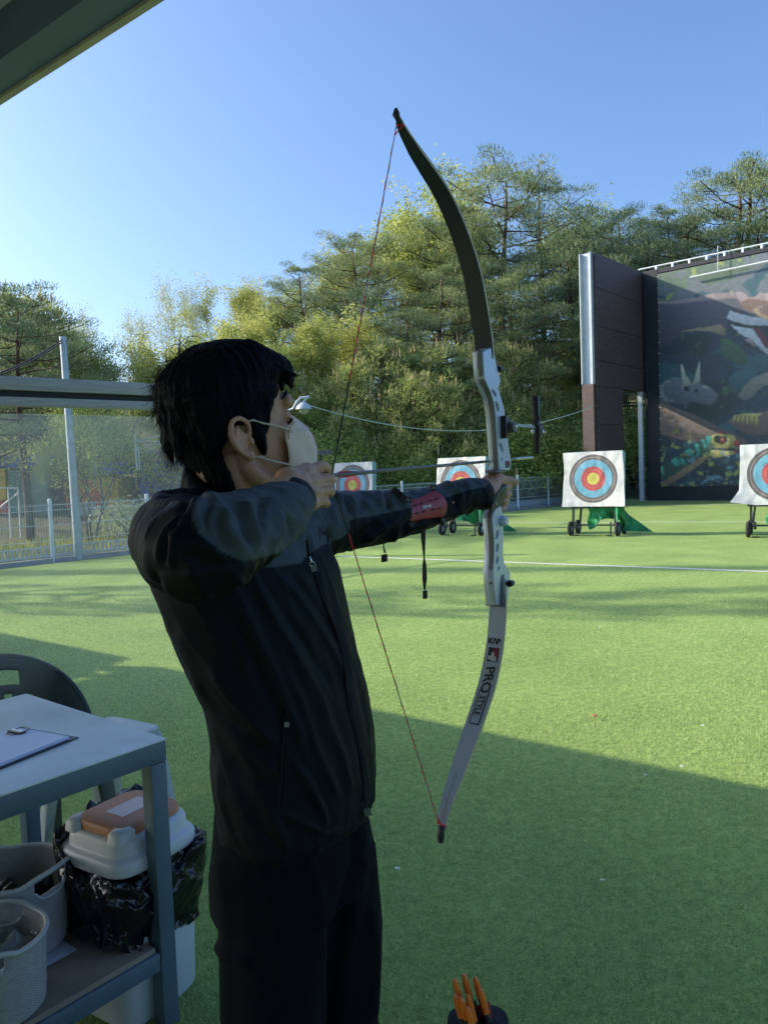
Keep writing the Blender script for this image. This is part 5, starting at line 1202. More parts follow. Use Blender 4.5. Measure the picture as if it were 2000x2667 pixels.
def dline(b, pts, r, off=.001, ymin=0, n=18, m=0):
    pts = np.array(pts, float); L = np.r_[0, np.cumsum(np.linalg.norm(np.diff(pts, axis=0), axis=1))]; t = np.linspace(0, L[-1], n)
    q = [drape(np.interp(s, L, pts[:, 0]), np.interp(s, L, pts[:, 1]), off, None, ymin) for s in t]; q = [x for x in q if x is not None]
    q = [sum(q[max(0, i-1):i+2])/len(q[max(0, i-1):i+2]) for i in range(len(q))]
    b.tube(q, r, 6, True, m)
M_zip = mat('zip_tape', (.006, .007, .010), .7, spec=.15); M_zm = mat('zip_metal', (.62, .64, .66), .25, .9); M_pull = mat('zip_pull', (.22, .23, .24), .4, .3)
b = MB(); dline(b, [(797, 1400), (802, 1440), (812, 1475), (840, 1560), (880, 1660), (898, 1750), (905, 1840), (930, 1930), (945, 2020), (948, 2090)], .0030, .000, 1.0, 50)
dline(b, Z2([(608, 760), (590, 900), (585, 1000), (578, 1120), (570, 1240)]), .0038, .000, 1.0, 20); dline(b, Z2([(618, 790), (605, 900), (602, 1000), (596, 1120), (585, 1235)]), .0022, .001, 1.0, 20)
b.build('zips', M_zip, jacket, True)
b = MB(); z9 = lambda x, y: (740+x/9.217, 1320+y/9.217)
q = [drape(*z9(x, y), .008, None, 1.0) for x, y in ((555, 1245), (600, 1350), (640, 1440), (675, 1575))]
b.caps([q[0], q[1]], .0022, 0, 6); b.tube([q[1]+RT*.004, q[1]-RT*.004, q[2]-RT*.005, q[2]+RT*.004, q[1]+RT*.004], .0012, 6)
zp = b.build('zip_slider', M_zm, jacket, True); b = MB(); b.bar(q[2], q[3], .009, .003, up=tuple(-FW)); b.build('zip_pull', M_pull, zp)
b = MB(); q = [drape(*Z2([p])[0], .006, None, 1.0) for p in ((608, 835), (604, 858))]; b.bar(q[0], q[1], .007, .003, up=tuple(-FW))
q = [drape(*Z2([p])[0], .006, None, 1.0) for p in ((958, 1232), (966, 1258))]; b.bar(q[0], q[1], .012, .004, up=tuple(-FW)); b.build('zip_pulls', M_pull, jacket)
# chest emblem: dark arrow-like mark and a short dark word
M_logo = mat('logo_print', (.008, .009, .013), .5)
def ddecal(name, polys, mat_, parent, off=.0015, ymin=1.0, conv=None):
    b = MB()
    for pl in polys:
        q = [drape(*(conv(x, y) if conv else (x, y)), off, None, ymin) for x, y in pl]
        if any(x is None for x in q): continue
        c = drape(*(conv(*np.mean(pl, 0)) if conv else np.mean(pl, 0)), off, None, ymin)
        b.add(q+[c], [(i, (i+1) % len(q), len(q)) for i in range(len(q))])
    return b.build(name, mat_, parent)
TV, TF = text_mesh('NEPA', 1.0, .25, 0, .03)
A0 = np.array(z9(960, 640)); ux = nrm([1, -.10])*15.5/2.6; uy = nrm([.12, 1])*11.5/.75
pl = [[tuple(A0+ux*TV[i][0]-uy*TV[i][1]) for i in f] for f in TF]
ddecal('chest_emblem', [[z9(800, 480), z9(905, 545), z9(860, 620)], [z9(830, 600), z9(880, 610), z9(905, 720), z9(865, 780)], [z9(1060, 520), z9(1110, 420), z9(1130, 620), z9(1150, 800), z9(1090, 1000), z9(1030, 850), z9(1070, 700)]]+pl, M_logo, jacket)

# inner cuffs
b = MB(); CU = P(762, 1303, 1.082); dcu = nrm(P(768, 1290, 1.10)-P(740, 1330, 1.05)); c1, c2 = nrm(np.cross(dcu, ZZ)), nrm(np.cross(dcu, np.cross(dcu, ZZ)))
b.loft([(CU-dcu*.012, c1*.033, c2*.033), (CU+dcu*.004, c1*.034, c2*.034), (CU+dcu*.010, c1*.032, c2*.032), (CU+dcu*.009, c1*.025, c2*.025)], 24)
b.build('cuff', M_cuff, jacket, True); b = MB()
dcl = nrm(W1-ELL); s1, s2 = nrm(np.cross(dcl, ZZ)), nrm(np.cross(dcl, np.cross(dcl, ZZ)))
b.loft([(P(1243, 1287, 1.686), s1*.0335, s2*.0350), (P(1258, 1287, 1.698), s1*.0340, s2*.0355), (P(1263, 1287, 1.701), s1*.0315, s2*.0330), (P(1262, 1287, 1.70), s1*.0265, s2*.028)], 24)
b.build('cuff', M_cuff, jacket, True)

# trousers -----------------------------------------------------------
T = MB()
T.loft([(HP(0, 0, z), D_*a, C_*c, 2.3) for z, a, c in ((1.0, .145, .092), (.95, .150, .098), (.90, .155, .103), (.86, .160, .110), (.80, .158, .115))], 40)
RL = [P(705, 2200, 1.22), P(714, 2400, 1.20), P(718, 2667, 1.19)]; LLg = [P(842, 2200, 1.31), P(868, 2400, 1.33), P(862, 2667, 1.34)]
def leg(p, s):
    q = p+[HP(s*.165, .01, .30)+ (HP(0, 0, 0)-HP(0, 0, 0)), HP(s*.19, -.01, .10)]
    r = [(.092, .084), (.083, .083), (.079, .080), (.082, .082), (.088, .086)]
    T.loft([(q[i], C_*(r[i][0]+.004), D_*r[i][1], 2.1) for i in range(5)], 32); T.sph(q[0], .084, 0, 20, 12)
leg(RL, -1); leg(LLg, 1)
Vt, Ft = vox(T, .005, 6, .5); Qt = px(Vt); Nt = vnormals(Vt, Ft); ft = np.clip(-(Nt@FW)*2+.35, 0, 1)
for pl, a, w in [(Z2([(920, 1330), (915, 1500), (880, 1600), (840, 1800), (800, 2100), (790, 2212)]), -.010, 12), (Z2([(960, 1300), (960, 1500), (920, 1700), (880, 1900), (860, 2200)]), .006, 16), (Z2([(300, 1500), (320, 1700), (330, 1900), (320, 2200)]), .005, 20), (Z2([(290, 1850), (340, 1900), (420, 1930)]), .008, 12), (Z2([(500, 1500), (560, 1700), (600, 2000)]), .005, 22), (Z2([(700, 1450), (760, 1650), (780, 1900)]), .005, 18), (Z2([(1000, 1700), (1010, 1900), (1000, 2150)]), .005, 12)]:
    d, t = seg_dist(Qt, pl); Vt += Nt*(a*np.exp(-(d/w)**2)*ft)[:, None]
Vt += Nt*np.array([noise.noise(Vector((v[0]*9, v[1]*9, v[2]*4)))*.005 for v in Vt])[:, None]
mobj('trousers', Vt, Ft, M_trous, person, True)
b = MB()
for s in (-1, 1): b.caps([HP(s*.20, -.05, .05), HP(s*.205, .06, .05), HP(s*.21, .19, .04)], [.045, .047, .038], 0, 16)
b.build('shoes', mat('dark_shoes', (.02, .02, .022), .6), person, True)

# hair ----------------------------------------------------------------
Hr = MB()
Hr.loft(Hrings([(-.125, -.010, -.052, .044), (-.100, -.012, -.055, .056), (-.067, -.026, -.062, .064), (-.048, -.034, -.070, .070), (-.029, -.036, -.078, .076), (0, -.020, -.086, .083), (.025, .0, -.097, .088), (.055, .02, -.103, .090)], 2.3), 40)
Hr.loft(Hrings([(.000, .052, -.084, .083), (.008, .058, -.090, .085), (.025, .068, -.096, .088), (.05, .084, -.104, .091)], 3.0), 44)
Hr.loft(Hrings([(.045, .084, -.105, .090), (.078, .098, -.103, .090), (.102, .092, -.084, .080), (.120, .074, -.058, .064), (.132, .050, -.034, .040), (.137, .020, -.012, .014)], 2.3), 44)
# sideburn and fringe
for s in (-1, 1): Hr.caps([H(.014, s*.074, .02), H(.014, s*.073, -.010), H(.018, s*.070, -.030), H(.022, s*.068, -.046)], [.015, .012, .009, .004], 0, 10); Hr.caps([H(.040, s*.074, .03), H(.030, s*.073, .005), H(.024, s*.071, -.015)], [.012, .010, .007])
for y, z, x in ((-.045, .066, .096), (-.02, .062, .112), (.012, .062, .110), (.04, .064, .098)):
    Hr.caps([H(x-.06, y, .105), H(x-.012, y, .082), H(x, y*1.0, z+.008), H(x+.002, y-.004, z-.010)], [.026, .022, .013, .006], 0, 10)
_rs = np.random.RandomState(9)
for k in range(64):      # clumps of hair that break the outline
    a_ = math.pi*(.35+1.3*_rs.rand()); z_ = .0+.075*_rs.rand(); sh_ = max(0, 1-(max(z_-.06, 0)/.085)**2)**.5
    cx_, cy_ = -.010+.090*math.cos(a_)*sh_, .084*math.sin(a_)*sh_; ln_ = .028+.02*_rs.rand(); o_ = .001+.004*_rs.rand()
    if cx_ > -.035 and abs(cy_) > .04 and z_ < .05: continue
    q0 = H(cx_*.93, cy_*.93, z_+.012); q1 = H(cx_*(1+o_*6), cy_*(1+o_*6), z_-ln_*.45); q2 = H(cx_*(1+o_*8)+.002, cy_*(1+o_*5), z_-ln_)
    Hr.caps([q0, q1, q2], [.009, .007, .0025], 0, 8, 4)
for k in range(16):      # top and front clumps
    y_ = -.07+.14*_rs.rand(); x_ = -.02+.10*_rs.rand(); zt2 = .118*math.sqrt(max(.05, 1-(x_/.125)**2-(y_/.11)**2))+.010
    Hr.caps([H(x_-.02, y_, zt2-.004), H(x_+.004, y_*1.02, zt2+.003), H(x_+.028, y_*1.05, zt2-.008)], [.009, .0075, .003], 0, 8, 4)
Vh, Fh = vox(Hr, .0032, 3, .5); Nh = vnormals(Vh, Fh)
for k in range(len(Vh)):
    v = Vh[k]-HC; a, b_, c = v@hf, v@hl, v@hu; ang = math.atan2(b_, a+.01)
    Vh[k] += Nh[k]*(.0035*noise.noise((ang*9, c*9, 3))+.0022*noise.noise((ang*26, c*14, 1))+.0012*noise.noise((ang*60, c*20, 2)))
hair = mobj('hair', Vh, Fh, M_hair, person, True)
rs = np.random.RandomState(21); S = MB(); ctr = HC+hu*.02-hf*.01; pk = rs.choice(len(Vh), 5200, replace=False); SV = []; SF = []
def strand(p0, d0, L, curl, drop, w=.00030, n=6):
    global SV, SF
    p = np.array(p0); d = nrm(d0); pts = [p.copy()]; cv = nrm(np.cross(d, rs.normal(size=3)))
    for i in range(n):
        d = nrm(d+cv*curl+np.array([0, 0, -drop])); p = p+d*L/n; pts.append(p.copy())
    s = nrm(np.cross(d, FW+rs.normal(size=3)*.5)); k = len(SV); s2 = nrm(np.cross(s, d))
    for i, q in enumerate(pts):
        ww = w*(1-.75*i/n); SV += [q-s*ww, q+s*ww*.5+s2*ww, q+s*ww*.5-s2*ww]
    for i in range(n):
        a = k+i*3
        for j in range(3): SF.append((a+j, a+(j+1) % 3, a+3+(j+1) % 3, a+3+j))
for k in pk:
    p = Vh[k]; n = Nh[k]; v = p-HC; x, y, z = v@hf, v@hl, v@hu
    if x > -.04 and z < .03 and abs(y) > .05 and rs.rand() < .85: continue
    flow = nrm(-ZZ*(.35+.9*(z < .06))+hf*(.9*(z > .02)*(x > -.06))-hf*.25*(x < -.06)+rs.normal(size=3)*.35)
    flow = flow-n*np.dot(flow, n); back = (x < -.04) and z > .02
    L = .020+.020*rs.rand(); lift = .03+.10*rs.rand(); curl = .08
    if back and z > .03: L = .020+.022*rs.rand(); lift = .10+.28*rs.rand(); curl = .34
    if z < -.05: L = .012+.012*rs.rand(); lift = .12
    if x > .03: L *= .55; lift *= .5
    strand(p-n*.002, nrm(flow+n*lift), L, curl*(rs.rand()+.3), .12 if back else .06)
# big stray curls at the crown and the back of the head
for k in range(70):
    a = rs.rand(); u = 412+95*a+rs.normal()*8; v = 1035-125*a+rs.normal()*8; q = P(u, v, 1.21+.05*rs.rand())
    cur = nrm(HC-q)*.4; ln = .035+.03*rs.rand(); L = MB(); th0 = rs.rand()*1.0; R0 = .006+.007*rs.rand(); pts = []
    for i in range(9):
        t = i/8*(2.2+1.5*rs.rand()*.3); pts.append(q-RT*(R0*math.sin(t+th0))+UP*(R0*(1-math.cos(t+th0)))-RT*.004*i*.3)
    S.tube(pts, [.0004]*8+[.0002], 4, False)
for cx, cy, rr_ in ((462, 928, .019), (505, 915, .024), (500, 920, .019), (440, 960, .013), (430, 985, .015)):
    q = P(cx, cy, 1.22); pts = [q+RT*(rr_*math.cos(t))+UP*(rr_*1.0*math.sin(t))*1.0 for t in np.linspace(.5, 3.9, 14)]; S.tube(pts, .00045, 4, False)
n0 = len(SV); S.V = [tuple(v) for v in SV]+S.V; S.F = [tuple(f) for f in SF]+[tuple(i+n0 for i in f) for f in S.F]
mobj('loose_strands', S.V, S.F, M_hair, hair, True)

# face mask -------------------------------------------------------------
M_mask = mat('beige_mask_cloth', (.84, .66, .58), .85, bump=.0); t = M_mask.node_tree
wv = t.nodes.new('ShaderNodeTexWave'); wv.wave_type = 'BANDS'; wv.bands_direction = 'Z'; wv.inputs['Scale'].default_value = 420; wv.inputs['Distortion'].default_value = .5
tc = t.nodes.new('ShaderNodeTexCoord'); t.links.new(tc.outputs['Object'], wv.inputs[0]); bp = t.nodes.new('ShaderNodeBump'); bp.inputs['Strength'].default_value = .3; bp.inputs['Distance'].default_value = .001; t.links.new(wv.outputs[0], bp.inputs['Height']); t.links.new(bp.outputs[0], t.nodes['Principled BSDF'].inputs['Normal'])
M_seam = mat('mask_stitching', (.42, .31, .20), .9); M_strap = mat('mask_strap', (.58, .52, .42), .8)
mid = [(.107, .008), (.124, -.004), (.142, -.020), (.152, -.040), (.154, -.062), (.148, -.085), (.132, -.108), (.108, -.126), (.088, -.134)]     # (x, z) centre seam
side = [(.088, .052, -.008), (.074, .062, -.014), (.064, .068, -.022), (.062, .070, -.034), (.064, .069, -.050), (.063, .067, -.068), (.058, .064, -.084), (.060, .056, -.104), (.070, .040, -.124)]
def mrow(s):
    rows = []; K = 33; m = 15
    for i in range(K):
        t = i/(K-1)*8; a = min(int(t), 7); f = t-a
        M0 = np.array([mid[a][0]*(1-f)+mid[a+1][0]*f, 0, mid[a][1]*(1-f)+mid[a+1][1]*f]); S0 = np.array(side[a])*(1-f)+np.array(side[a+1])*f
        r = []
        for j in range(m):
            q = j/(m-1); p = M0*(1-q)+np.array([S0[0], S0[1], S0[2]])*q; bul = math.sin(math.pi*q)*(.012 if 2 < t < 7 else .006); dirn = nrm([.75, .66, 0])
            p = p+dirn*bul; p[1] *= s
            cre = .0022*math.sin(q*9+t*1.3)*math.sin(math.pi*q)+.0015*noise.noise((q*6, t*1.6, 2))
            p = p+np.array([dirn[0], dirn[1]*s, 0])*cre; r.append(H(*p))
        rows.append(r)
    return rows
V = []; F = []
for s in (-1, 1):
    rows = mrow(s); k = len(V); m = len(rows[0])
    for r in rows: V += r
    for i in range(len(rows)-1):
        for j in range(m-1): F.append((k+i*m+j, k+i*m+j+1, k+(i+1)*m+j+1, k+(i+1)*m+j))
mask = mobj('face_mask', V, F, M_mask, person, True); so_ = mask.modifiers.new('thickness', 'SOLIDIFY'); so_.thickness = .0012; so_.offset = 1
b = MB(); K = 46
for i in range(K):
    t = .9+i/(K-1)*5.6; a = min(int(t), 7); f = t-a; x = mid[a][0]*(1-f)+mid[a+1][0]*f; z = mid[a][1]*(1-f)+mid[a+1][1]*f
    p = H(x+.0015, 0, z); b.caps([p-hl*.0050-hf*.003, p+hf*.0012, p+hl*.0050-hf*.003], .0010, 0, 5, 2)
pts = [H(mid[i][0]+.0005, 0, mid[i][1]) for i in range(1, 8)]; b.tube(pts, .0014, 6)
for s in (-1,):
    for off in (0, .0025):
        b.tube([H(q[0]+.004+off, s*(q[1]+.0035-off*.6), q[2]) for q in side[0:4]], .0005, 5)
    for z in (-.020, -.080): b.tube([H(.069, s*.0705, z+.003), H(.071, s*.0705, z-.005)], .0009, 5); b.tube([H(.074, s*.0690, z+.003), H(.076, s*.069, z-.005)], .0009, 5)
b.build('stitching', M_seam, mask, True)
for s in (-1, 1):
    for z, ze, zz in ((-.019, -.002, .002), (-.079, -.060, -.052)):
        b = MB(); b.tube([H(.074, s*.073, z-.001), H(.050, s*.0790, z+(ze-z)*.45), H(.022, s*.0835, ze), H(.006, s*.086, zz+.003 if zz > -.04 else zz), H(-.006, s*.083, zz+.002)], .0016, 8); b.build('ear_loop', M_strap, mask, True)
# ------------------------------------------------------------------ recurve bow at full draw
NOCK = P(866, 1238, 1.20); GRIP = P(1292, 1275, 1.73)
BD = GRIP-NOCK; BD[2] = 0; BD = nrm(BD); BL = np.array([BD[1], -BD[0], 0.])      # BL: towards the viewer's side of the bow
bow = empty('recurve_bow', GRIP, 'takedown recurve bow with silver riser and grey limbs at full draw', 'bow')
M_limb = mat('dark_limb_face', (.032, .038, .048), .42, vary=.06, vscale=3); M_limb2 = mat('silver_grey_limb_face', (.37, .42, .49), .30, .35, vary=.05, vscale=3); M_wood = mat('limb_edge_wood', (.50, .40, .25), .5); M_tip = mat('dark_limb_tip', (.030, .030, .032), .5)
M_riser = mat('silver_anodised_riser', (.52, .59, .74), .35, .35, bump=.04, bscale=300); M_riserd = mat('grey_riser_edge', (.17, .17, .18), .45, .3)
M_blk = mat('black_plastic', (.010, .010, .012), .4); M_grip = mat('green_black_grip', (.032, .042, .026), .5, bump=.2, bscale=200); M_chrome = mat('bright_metal', (.75, .77, .8), .2, .9)
def limb(name, pts, Ys, Ws, n=44, grad=None):
    """limb from pixel centreline + depths; width across the bow, thin laminate"""
    pts = np.array(pts, float); s = np.linspace(0, 1, len(pts)); t = np.linspace(0, 1, n)
    def cr(vals):
        vals = np.array(vals, float); out = []
        for q in t:
            x = q*(len(vals)-1); i = min(int(x), len(vals)-2); f = x-i; p0, p1, p2, p3 = vals[max(i-1, 0)], vals[i], vals[i+1], vals[min(i+2, len(vals)-1)]
            out.append(.5*((2*p1)+(-p0+p2)*f+(2*p0-5*p1+4*p2-p3)*f*f+(-p0+3*p1-3*p2+p3)*f**3))
        return np.array(out)
    U = cr(pts); Y = cr(Ys); Wd = cr(Ws); c = [P(U[i][0], U[i][1], Y[i]) for i in range(n)]
    V = []; F = []; M = []; path = []
    for i in range(n):
        T = nrm(c[min(i+1, n-1)]-c[max(i-1, 0)]); wv_ = nrm(BL-T*np.dot(BL, T)); nb = nrm(np.cross(T, wv_)); nb = nb if nb@BD < 0 else -nb    # nb faces the archer
        th = .0045 if i < n*.8 else .003
        w = Wd[i]/2; V += [c[i]-wv_*w+nb*th, c[i]+wv_*w+nb*th, c[i]+wv_*w-nb*th*.6, c[i]-wv_*w-nb*th*.6]; path.append((c[i]+nb*th, T, wv_, nb, w))
    for i in range(n-1):
        a = i*4
        for j in range(4): F.append((a+j, a+(j+1) % 4, a+4+(j+1) % 4, a+4+j)); M.append([0, 1, 2, 1][j])
    F += [(3, 2, 1, 0), (n*4-4, n*4-3, n*4-2, n*4-1)]; M += [0, 0]
    return V, F, M, path
W_ = 1.0
up_pts = [(1262, 935), (1262, 905), (1255, 850), (1245, 790), (1232, 720), (1212, 650), (1185, 575), (1150, 500), (1112, 440), (1078, 388), (1053, 345), (1040, 318)]
up_Y = [1.715, 1.713, 1.705, 1.695, 1.68, 1.66, 1.63, 1.59, 1.55, 1.51, 1.475, 1.455]
up_W = [.042, .042, .042, .042, .0415, .0405, .0385, .036, .032, .026, .019, .0135]
V, F, M, upath = limb('upper', up_pts, up_Y, up_W)
ul = mobj('upper_limb', V, F, [M_limb, M_wood, M_limb2], bow, False, M)
lo_pts = [(1297, 1550), (1297, 1590), (1293, 1650), (1285, 1710), (1270, 1780), (1248, 1850), (1220, 1930), (1192, 2010), (1170, 2075), (1156, 2120), (1152, 2150)]
lo_Y = [1.715, 1.713, 1.705, 1.69, 1.668, 1.64, 1.60, 1.56, 1.525, 1.505, 1.495]
lo_W = [.040, .040, .040, .0405, .0405, .040, .038, .033, .027, .022, .0185]
V, F, M, lpath = limb('lower', lo_pts, lo_Y, lo_W)
ll = mobj('lower_limb', V, F, [M_limb2, M_wood, M_limb], bow, False, M)
# nock tips
def tip(path, ends, nm, par):
    c, T, wv_, nb, w = path[-1]; b = MB(); r = []
    pts = [c-nb*.003, ]+[P(*e) for e in ends[0]]; ws = [w]+ends[1]
    for p, ww in zip(pts, ws): r.append((p, wv_*ww, nb*.0055, 2.6))
    b.loft(r, 16); return b.build(nm, M_tip, par, True)
tip(upath, ([(1036, 308, 1.448), (1031, 296, 1.443), (1030, 286, 1.440)], [.0045, .0070, .0035]), 'limb_tip', ul)
tip(lpath, ([(1149, 2162, 1.490), (1147, 2178, 1.487), (1148, 2196, 1.485)], [.0062, .0085, .0035]), 'limb_tip', ll)
# writing on the lower limb, wrapped on its surface
L = [np.linalg.norm(lpath[i+1][0]-lpath[i][0]) for i in range(len(lpath)-1)]; LC = np.r_[0, np.cumsum(L)]
lv = np.array([px(p[0])[0][1] for p in lpath])
def onlimb(v_row, x, y, off=.0006):
    """x along the limb (m, from the row v), y across (m, towards the viewer side)"""
    s = np.interp(v_row, lv, LC)+x; i = min(int(np.searchsorted(LC, s)-1), len(lpath)-2); i = max(i, 0); f = (s-LC[i])/L[i]
    a, b_ = lpath[i], lpath[i+1]; c = a[0]*(1-f)+b_[0]*f; return c+a[2]*y+a[3]*off
M_ink = mat('black_ink', (.006, .007, .010), .4); M_inkr = mat('dark_red_ink', (.16, .006, .03), .4); M_inkw = mat('pale_ink', (.42, .42, .44), .5)
def limbtext(s, row, x0, y0, hgt, along, shear=0, bold=0, squeeze=1.0, mat_=M_ink, nm='lettering'):
    TV, TF = text_mesh(s, 1, shear, 0, bold); TV = TV-TV.mean(0)*0; w = TV[:, 0].max()-TV[:, 0].min(); TV[:, 0] -= (TV[:, 0].max()+TV[:, 0].min())/2; TV[:, 1] -= (TV[:, 1].max()+TV[:, 1].min())/2
    h = TV[:, 1].max()-TV[:, 1].min(); k = hgt/h; q = []
    for v in TV:
        a, c = v[0]*k*squeeze, v[1]*k
        q.append(onlimb(row, x0+a, y0+c) if along else onlimb(row, x0-c, y0+a))
    mobj(nm, q, TF, mat_, ll)
limbtext('K/\\P', 1670, 0, -.001, .0140, False, .0, .05, .98); 
b = MB()
def lrect(b, row, x0, x1, y0, y1, off=.0005, m=0, n=4):
    for i in range(n):
        a, c = x0+(x1-x0)*i/n, x0+(x1-x0)*(i+1)/n; b.quad(onlimb(row, a, y0, off), onlimb(row, c, y0, off), onlimb(row, c, y1, off), onlimb(row, a, y1, off), m)
lrect(b, 1705, -.016, .016, -.0125, .0135, .0004, 0); lrect(b, 1705, -.0145, .0085, -.001, .0120, .0007, 1)
for (x0, x1, y0, y1) in ((-.003, .0135, -.004, .0035), (.003, .0115, -.0105, .0075), (.008, .0145, -.002, .0105), (-.006, -.001, -.003, .001)): lrect(b, 1705, x0, x1, y0, y1, .0010, 2, 2)
b.build('square_emblem', [M_ink, M_inkr, M_inkw], ll)
limbtext('PRO', 1770, .0, .0005, .0225, True, -.2, .022, 1.04); limbtext('STYLE', 1838, .0, -.0005, .0150, True, -.1, .03, .86)
b = MB(); r_ = 1836
lrect(b, r_, -.034, .046, .0095, .0125, .0006, 0, 10); lrect(b, r_, -.034, .044, -.0120, -.0100, .0006, 0, 10); lrect(b, r_, .043, .046, -.008, .0095, .0006, 0, 2)
b.quad(onlimb(r_, .043, -.008), onlimb(r_, .046, -.008), onlimb(r_, .041, -.0120), onlimb(r_, .039, -.0105)); b.build('frame_print', M_ink, ll)
b = MB(); lrect(b, 2010, .0, .10, .0005, .0013, .0005, 0, 8); b.build('limb_crack_line', M_tip, ll)

# riser: side plates traced on the plane of the bow, real thickness across -----
RP = GRIP+BL*.010; Zr = lambda pts: [(1240+x/2.95, 850+y/2.95) for x, y in pts]
def rpoly(pts, off=0): return [PL(u, v, RP+BL*off, BL) for u, v in pts]
def plate(name, pts, thick, m, holes=(), off=0, par=None, bev=.0015):
    """flat polygon with holes, extruded away from the viewer side"""
    c = bpy.data.curves.new('c', 'CURVE'); c.dimensions = '2D'; c.fill_mode = 'BOTH'; c.extrude = thick/2; c.bevel_depth = bev; c.bevel_resolution = 1; c.offset = -bev
    o3 = RP+BL*off
    for pl, hole in [(pts, 0)]+[(h, 1) for h in holes]:
        sp = c.splines.new('POLY'); q = rpoly(pl, off); sp.points.add(len(q)-1); sp.use_cyclic_u = True
        for i, p in enumerate(q): sp.points[i].co = ((p-o3)@BD, (p-o3)[2], 0, 1)
    o = bpy.data.objects.new('c', c); COL.objects.link(o); dg = bpy.context.evaluated_depsgraph_get(); dg.update(); me = bpy.data.meshes.new_from_object(o.evaluated_get(dg))
    V = [o3+BD*v.co.x+ZZ*v.co.y+BL*(v.co.z-thick/2) for v in me.vertices]; F = [tuple(p.vertices) for p in me.polygons]
    bpy.data.objects.remove(o); bpy.data.curves.remove(c)
    return smooth_angle(mobj(name, V, F, m, par or bow), 50)
oval = lambda x, y, a, b_, th=0, n=12: [(x+a*math.cos(t)*math.cos(th)-b_*math.sin(t)*math.sin(th), y+a*math.cos(t)*math.sin(th)+b_*math.sin(t)*math.cos(th)) for t in np.linspace(0, 2*math.pi, n, endpoint=False)]
upper = Zr([(48, 195), (118, 158), (150, 290), (182, 415), (168, 480), (190, 560), (212, 640), (216, 700), (240, 860), (247, 930), (262, 1020), (263, 1090), (250, 1105), (172, 1108), (166, 1000), (160, 880), (150, 760), (146, 690), (134, 600), (112, 520), (84, 460), (58, 400), (52, 300)])
low = Zr([(150, 1400), (188, 1380), (200, 1440), (216, 1470), (218, 1500), (206, 1530), (204, 1650), (202, 1770), (212, 1820), (240, 1865), (258, 1895), (256, 1960), (244, 2060), (230, 2145), (215, 2152), (150, 2140), (132, 2000), (126, 1900), (134, 1780), (134, 1620), (120, 1480), (130, 1430)])
plate('riser_side', upper, .022, M_riser, [Zr(oval(134, 512, 10, 34, -.5)), Zr(oval(158, 616, 11, 40, -.25)), Zr(oval(188, 930, 11, 42, -.35)), Zr(oval(195, 1023, 5, 8))], 0)
plate('riser_side', low, .022, M_riser, [Zr(oval(157, 1600, 11, 36, .2)), Zr(oval(158, 1703, 10, 34, .15)), Zr(oval(158, 1796, 9, 30, .12)), Zr(oval(168, 1862, 8, 16, 0))], 0)
# raised webs on the side face
for pts in ([(176, 490), (190, 560), (206, 640), (208, 690), (198, 690), (186, 610), (170, 540), (164, 500)], [(216, 860), (232, 900), (246, 985), (236, 985), (222, 920)], [(190, 1530), (198, 1530), (196, 1770), (188, 1770)]):
    plate('riser_rib', Zr(pts), .004, M_riserd, (), .0005, None, .0006)
# archer-side spine: narrow wall that runs the height of the riser
def spine(pts_out, pts_in, wid, name='riser_spine'):
    """pts_out/pts_in pixel rows (outer, inner edge): a bar spanning the bow's width"""
    b = MB(); r = []
    for (uo, vo), (ui, vi) in zip(pts_out, pts_in):
        pi_ = PL(ui, vi, RP, BL); # corner shared with the side plate
        po = None; d = ray(uo, vo); nn = BD; po = CAM+d*(np.dot(pi_-CAM, nn)/np.dot(d, nn))
        w = min(max((pi_-po)@BL, .012), wid); dz = po[2]-pi_[2]
        c = pi_-BL*w/2+BD*.006; r.append((c, BL*w/2, BD*.008, 6))
    b.loft(r, 20); o = b.build(name, M_riserd, bow); return smooth_angle(o, 40)
spine(Zr([(2, 185), (5, 300), (16, 345), (10, 385), (24, 440), (58, 480), (90, 540), (108, 620), (116, 700), (122, 800), (124, 930), (127, 1030), (130, 1108)]), Zr([(46, 180), (46, 300), (56, 345), (60, 385), (66, 430), (98, 490), (122, 550), (138, 640), (148, 720), (154, 820), (160, 920), (166, 1020), (170, 1108)]), .046)
spine(Zr([(112, 1400), (98, 1450), (94, 1520), (100, 1600), (104, 1700), (106, 1830), (104, 1890), (94, 1925), (104, 1970), (120, 2060), (130, 2140)]), Zr([(138, 1400), (122, 1450), (120, 1520), (130, 1600), (134, 1700), (132, 1830), (130, 1890), (140, 1925), (132, 1970), (146, 2060), (158, 2140)]), .034)
# limb pockets: wide blocks at both ends
def pocket(c0, c1, w, nm='limb_pocket'):
    b = MB(); r = []
    for (u, v, Y, ww, dd) in (c0, c1): r.append((P(u, v, Y), BL*ww, BD*dd, 6))
    b.loft(r, 20); smooth_angle(b.build(nm, M_riserd, bow), 40)
def pocket3(rows):
    b = MB(); b.loft([(P(u, v, Y), BL*ww, BD*dd, 7) for u, v, Y, ww, dd in rows], 20); smooth_angle(b.build('limb_pocket', M_riserd, bow), 40)
pocket3([(1258, 906, 1.722, .0235, .010), (1264, 945, 1.724, .0220, .011), (1272, 985, 1.728, .0180, .010)])
pocket3([(1293, 1496, 1.728, .0160, .009), (1293, 1530, 1.722, .0205, .010), (1292, 1578, 1.716, .0235, .010)])
b = MB()
for (u, v) in ((1300, 962), (1328, 1520)): b = MB(); q = P(u, v, 1.735); b.lathe([(.0, -.006), (.007, -.006), (.008, 0), (.007, .012), (0, .012)], q, (BL, ZZ, BD), 14); smooth_angle(b.build('limb_bolt', M_blk, bow))
b = MB(); q = PL(1240+38/2.95, 850+385/2.95, RP, BL); 
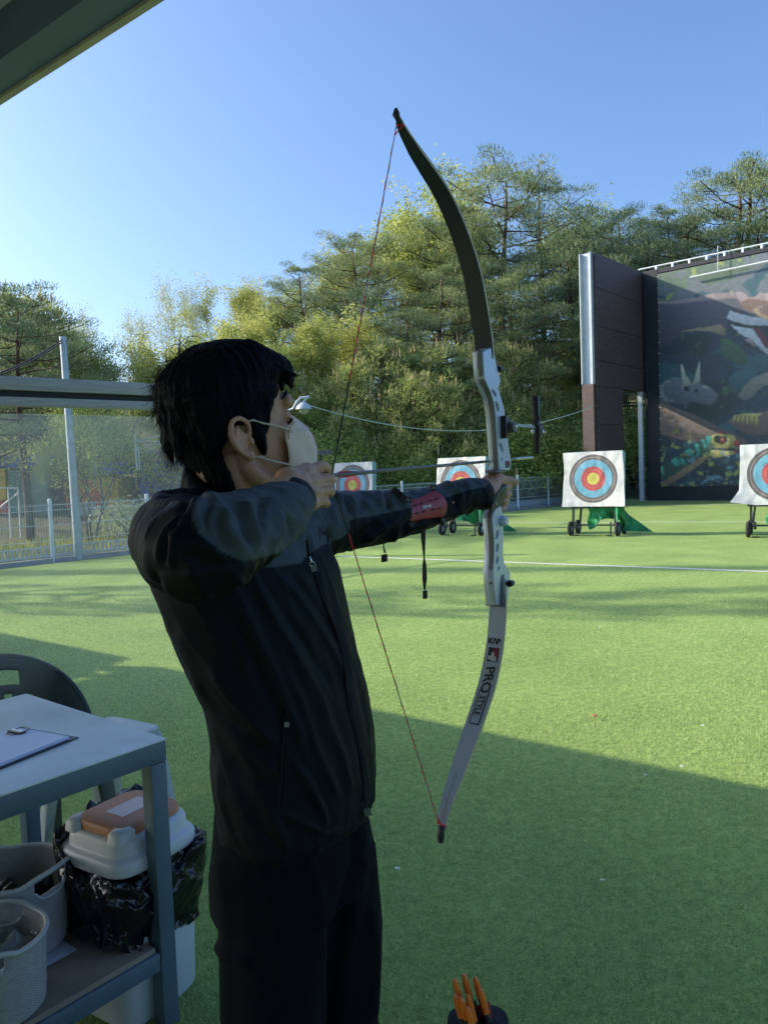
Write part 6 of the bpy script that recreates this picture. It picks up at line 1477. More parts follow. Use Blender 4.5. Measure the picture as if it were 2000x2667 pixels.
for (x, y, r) in ((36, 385, .0085), (117, 1930, .0085)):
    c = P(1240+x/2.95, 850+y/2.95, 1.712); b = MB(); b.lathe([(.0, -.012), (r, -.010), (r, .010), (0, .012)], c, (nrm(np.cross(ZZ, BD)), ZZ, BD), 16); smooth_angle(b.build('locating_boss', M_riserd, bow))
q = PL(1240+190/2.95, 850+1495/2.95, RP, BL); b = MB(); b.lathe([(.0, 0), (.0115, .0), (.0120, .012), (.009, .016), (0, .017)], q-BL*.002, (BD, ZZ, BL), 18); smooth_angle(b.build('weight_boss', M_riser, bow))
# shelf, label, arrow rest and wire
q = P(1276, 1226, 1.705); b = MB(); b.loft([(P(1290, 1224, 1.718), BL*.018, BD*.024, 6), (P(1290, 1229, 1.718), BL*.018, BD*.025, 6), (P(1292, 1234, 1.720), BL*.012, BD*.018, 4)], 20); smooth_angle(b.build('arrow_shelf', M_riserd, bow))
b = MB(); b.tube([P(1262, 1224, 1.69), P(1281, 1221, 1.70), P(1283, 1212, 1.70), P(1282, 1203, 1.70)], .0012, 6); b.build('rest_wire', M_chrome, bow)
z6 = lambda x, y: (1280+x/9.759, 1020+y/9.759)
def sidequad(nm, pts, m, off=.0015): 
    b = MB(); q = [PL(*z6(*p), RP+BL*off, BL) for p in pts]; b.prism(q, -BL*.0008); return b.build(nm, m, bow)
sidequad('red_label', [(352, 1762), (462, 1760), (466, 1838), (356, 1842)], M_inkr, .0022); sidequad('dark_label', [(356, 1842), (466, 1838), (470, 1925), (360, 1935)], M_blk, .0022)
b = MB(); TV, TF = text_mesh('KAP', .9, 0, 0, .02)
b.add([PL(*z6(412+t[0]*40, 1885-t[1]*40), RP+BL*.0032, BL) for t in TV], TF); b.build('label_letters', M_inkw, bow)
# grip: black handle with a dark green side panel
gp = [(850, 850), (920, 870), (930, 930), (860, 980), (800, 1040), (780, 1150), (860, 1180), (870, 1240), (840, 1330), (760, 1420), (680, 1500), (590, 1530), (420, 1510), (390, 1430), (470, 1250), (490, 1090), (560, 1030), (700, 960)]
g2 = lambda pts: [(1220+x/10.06, 1180+y/10.06) for x, y in pts]
b = MB(); b.loft([(P(1303, 1262, 1.742), BL*.013, BD*.014, 2.6), (P(1298, 1280, 1.738), BL*.0145, BD*.019, 2.6), (P(1291, 1300, 1.735), BL*.0155, BD*.023, 2.6), (P(1284, 1318, 1.733), BL*.0155, BD*.025, 2.6), (P(1278, 1330, 1.731), BL*.014, BD*.024, 2.6)], 24)
b.build('grip', M_blk, bow, True)
gpp = plate('grip_panel', g2([(900, 870), (935, 900), (925, 930), (860, 1010), (830, 1110), (850, 1250), (830, 1330), (760, 1430), (680, 1500), (585, 1530), (600, 1440), (640, 1290), (700, 1150), (790, 990)]), .004, M_grip, (), .008, None, .001)
b = MB(); c = PL(*g2([(720, 1315)])[0], RP+BL*.0095, BL); b.lathe([(.0, 0), (.0042, 0), (.0040, .0012), (.0, .0012)], c, (BD, ZZ, BL), 16); cc = b.build('grip_badge', mat('badge_gold', (.42, .42, .34), .4, .4), gpp)
b = MB(); b.lathe([(.0, 0), (.0016, 0), (.0, .0006)], c+BL*.0012, (BD, ZZ, BL), 5); b.build('badge_mark', M_blk, cc)
# sight -------------------------------------------------------------------
def zp6(x, y, Y): u, v = z6(x, y); return P(u, v, Y)
YS = 1.728; sgt = MB(); side_c = PL(*z6(270, 905), RP+BL*.002, BL)
sb_ = side_c+BL*.006; sgt.box(sb_+BD*.000, (.016, .013, .050), (BD, BL, ZZ), bev=.0015); sgt.box(sb_+BD*.013+BL*.001, (.016, .009, .044), (BD, BL, ZZ), bev=.003); mnt = smooth_angle(sgt.build('sight_mount', M_blk, bow))
kn = sb_+BD*.021+BL*.006; b = MB(); b.lathe([(0, -.002), (.0125, -.002), (.0135, .003), (.0125, .010), (.010, .012), (0, .0115)], kn, (BD, ZZ, BL), 24); smooth_angle(b.build('mount_knob', M_riserd, mnt)); b = MB(); b.lathe([(0, 0), (.005, 0), (.004, .0016), (0, .002)], kn+BL*.0122, (BD, ZZ, BL), 6); b.build('knob_star', M_chrome, mnt)
bar0 = kn+BD*.004-BL*.004+ZZ*.006; vb = PL(*z6(1040, 840), RP-BL*.0, BL); bar1 = vb+BL*.0; bar1 = bar0+BD*((bar1-bar0)@BD); 
b = MB(); b.bar(bar0, bar1, .006, .0065, bev=.0006); b.build('extension_bar', M_steel, bow)
vt, vl = PL(*z6(1025, 118), RP-BL*.004, BL), PL(*z6(1080, 1600), RP-BL*.004, BL); cx_ = bar1; vt = np.array([cx_[0], cx_[1], vt[2]]); vl = np.array([cx_[0], cx_[1], vl[2]])
b = MB(); b.bar(vt, vl, .0145, .011, up=tuple(BD), bev=.001)
blk = lambda x, y, w, h, o=.0: b.box(np.array([cx_[0], cx_[1], PL(*z6(x, y), RP, BL)[2]])+BD*o+BL*.004, (w, .016, h), (BD, BL, ZZ), None if False else 0, .0012)
blk(1040, 1010, .031, .029, .003); blk(1000, 850, .030, .008, -.006); blk(930, 770, .012, .009, -.013); blk(980, 690, .010, .013, -.006); smooth_angle(b.build('sight_elevation_bar', M_blk, bow))
zc = lambda y: PL(*z6(1000, y), RP, BL)[2]
b = MB(); p0 = np.array([cx_[0], cx_[1], zc(1025)])+BL*.002
b.lathe([(0, .010), (.010, .010), (.011, .016), (.0045, .019), (0, .019)], p0, (BL, ZZ, BD), 18); b.tube([p0+BD*.038, p0+BD*.060+ZZ*.001], .0011, 6); b.box(p0-BD*.026, (.018, .006, .0085), (BD, BL, ZZ), bev=.0008); b.tube([p0-BD*.02, p0-BD*.006], .0014, 6)
smooth_angle(b.build('windage_screw', M_chrome, bow)); b = MB(); b.lathe([(.0035, .017), (.0065, .020), (.0075, .026), (.0075, .032), (.004, .038), (0, .039)], p0, (BL, ZZ, BD), 16); smooth_angle(b.build('windage_knob', M_blk, bow))
b = MB(); TV, TF = text_mesh('KE', .011, 0, 0, .0004); b.add([p0-BD*.026+BL*.0035+BD*t[0]+ZZ*t[1] for t in TV], TF); b.build('tag_mark', M_blk, bow)
# string -------------------------------------------------------------------
M_sred = mat('red_string', (.80, .02, .05), .5); M_spale = mat('pale_string', (.55, .42, .50), .5); M_sblk = mat('black_serving', (.010, .010, .014), .5)
utip, ltip = upath[-1][0]+BD*.002, lpath[-1][0]+BD*.002
def string(nm, a, b_, parts_):
    b = MB()
    for t0, t1, m in parts_:
        r = .0010 if m != 2 else .0012; k = 8; b.tube([a+(b_-a)*t for t in np.linspace(t0, t1, k)], r, 6, True, m)
    # second strand twisted on the first
    tw = [a+(b_-a)*t+(BL*math.cos(t*55)+ZZ*math.sin(t*55)*.2)*.0013 for t in np.linspace(.02, .72, 90)]; b.tube(tw, .0007, 4, True, 1)
    return b.build(nm, [M_sred, M_spale, M_sblk], bow, True)
sa = P(1028, 352, 1.462); 
string('bowstring', sa, NOCK+ZZ*.003, [(0, .12, 1), (.12, .46, 0), (.46, .52, 1), (.52, .76, 0), (.76, 1, 2)])
sl = P(1140, 2135, 1.500); string('bowstring', sl, NOCK-ZZ*.012, [(0, .16, 0), (.16, .40, 0), (.40, .46, 1), (.46, .88, 0), (.88, 1, 2)])
b = MB(); c, T, wv_, nb, w = upath[-2]
b.tube([sa, c-wv_*w+nb*.001], .0012, 6); b.tube([sa, c+wv_*w+nb*.001], .0010, 6); b.tube([c-wv_*w+nb*.002, upath[-1][0]+nb*.003, c+wv_*w+nb*.002], .0012, 6); 
b.build('string_loop', M_sred, bow); b = MB(); c, T, wv_, nb, w = lpath[-2]; b.tube([sl, c-wv_*w+nb*.001], .0014, 6); b.tube([sl, P(1161, 2158, 1.492)], .0012, 6); b.tube([c-wv_*w+nb*.001, lpath[-1][0]+nb*.003+wv_*lpath[-1][4]], .0014, 6); b.build('string_loop', M_sred, bow)
# arrow ---------------------------------------------------------------------
ATIP = P(1398, 1190, 1.84); an = P(858, 1239, 1.195)
adir = nrm(PL(1290, 1200, RP-BL*.034, BL)-an)
for _t in np.linspace(.4, .95, 400):
    if px(an+adir*_t)[0][0] < 1398: ATIP = an+adir*_t
arrow = empty('arrow', an, 'dark carbon arrow with pink and blue vanes nocked on the bowstring', 'arrow')
M_carbon = mat('carbon_shaft', (.035, .038, .044), .3, vary=.2, vscale=30, coat=.3)
b = MB(); b.tube([an+adir*.010, ATIP-adir*.02], .0033, 14, True, 0); smooth_angle(b.build('shaft', M_carbon, arrow))
b = MB(); b.tube([ATIP-adir*.13, ATIP-adir*.010], .00345, 12); b.lathe([(.00345, 0), (.0030, .008), (0, .012)], ATIP-adir*.010, (nrm(np.cross(adir, ZZ)), nrm(np.cross(nrm(np.cross(adir, ZZ)), adir)), adir), 12); smooth_angle(b.build('point', mat('steel_point', (.42, .46, .50), .3, .6), arrow))
b = MB(); b.tube([an-adir*.006, an+adir*.012], .0030, 10); b.build('nock', M_inkr, arrow)
b = MB()
for t in (.52, .54, .60, .605, .66, .69): b.tube([an+(ATIP-an)*(t-.10), an+(ATIP-an)*(t-.10+.006)], .00338, 10)
b.build('shaft_print', M_inkw, arrow)
s1 = nrm(np.cross(adir, ZZ)); s2 = nrm(np.cross(s1, adir))
for k, (ang, m) in enumerate([(R_(70), mat('pink_vane', (.50, .03, .10), .45)), (R_(190), mat('blue_vane', (.06, .10, .17), .4)), (R_(-50), mat('red_vane', (.50, .03, .02), .45))]):
    d = s1*math.cos(ang)+s2*math.sin(ang); b = MB(); o = an+adir*.018
    pf = [(0, .003), (.006, .0055), (.014, .0064), (.030, .0060), (.048, .0046), (.066, .003)]
    q = [o+adir*x+d*h for x, h in pf]; w = nrm(np.cross(adir, d))*.0006; b.prism([o+w*.5]+[p+w*.5 for p in q]+[o+adir*.067+w*.5], -w); b.build('vane', m, arrow)

# ------------------------------------------------------------------ arm guard, draped on the sleeve
M_guard = mat('red_arm_guard', (.35, .035, .050), .35, bump=.1, bscale=30); M_hole = mat('guard_hole_shadow', (.03, .006, .010), .8)
zg = lambda x, y: (1020+x/9.217, 1260+y/9.217)
left = [(265, 430), (250, 500), (262, 600), (300, 700), (370, 810), (460, 910)]; right = [(1050, 160), (1180, 240), (1290, 370), (1340, 520), (1310, 680), (1240, 800)]
topc = [(265, 430), (600, 350), (780, 290), (900, 205), (1050, 160)]; botc = [(460, 910), (620, 880), (800, 835), (1000, 825), (1240, 800)]
def ip(pl, t):
    pl = np.array(pl, float); x = t*(len(pl)-1); i = min(int(x), len(pl)-2); return pl[i]*(1-x+i)+pl[i+1]*(x-i)
N1, N2 = 26, 16; V = []; ok = True
A_, B2_ = arm[3][0], arm[5][0]; axd = nrm(B2_-A_)
for j in range(N2+1):
    for i in range(N1+1):
        s, t = i/N1, j/N2
        p = (1-t)*ip(topc, s)+t*ip(botc, s)+(1-s)*ip(left, t)+s*ip(right, t)-((1-s)*(1-t)*np.array(topc[0])+s*(1-t)*np.array(topc[-1])+(1-s)*t*np.array(botc[0])+s*t*np.array(botc[-1]))
        # smooth cylinder round the forearm instead of the crumpled cloth
        u, v = zg(*p); d = nrm(ray(u, v)); rad = .0490; o = CAM-A_; dp = d-axd*(d@axd); op = o-axd*(o@axd); aa = dp@dp; bb = 2*dp@op; cc = op@op-rad**2; disc = bb*bb-4*aa*cc
        if disc < 0: tt_ = -bb/(2*aa)
        else: tt_ = (-bb-math.sqrt(disc))/(2*aa)
        V.append(CAM+d*tt_)
V = np.array(V)
for _ in range(2):
    G_ = V.reshape(N2+1, N1+1, 3); H_ = G_.copy(); H_[1:-1, 1:-1] = (G_[:-2, 1:-1]+G_[2:, 1:-1]+G_[1:-1, :-2]+G_[1:-1, 2:])/4; V = H_.reshape(-1, 3)
F = [(j*(N1+1)+i, j*(N1+1)+i+1, (j+1)*(N1+1)+i+1, (j+1)*(N1+1)+i) for j in range(N2) for i in range(N1)]
tm_ = BVHTree.FromPolygons([Vector(v) for v in V], F)
guard = empty('arm_guard', P(1105, 1318, 1.56), 'red plastic arm guard strapped round the left forearm sleeve', 'arm guard')
gm = mobj('guard_shell', V, F, M_guard, guard, True); so_ = gm.modifiers.new('thickness', 'SOLIDIFY'); so_.thickness = .0022; so_.offset = 1
def gp_(x, y, off=.0030):
    u, v = zg(x, y); d = Vector(nrm(ray(u, v))); h = tm_.ray_cast(Vector(CAM), d); return np.array(h[0])-np.array(d)*off
for k, pl in enumerate([[(505, 540), (565, 488), (630, 512)], [(660, 498), (710, 448), (778, 468)], [(885, 432), (940, 380), (1005, 398)], [(1030, 385), (1080, 332), (1150, 352)], [(560, 705), (620, 728), (685, 665)], [(705, 665), (775, 692), (838, 630)], [(940, 618), (1020, 645), (1070, 590)], [(1100, 590), (1160, 612), (1220, 562)]]):
    b = MB(); a, c, d = [gp_(*p) for p in pl]; mid_ = (a+c+d)/3; b.prism([a, c, d], ray(1100, 1300)*.0015); b.build('guard_hole', M_hole, gm)
TV, TF = text_mesh('SPARKS', 1, 0, 0, .03); wT = TV[:, 0].max()-TV[:, 0].min(); c0 = np.array([842, 540]); ux = np.array([-1, .235])*205/wT; uy = np.array([.15, 1.0])*62/.72
V2 = [gp_(*(c0+ux*t[0]+uy*t[1]), .0034) for t in TV]; mobj('guard_lettering', V2, TF, mat('white_print', (.75, .72, .75), .5), gm)
b = MB()
def strap(pts, w, r=.004):
    b = MB()
    q = [drape(*zg(*p), r, None, 1.35) for p in pts]; q = [x for x in q if x is not None]
    for i in range(len(q)-1): b.bar(q[i], q[i+1], w, .002, up=tuple(-FW))
    if len(q) > 1: b.build('elastic_strap', M_blk, guard)
strap([(30, 160), (150, 230), (250, 320), (330, 390)], .012); strap([(860, 60), (900, 110), (960, 160)], .014); strap([(540, 890), (480, 960), (420, 1020)], .012); strap([(1180, 820), (1120, 920)], .010)
for x, y in ((355, 400), (990, 150), (1200, 830)):
    p = drape(*zg(x, y), .008, None, 1.3); p = p if p is not None else P(*zg(x, y), 1.56); b = MB(); b.box(p, (.012, .004, .010), (RT, FW, UP), bev=.001); sb2 = b.build('strap_clip', M_blk, guard)
    p = p-FW*.003; b = MB(); b.tube([p-UP*.003-RT*.003, p+UP*.003, p-UP*.003+RT*.003], .0009, 5); b.build('clip_mark', M_inkw, sb2)
# hanging cords: short one with a stopper, long strap end
z2_ = lambda x, y: (800+x/2.552, 1100+y/2.552)
b = MB(); Yc_ = 1.50; q = [P(*z2_(510, 790), Yc_), P(*z2_(507, 830), Yc_), P(*z2_(513, 868), Yc_)]; b.tube(q, .0014, 6); b.tube([q[1]+RT*.0005, q[1]+RT*.003-ZZ*.008, q[2]+RT*.003], .0014, 6); c_ = b.build('drawcord', M_spale if False else mat('grey_cord', (.20, .20, .22), .7), jacket)
b = MB(); b.box(P(*z2_(513, 902), Yc_), (.0125, .010, .015), (nrm(RT+UP*.15), FW, UP), bev=.0018); smooth_angle(b.build('cord_stopper', M_blk, c_))
b = MB(); Ys = 1.58; pts = [(768, 700), (772, 790), (777, 900), (779, 950), (780, 1040), (780, 1115)]; wd_ = [.0115, .0085, .0030, .0085, .0100, .0035]
for i in range(len(pts)-1):
    n = 6
    for k in range(n):
        f0, f1 = k/n, (k+1)/n; p0 = np.array(pts[i])*(1-f0)+np.array(pts[i+1])*f0; p1 = np.array(pts[i])*(1-f1)+np.array(pts[i+1])*f1; w0_, w1_ = wd_[i]*(1-f0)+wd_[i+1]*f0, wd_[i]*(1-f1)+wd_[i+1]*f1
        a, c = P(*z2_(*p0), Ys), P(*z2_(*p1), Ys); off_ = FW*.0006
        b.add([a-RT*w0_/2-off_, a+RT*w0_/2-off_, c+RT*w1_/2-off_, c-RT*w1_/2-off_, a-RT*w0_/2+off_, a+RT*w0_/2+off_, c+RT*w1_/2+off_, c-RT*w1_/2+off_], [(0, 1, 2, 3), (7, 6, 5, 4), (0, 3, 7, 4), (1, 5, 6, 2)])
st_ = b.build('strap_tail', mat('dark_webbing', (.030, .032, .036), .6, vary=.3, vscale=60), guard, False)
b = MB(); b.box(P(*z2_(783, 1145), Ys), (.010, .008, .017), (nrm(RT+UP*.12), FW, UP), bev=.0015); smooth_angle(b.build('strap_end_clip', M_blk, st_))
# ------------------------------------------------------------------ steel table with shelf
M_top = mat('brushed_table_top', (.68, .71, .72), .36, .05, vary=.22, vscale=3.5, detail=6); M_frame = mat('slate_blue_steel', (.10, .15, .20), .45, .15, vary=.12, vscale=5, bump=.15, bscale=60)
M_board = mat('worn_brown_board', (.26, .21, .175), .75, vary=.25, vscale=4, bump=.25, bscale=30, detail=7); M_edgeb = mat('board_edge', (.07, .05, .035), .9, vary=.4, vscale=30)
ZT = .80
K0 = G(433, 1922, ZT); Kf = G(70, 1806, ZT); Kl = G(0, 2052, ZT)
Ty = nrm((Kf-K0)*[1, 1, 0]); Tx = nrm((Kl-K0)*[1, 1, 0]); Tx = nrm(Tx-Ty*(Tx@Ty)); TLy = np.linalg.norm((Kf-K0)[:2]); TLx = 1.35
table = empty('steel_table', (K0+Tx*.6+Ty*TLy/2)*[1, 1, 0], 'grey blue steel frame table with metal top and brown lower shelf', 'table')
def tp(x, y, z): return np.array([K0[0], K0[1], 0])+Tx*x+Ty*y+ZZ*z
AX = (Tx, Ty, ZZ)
b = MB(); b.box(tp(TLx/2, TLy/2, ZT-.003), (TLx, TLy, .006), AX, bev=.0012); smooth_angle(b.build('table_top', M_top, table))
b = MB(); h = .055
b.box(tp(TLx/2, .025, ZT-.0065-h/2), (TLx-.002, .05, h), AX, bev=.003); b.box(tp(TLx/2, TLy-.025, ZT-.0065-h/2), (TLx-.002, .05, h), AX, bev=.003); b.box(tp(.025, TLy/2, ZT-.0065-h/2), (.05, TLy-.101, h), AX, bev=.003); b.box(tp(TLx-.025, TLy/2, ZT-.0065-h/2), (.05, TLy-.101, h), AX, bev=.003)
smooth_angle(b.build('apron', M_frame, table))
for x in (.0255, TLx-.0255):
    for y in (.0255, TLy-.0255):
        b = MB(); b.box(tp(x, y, (ZT-.063)/2), (.048, .048, ZT-.063), AX, bev=.003); smooth_angle(b.build('leg', M_frame, table))
SZ = 1.5-(2478-1248)/2000*(K0[1]+.02); 
b = MB(); b.box(tp(TLx/2, .025, SZ-.028), (TLx-.102, .044, .050), AX, bev=.003); b.box(tp(TLx/2, TLy-.025, SZ-.028), (TLx-.102, .044, .05), AX, bev=.003); b.box(tp(.025, TLy/2, SZ-.028), (.044, TLy-.102, .05), AX, bev=.003); smooth_angle(b.build('shelf_rail', M_frame, table))
b = MB(); b.box(tp(TLx/2+.01, TLy/2, SZ+.0055), (TLx-.10, TLy-.022, .015), AX, bev=.0015); sh = b.build('shelf_board', M_board, table)
b = MB()
for x, y in ((.09, .035), (.42, .03), (.85, .033)): b.lathe([(0, 0), (.006, 0), (.005, .002), (0, .0025)], tp(x, y, SZ+.0132), None, 10)
b.build('screw_heads', M_edgeb, sh)
# clipboard with paper and binder clip
M_paper = mat('white_paper', (.74, .77, .98), .7, vary=.03, vscale=5); M_clipb = mat('black_clipboard', (.012, .012, .015), .35)
c1, c2 = G(196, 1912, ZT+.012), G(20, 1882, ZT+.012); Cy = nrm((c2-c1)*[1, 1, 0]); Cx = np.array([Cy[1], -Cy[0], 0]); Cx = -Cx if Cx@RT > 0 else Cx
clip = empty('clipboard', c1*[1, 1, 0]+ZZ*ZT, 'black clipboard holding white paper sheets on the table top', 'clipboard')
def cp(x, y, z): return c1*[1, 1, 0]+ZZ*(ZT+z)+Cx*x+Cy*y
ca = (Cx, Cy, ZZ)
b = MB(); b.box(cp(.16, .105, .002), (.33, .228, .003), ca, bev=.001); b.build('board', M_clipb, clip)
for k in range(5):
    b = MB(); b.box(cp(.163+.001*k, .108-.0012*k, .0045+k*.0021), (.297-.002*k, .208, .0019), ca); b.build('paper_sheet', M_paper, clip)
b = MB(); q = cp(.055, .165, .0165); b.box(q, (.019, .052, .006), ca, bev=.001); b.tube([q+Cy*.022+Cx*-.008, q+Cy*.018+Cx*-.028+ZZ*.002, q+Cy*.0+Cx*-.032+ZZ*.003, q-Cy*.018-Cx*.028+ZZ*.002, q-Cy*.022-Cx*.008], .0013, 6); b.tube([q+Cy*.022+Cx*.008, q+Cy*.012+Cx*.024, q-Cy*.012+Cx*.024, q-Cy*.022+Cx*.008], .0013, 6); b.build('binder_clip', M_clipb, clip)
b = MB(); b.box(q+ZZ*.0036-Cx*.003, (.007, .05, .0012), ca); b.build('clip_shine', M_chrome, clip)
# laminated card under the baskets
c3, c4 = G(200, 2471, SZ+.014), G(150, 2440, SZ+.014); Dy = nrm((c4-c3)*[1, 1, 0]); Dx = np.array([Dy[1], -Dy[0], 0]); Dx = -Dx if Dx@RT > 0 else Dx
b = MB(); b.box(c3*[1, 1, 0]+ZZ*(SZ+.0139)+Dx*.105+Dy*.07, (.21, .148, .0008), (Dx, Dy, ZZ)); b.box(c3*[1, 1, 0]+ZZ*(SZ+.0147)+Dx*.112+Dy*.072, (.19, .13, .0005), (Dx, Dy, ZZ)); tag(b.build('laminated_card', mat('laminated_sheet', (.62, .66, .80), .12), base=c3*[1, 1, 0]+ZZ*SZ), 'shiny white laminated card lying on the shelf under the basket', 'card')

# woven plastic baskets ---------------------------------------------
def weave_mat():
    m = mat('grey_woven_plastic', (.33, .32, .33), .6); t = m.node_tree; tc = t.nodes.new('ShaderNodeTexCoord'); sp = t.nodes.new('ShaderNodeSeparateXYZ'); t.links.new(tc.outputs['Object'], sp.inputs[0])
    at = t.nodes.new('ShaderNodeMath'); at.operation = 'ARCTAN2'; t.links.new(sp.outputs['Y'], at.inputs[0]); t.links.new(sp.outputs['X'], at.inputs[1])
    a = t.nodes.new('ShaderNodeMath'); a.operation = 'MULTIPLY'; a.inputs[1].default_value = 130; t.links.new(at.outputs[0], a.inputs[0]); s1_ = t.nodes.new('ShaderNodeMath'); s1_.operation = 'SINE'; t.links.new(a.outputs[0], s1_.inputs[0])
    c = t.nodes.new('ShaderNodeMath'); c.operation = 'MULTIPLY'; c.inputs[1].default_value = 1500; t.links.new(sp.outputs['Z'], c.inputs[0]); s2_ = t.nodes.new('ShaderNodeMath'); s2_.operation = 'SINE'; t.links.new(c.outputs[0], s2_.inputs[0])
    mx = t.nodes.new('ShaderNodeMath'); mx.operation = 'MULTIPLY'; t.links.new(s1_.outputs[0], mx.inputs[0]); t.links.new(s2_.outputs[0], mx.inputs[1]); n = t.nodes.new('ShaderNodeTexNoise'); n.inputs['Scale'].default_value = 60; t.links.new(tc.outputs['Object'], n.inputs[0])
    ad = t.nodes.new('ShaderNodeMath'); ad.operation = 'ADD'; t.links.new(mx.outputs[0], ad.inputs[0]); t.links.new(n.outputs[0], ad.inputs[1])
    bp = t.nodes.new('ShaderNodeBump'); bp.inputs['Strength'].default_value = .8; bp.inputs['Distance'].default_value = .003; t.links.new(ad.outputs[0], bp.inputs['Height']); t.links.new(bp.outputs[0], t.nodes['Principled BSDF'].inputs['Normal'])
    r = t.nodes.new('ShaderNodeValToRGB'); r.color_ramp.elements[0].position = .1; r.color_ramp.elements[0].color = (.40, .385, .39, 1); r.color_ramp.elements[1].position = .8; r.color_ramp.elements[1].color = (.74, .72, .72, 1); t.links.new(ad.outputs[0], r.inputs[0]); t.links.new(r.outputs[0], t.nodes['Principled BSDF'].inputs['Base Color']); return m
M_weave = weave_mat(); M_rimb = mat('grey_basket_rim', (.48, .47, .47), .5, bump=.15, bscale=150)
def basket(c, R1, R0, Hh_, hang, label, extra):
    c = np.array(c); rt = empty('woven_basket', c, label, 'basket', 'woven baskets on the shelf'); n = 72; V = []; F = []; rows = 22
    def dip(th):
        q = max(abs(math.cos(th-hang)), 0); return .018*max(0, (q-.80)/.20)**.7 if q > .80 else 0
    for j in range(rows+1):
        t = j/rows; r = R0+(R1-R0)*t**.8
        if j == 0: r = R0*.93
        for i in range(n): th = 2*math.pi*i/n; V.append(c+np.array([math.cos(th)*r, math.sin(th)*r, .004+Hh_*t+dip(th)*t]))
    for j in range(rows):
        for i in range(n):
            th = 2*math.pi*(i+.5)/n; q = abs(math.cos(th-hang)); hole = q > .915 and rows-5 <= j < rows-1
            if not hole: F.append((j*n+i, j*n+(i+1) % n, (j+1)*n+(i+1) % n, (j+1)*n+i))
    V.append(c+ZZ*.004); k = len(V)-1; F += [(k, (i+1) % n, i) for i in range(n)]
    o = mobj('wall', V, F, M_weave, rt, True); m = o.modifiers.new('thickness', 'SOLIDIFY'); m.thickness = .0028; m.offset = -1
    b = MB(); ring = [c+np.array([math.cos(th)*(R1+.001), math.sin(th)*(R1+.001), .004+Hh_+dip(th)]) for th in np.linspace(0, 2*math.pi, n+1)]; b.tube(ring, .0062, 8, False); b.build('rim', M_rimb, rt, True)
    for s in (0, math.pi):
        b = MB(); ths = np.linspace(hang+s-.42, hang+s+.42, 18); lowr = [c+np.array([math.cos(th)*(R1-.004), math.sin(th)*(R1-.004), .004+Hh_*(1-5.2/rows)+.018*(abs(th-hang-s)/.42)**4*1.2]) for th in ths]; b.tube(lowr, .0045, 8); b.build('handle', M_rimb, rt, True)
    extra(c, rt); return rt
def shoes_in(c, rt):
    b = MB(); rs = np.random.RandomState(3)
    for (x, y, r) in ((.05, .03, .036), (-.02, .0, .030), (-.05, .03, .026), (.0, -.03, .025)):
        b.ell(c+np.array([x, y, .15]), np.array([[r, 0, .01], [0, r*.6, 0], [0, 0, r*.9]]), 14, 10)
    V, F = vox(b, .004, 2); V = V+np.array([[noise.noise(Vector(v*60))*.004]*3 for v in V])
    o = mobj('glove_bundle', V, F, M_blk, None, True, base=c+ZZ*.16); tag(o, 'small black gloves or pouches lying inside the farther woven basket', 'gloves')
def plastic_in(c, rt):
    n = 26; V = []; F = []
    for j in range(n+1):
        for i in range(n+1):
            x, y = (i/n*2-1), (j/n*2-1); r = math.hypot(x, y); k = .118/max(1, r); V.append(c+np.array([x*k, y*k, .13+.04*noise.noise((x*2.2, y*2.2, 4))+.015*noise.noise((x*7, y*7, 1))]))
    for j in range(n):
        for i in range(n): F.append((j*(n+1)+i, j*(n+1)+i+1, (j+1)*(n+1)+i+1, (j+1)*(n+1)+i))
    m = mat('clear_plastic_film', (.26, .30, .33), .15, vary=.2, vscale=12); tag(mobj('plastic_film', V, F, m, None, True, base=c+ZZ*.15), 'crumpled clear plastic film filling the nearer woven basket', 'plastic bag')
pb = G(172, 2250, SZ+.013+.215); R1 = .132
bc = np.array([pb[0]-R1*.97, pb[1]-.02, SZ+.013]); basket(bc, R1, .118, .215, R_(-20), 'farther grey woven basket with black gloves inside on the lower shelf', shoes_in)
pb = G(112, 2420, SZ+.013+.18); bc2 = np.array([pb[0]-.122*.97, pb[1]-.0, SZ+.013]); 
dv = bc2-bc; dd_ = math.hypot(dv[0], dv[1])
if dd_ < .262: bc2 = bc+dv/dd_*.262
basket(bc2, .122, .112, .18, R_(-75), 'nearer grey woven basket filled with clear plastic film on the lower shelf', plastic_in)

# ------------------------------------------------------------------ bin with bag and lid
M_binw = mat('white_bin_plastic', (.56, .58, .62), .45, vary=.05, vscale=3, bump=.05, bscale=60); M_lid = mat('white_lid_plastic', (.60, .60, .62), .4, vary=.05, vscale=4); M_or = mat('peach_orange_plastic', (.52, .22, .11), .5, vary=.08, vscale=4)
M_bag = mat('black_bag_film', (.006, .006, .009), .22, spec=.6, bump=1.0, bscale=16)
ZL = .45
qa, qb, qc = G(140, 2205, ZL), G(318, 2296, ZL), G(532, 2172, ZL)
Lx = nrm((qc-qb)*[1, 1, 0]); Ly = nrm((qa-qb)*[1, 1, 0]); Ly = nrm(Ly-Lx*(Ly@Lx)); LX = np.linalg.norm((qc-qb)[:2]); LY = min(np.linalg.norm((qa-qb)[:2]), .30)
lc = qb*[1, 1, 0]+Lx*LX/2+Ly*LY/2
def rr(x, y, z, e=5.5, c=None): return ((lc if c is None else c)*[1, 1, 0]+ZZ*z, Lx*x, Ly*y, e)
bin_ = empty('waste_bin', lc*[1, 1, 0], 'white waste bin with peach orange flap lid beside the table leg', 'bin')
hx, hy = LX/2, LY/2
sft = G(525, 2640, 0.02); bcn = lc*1.0
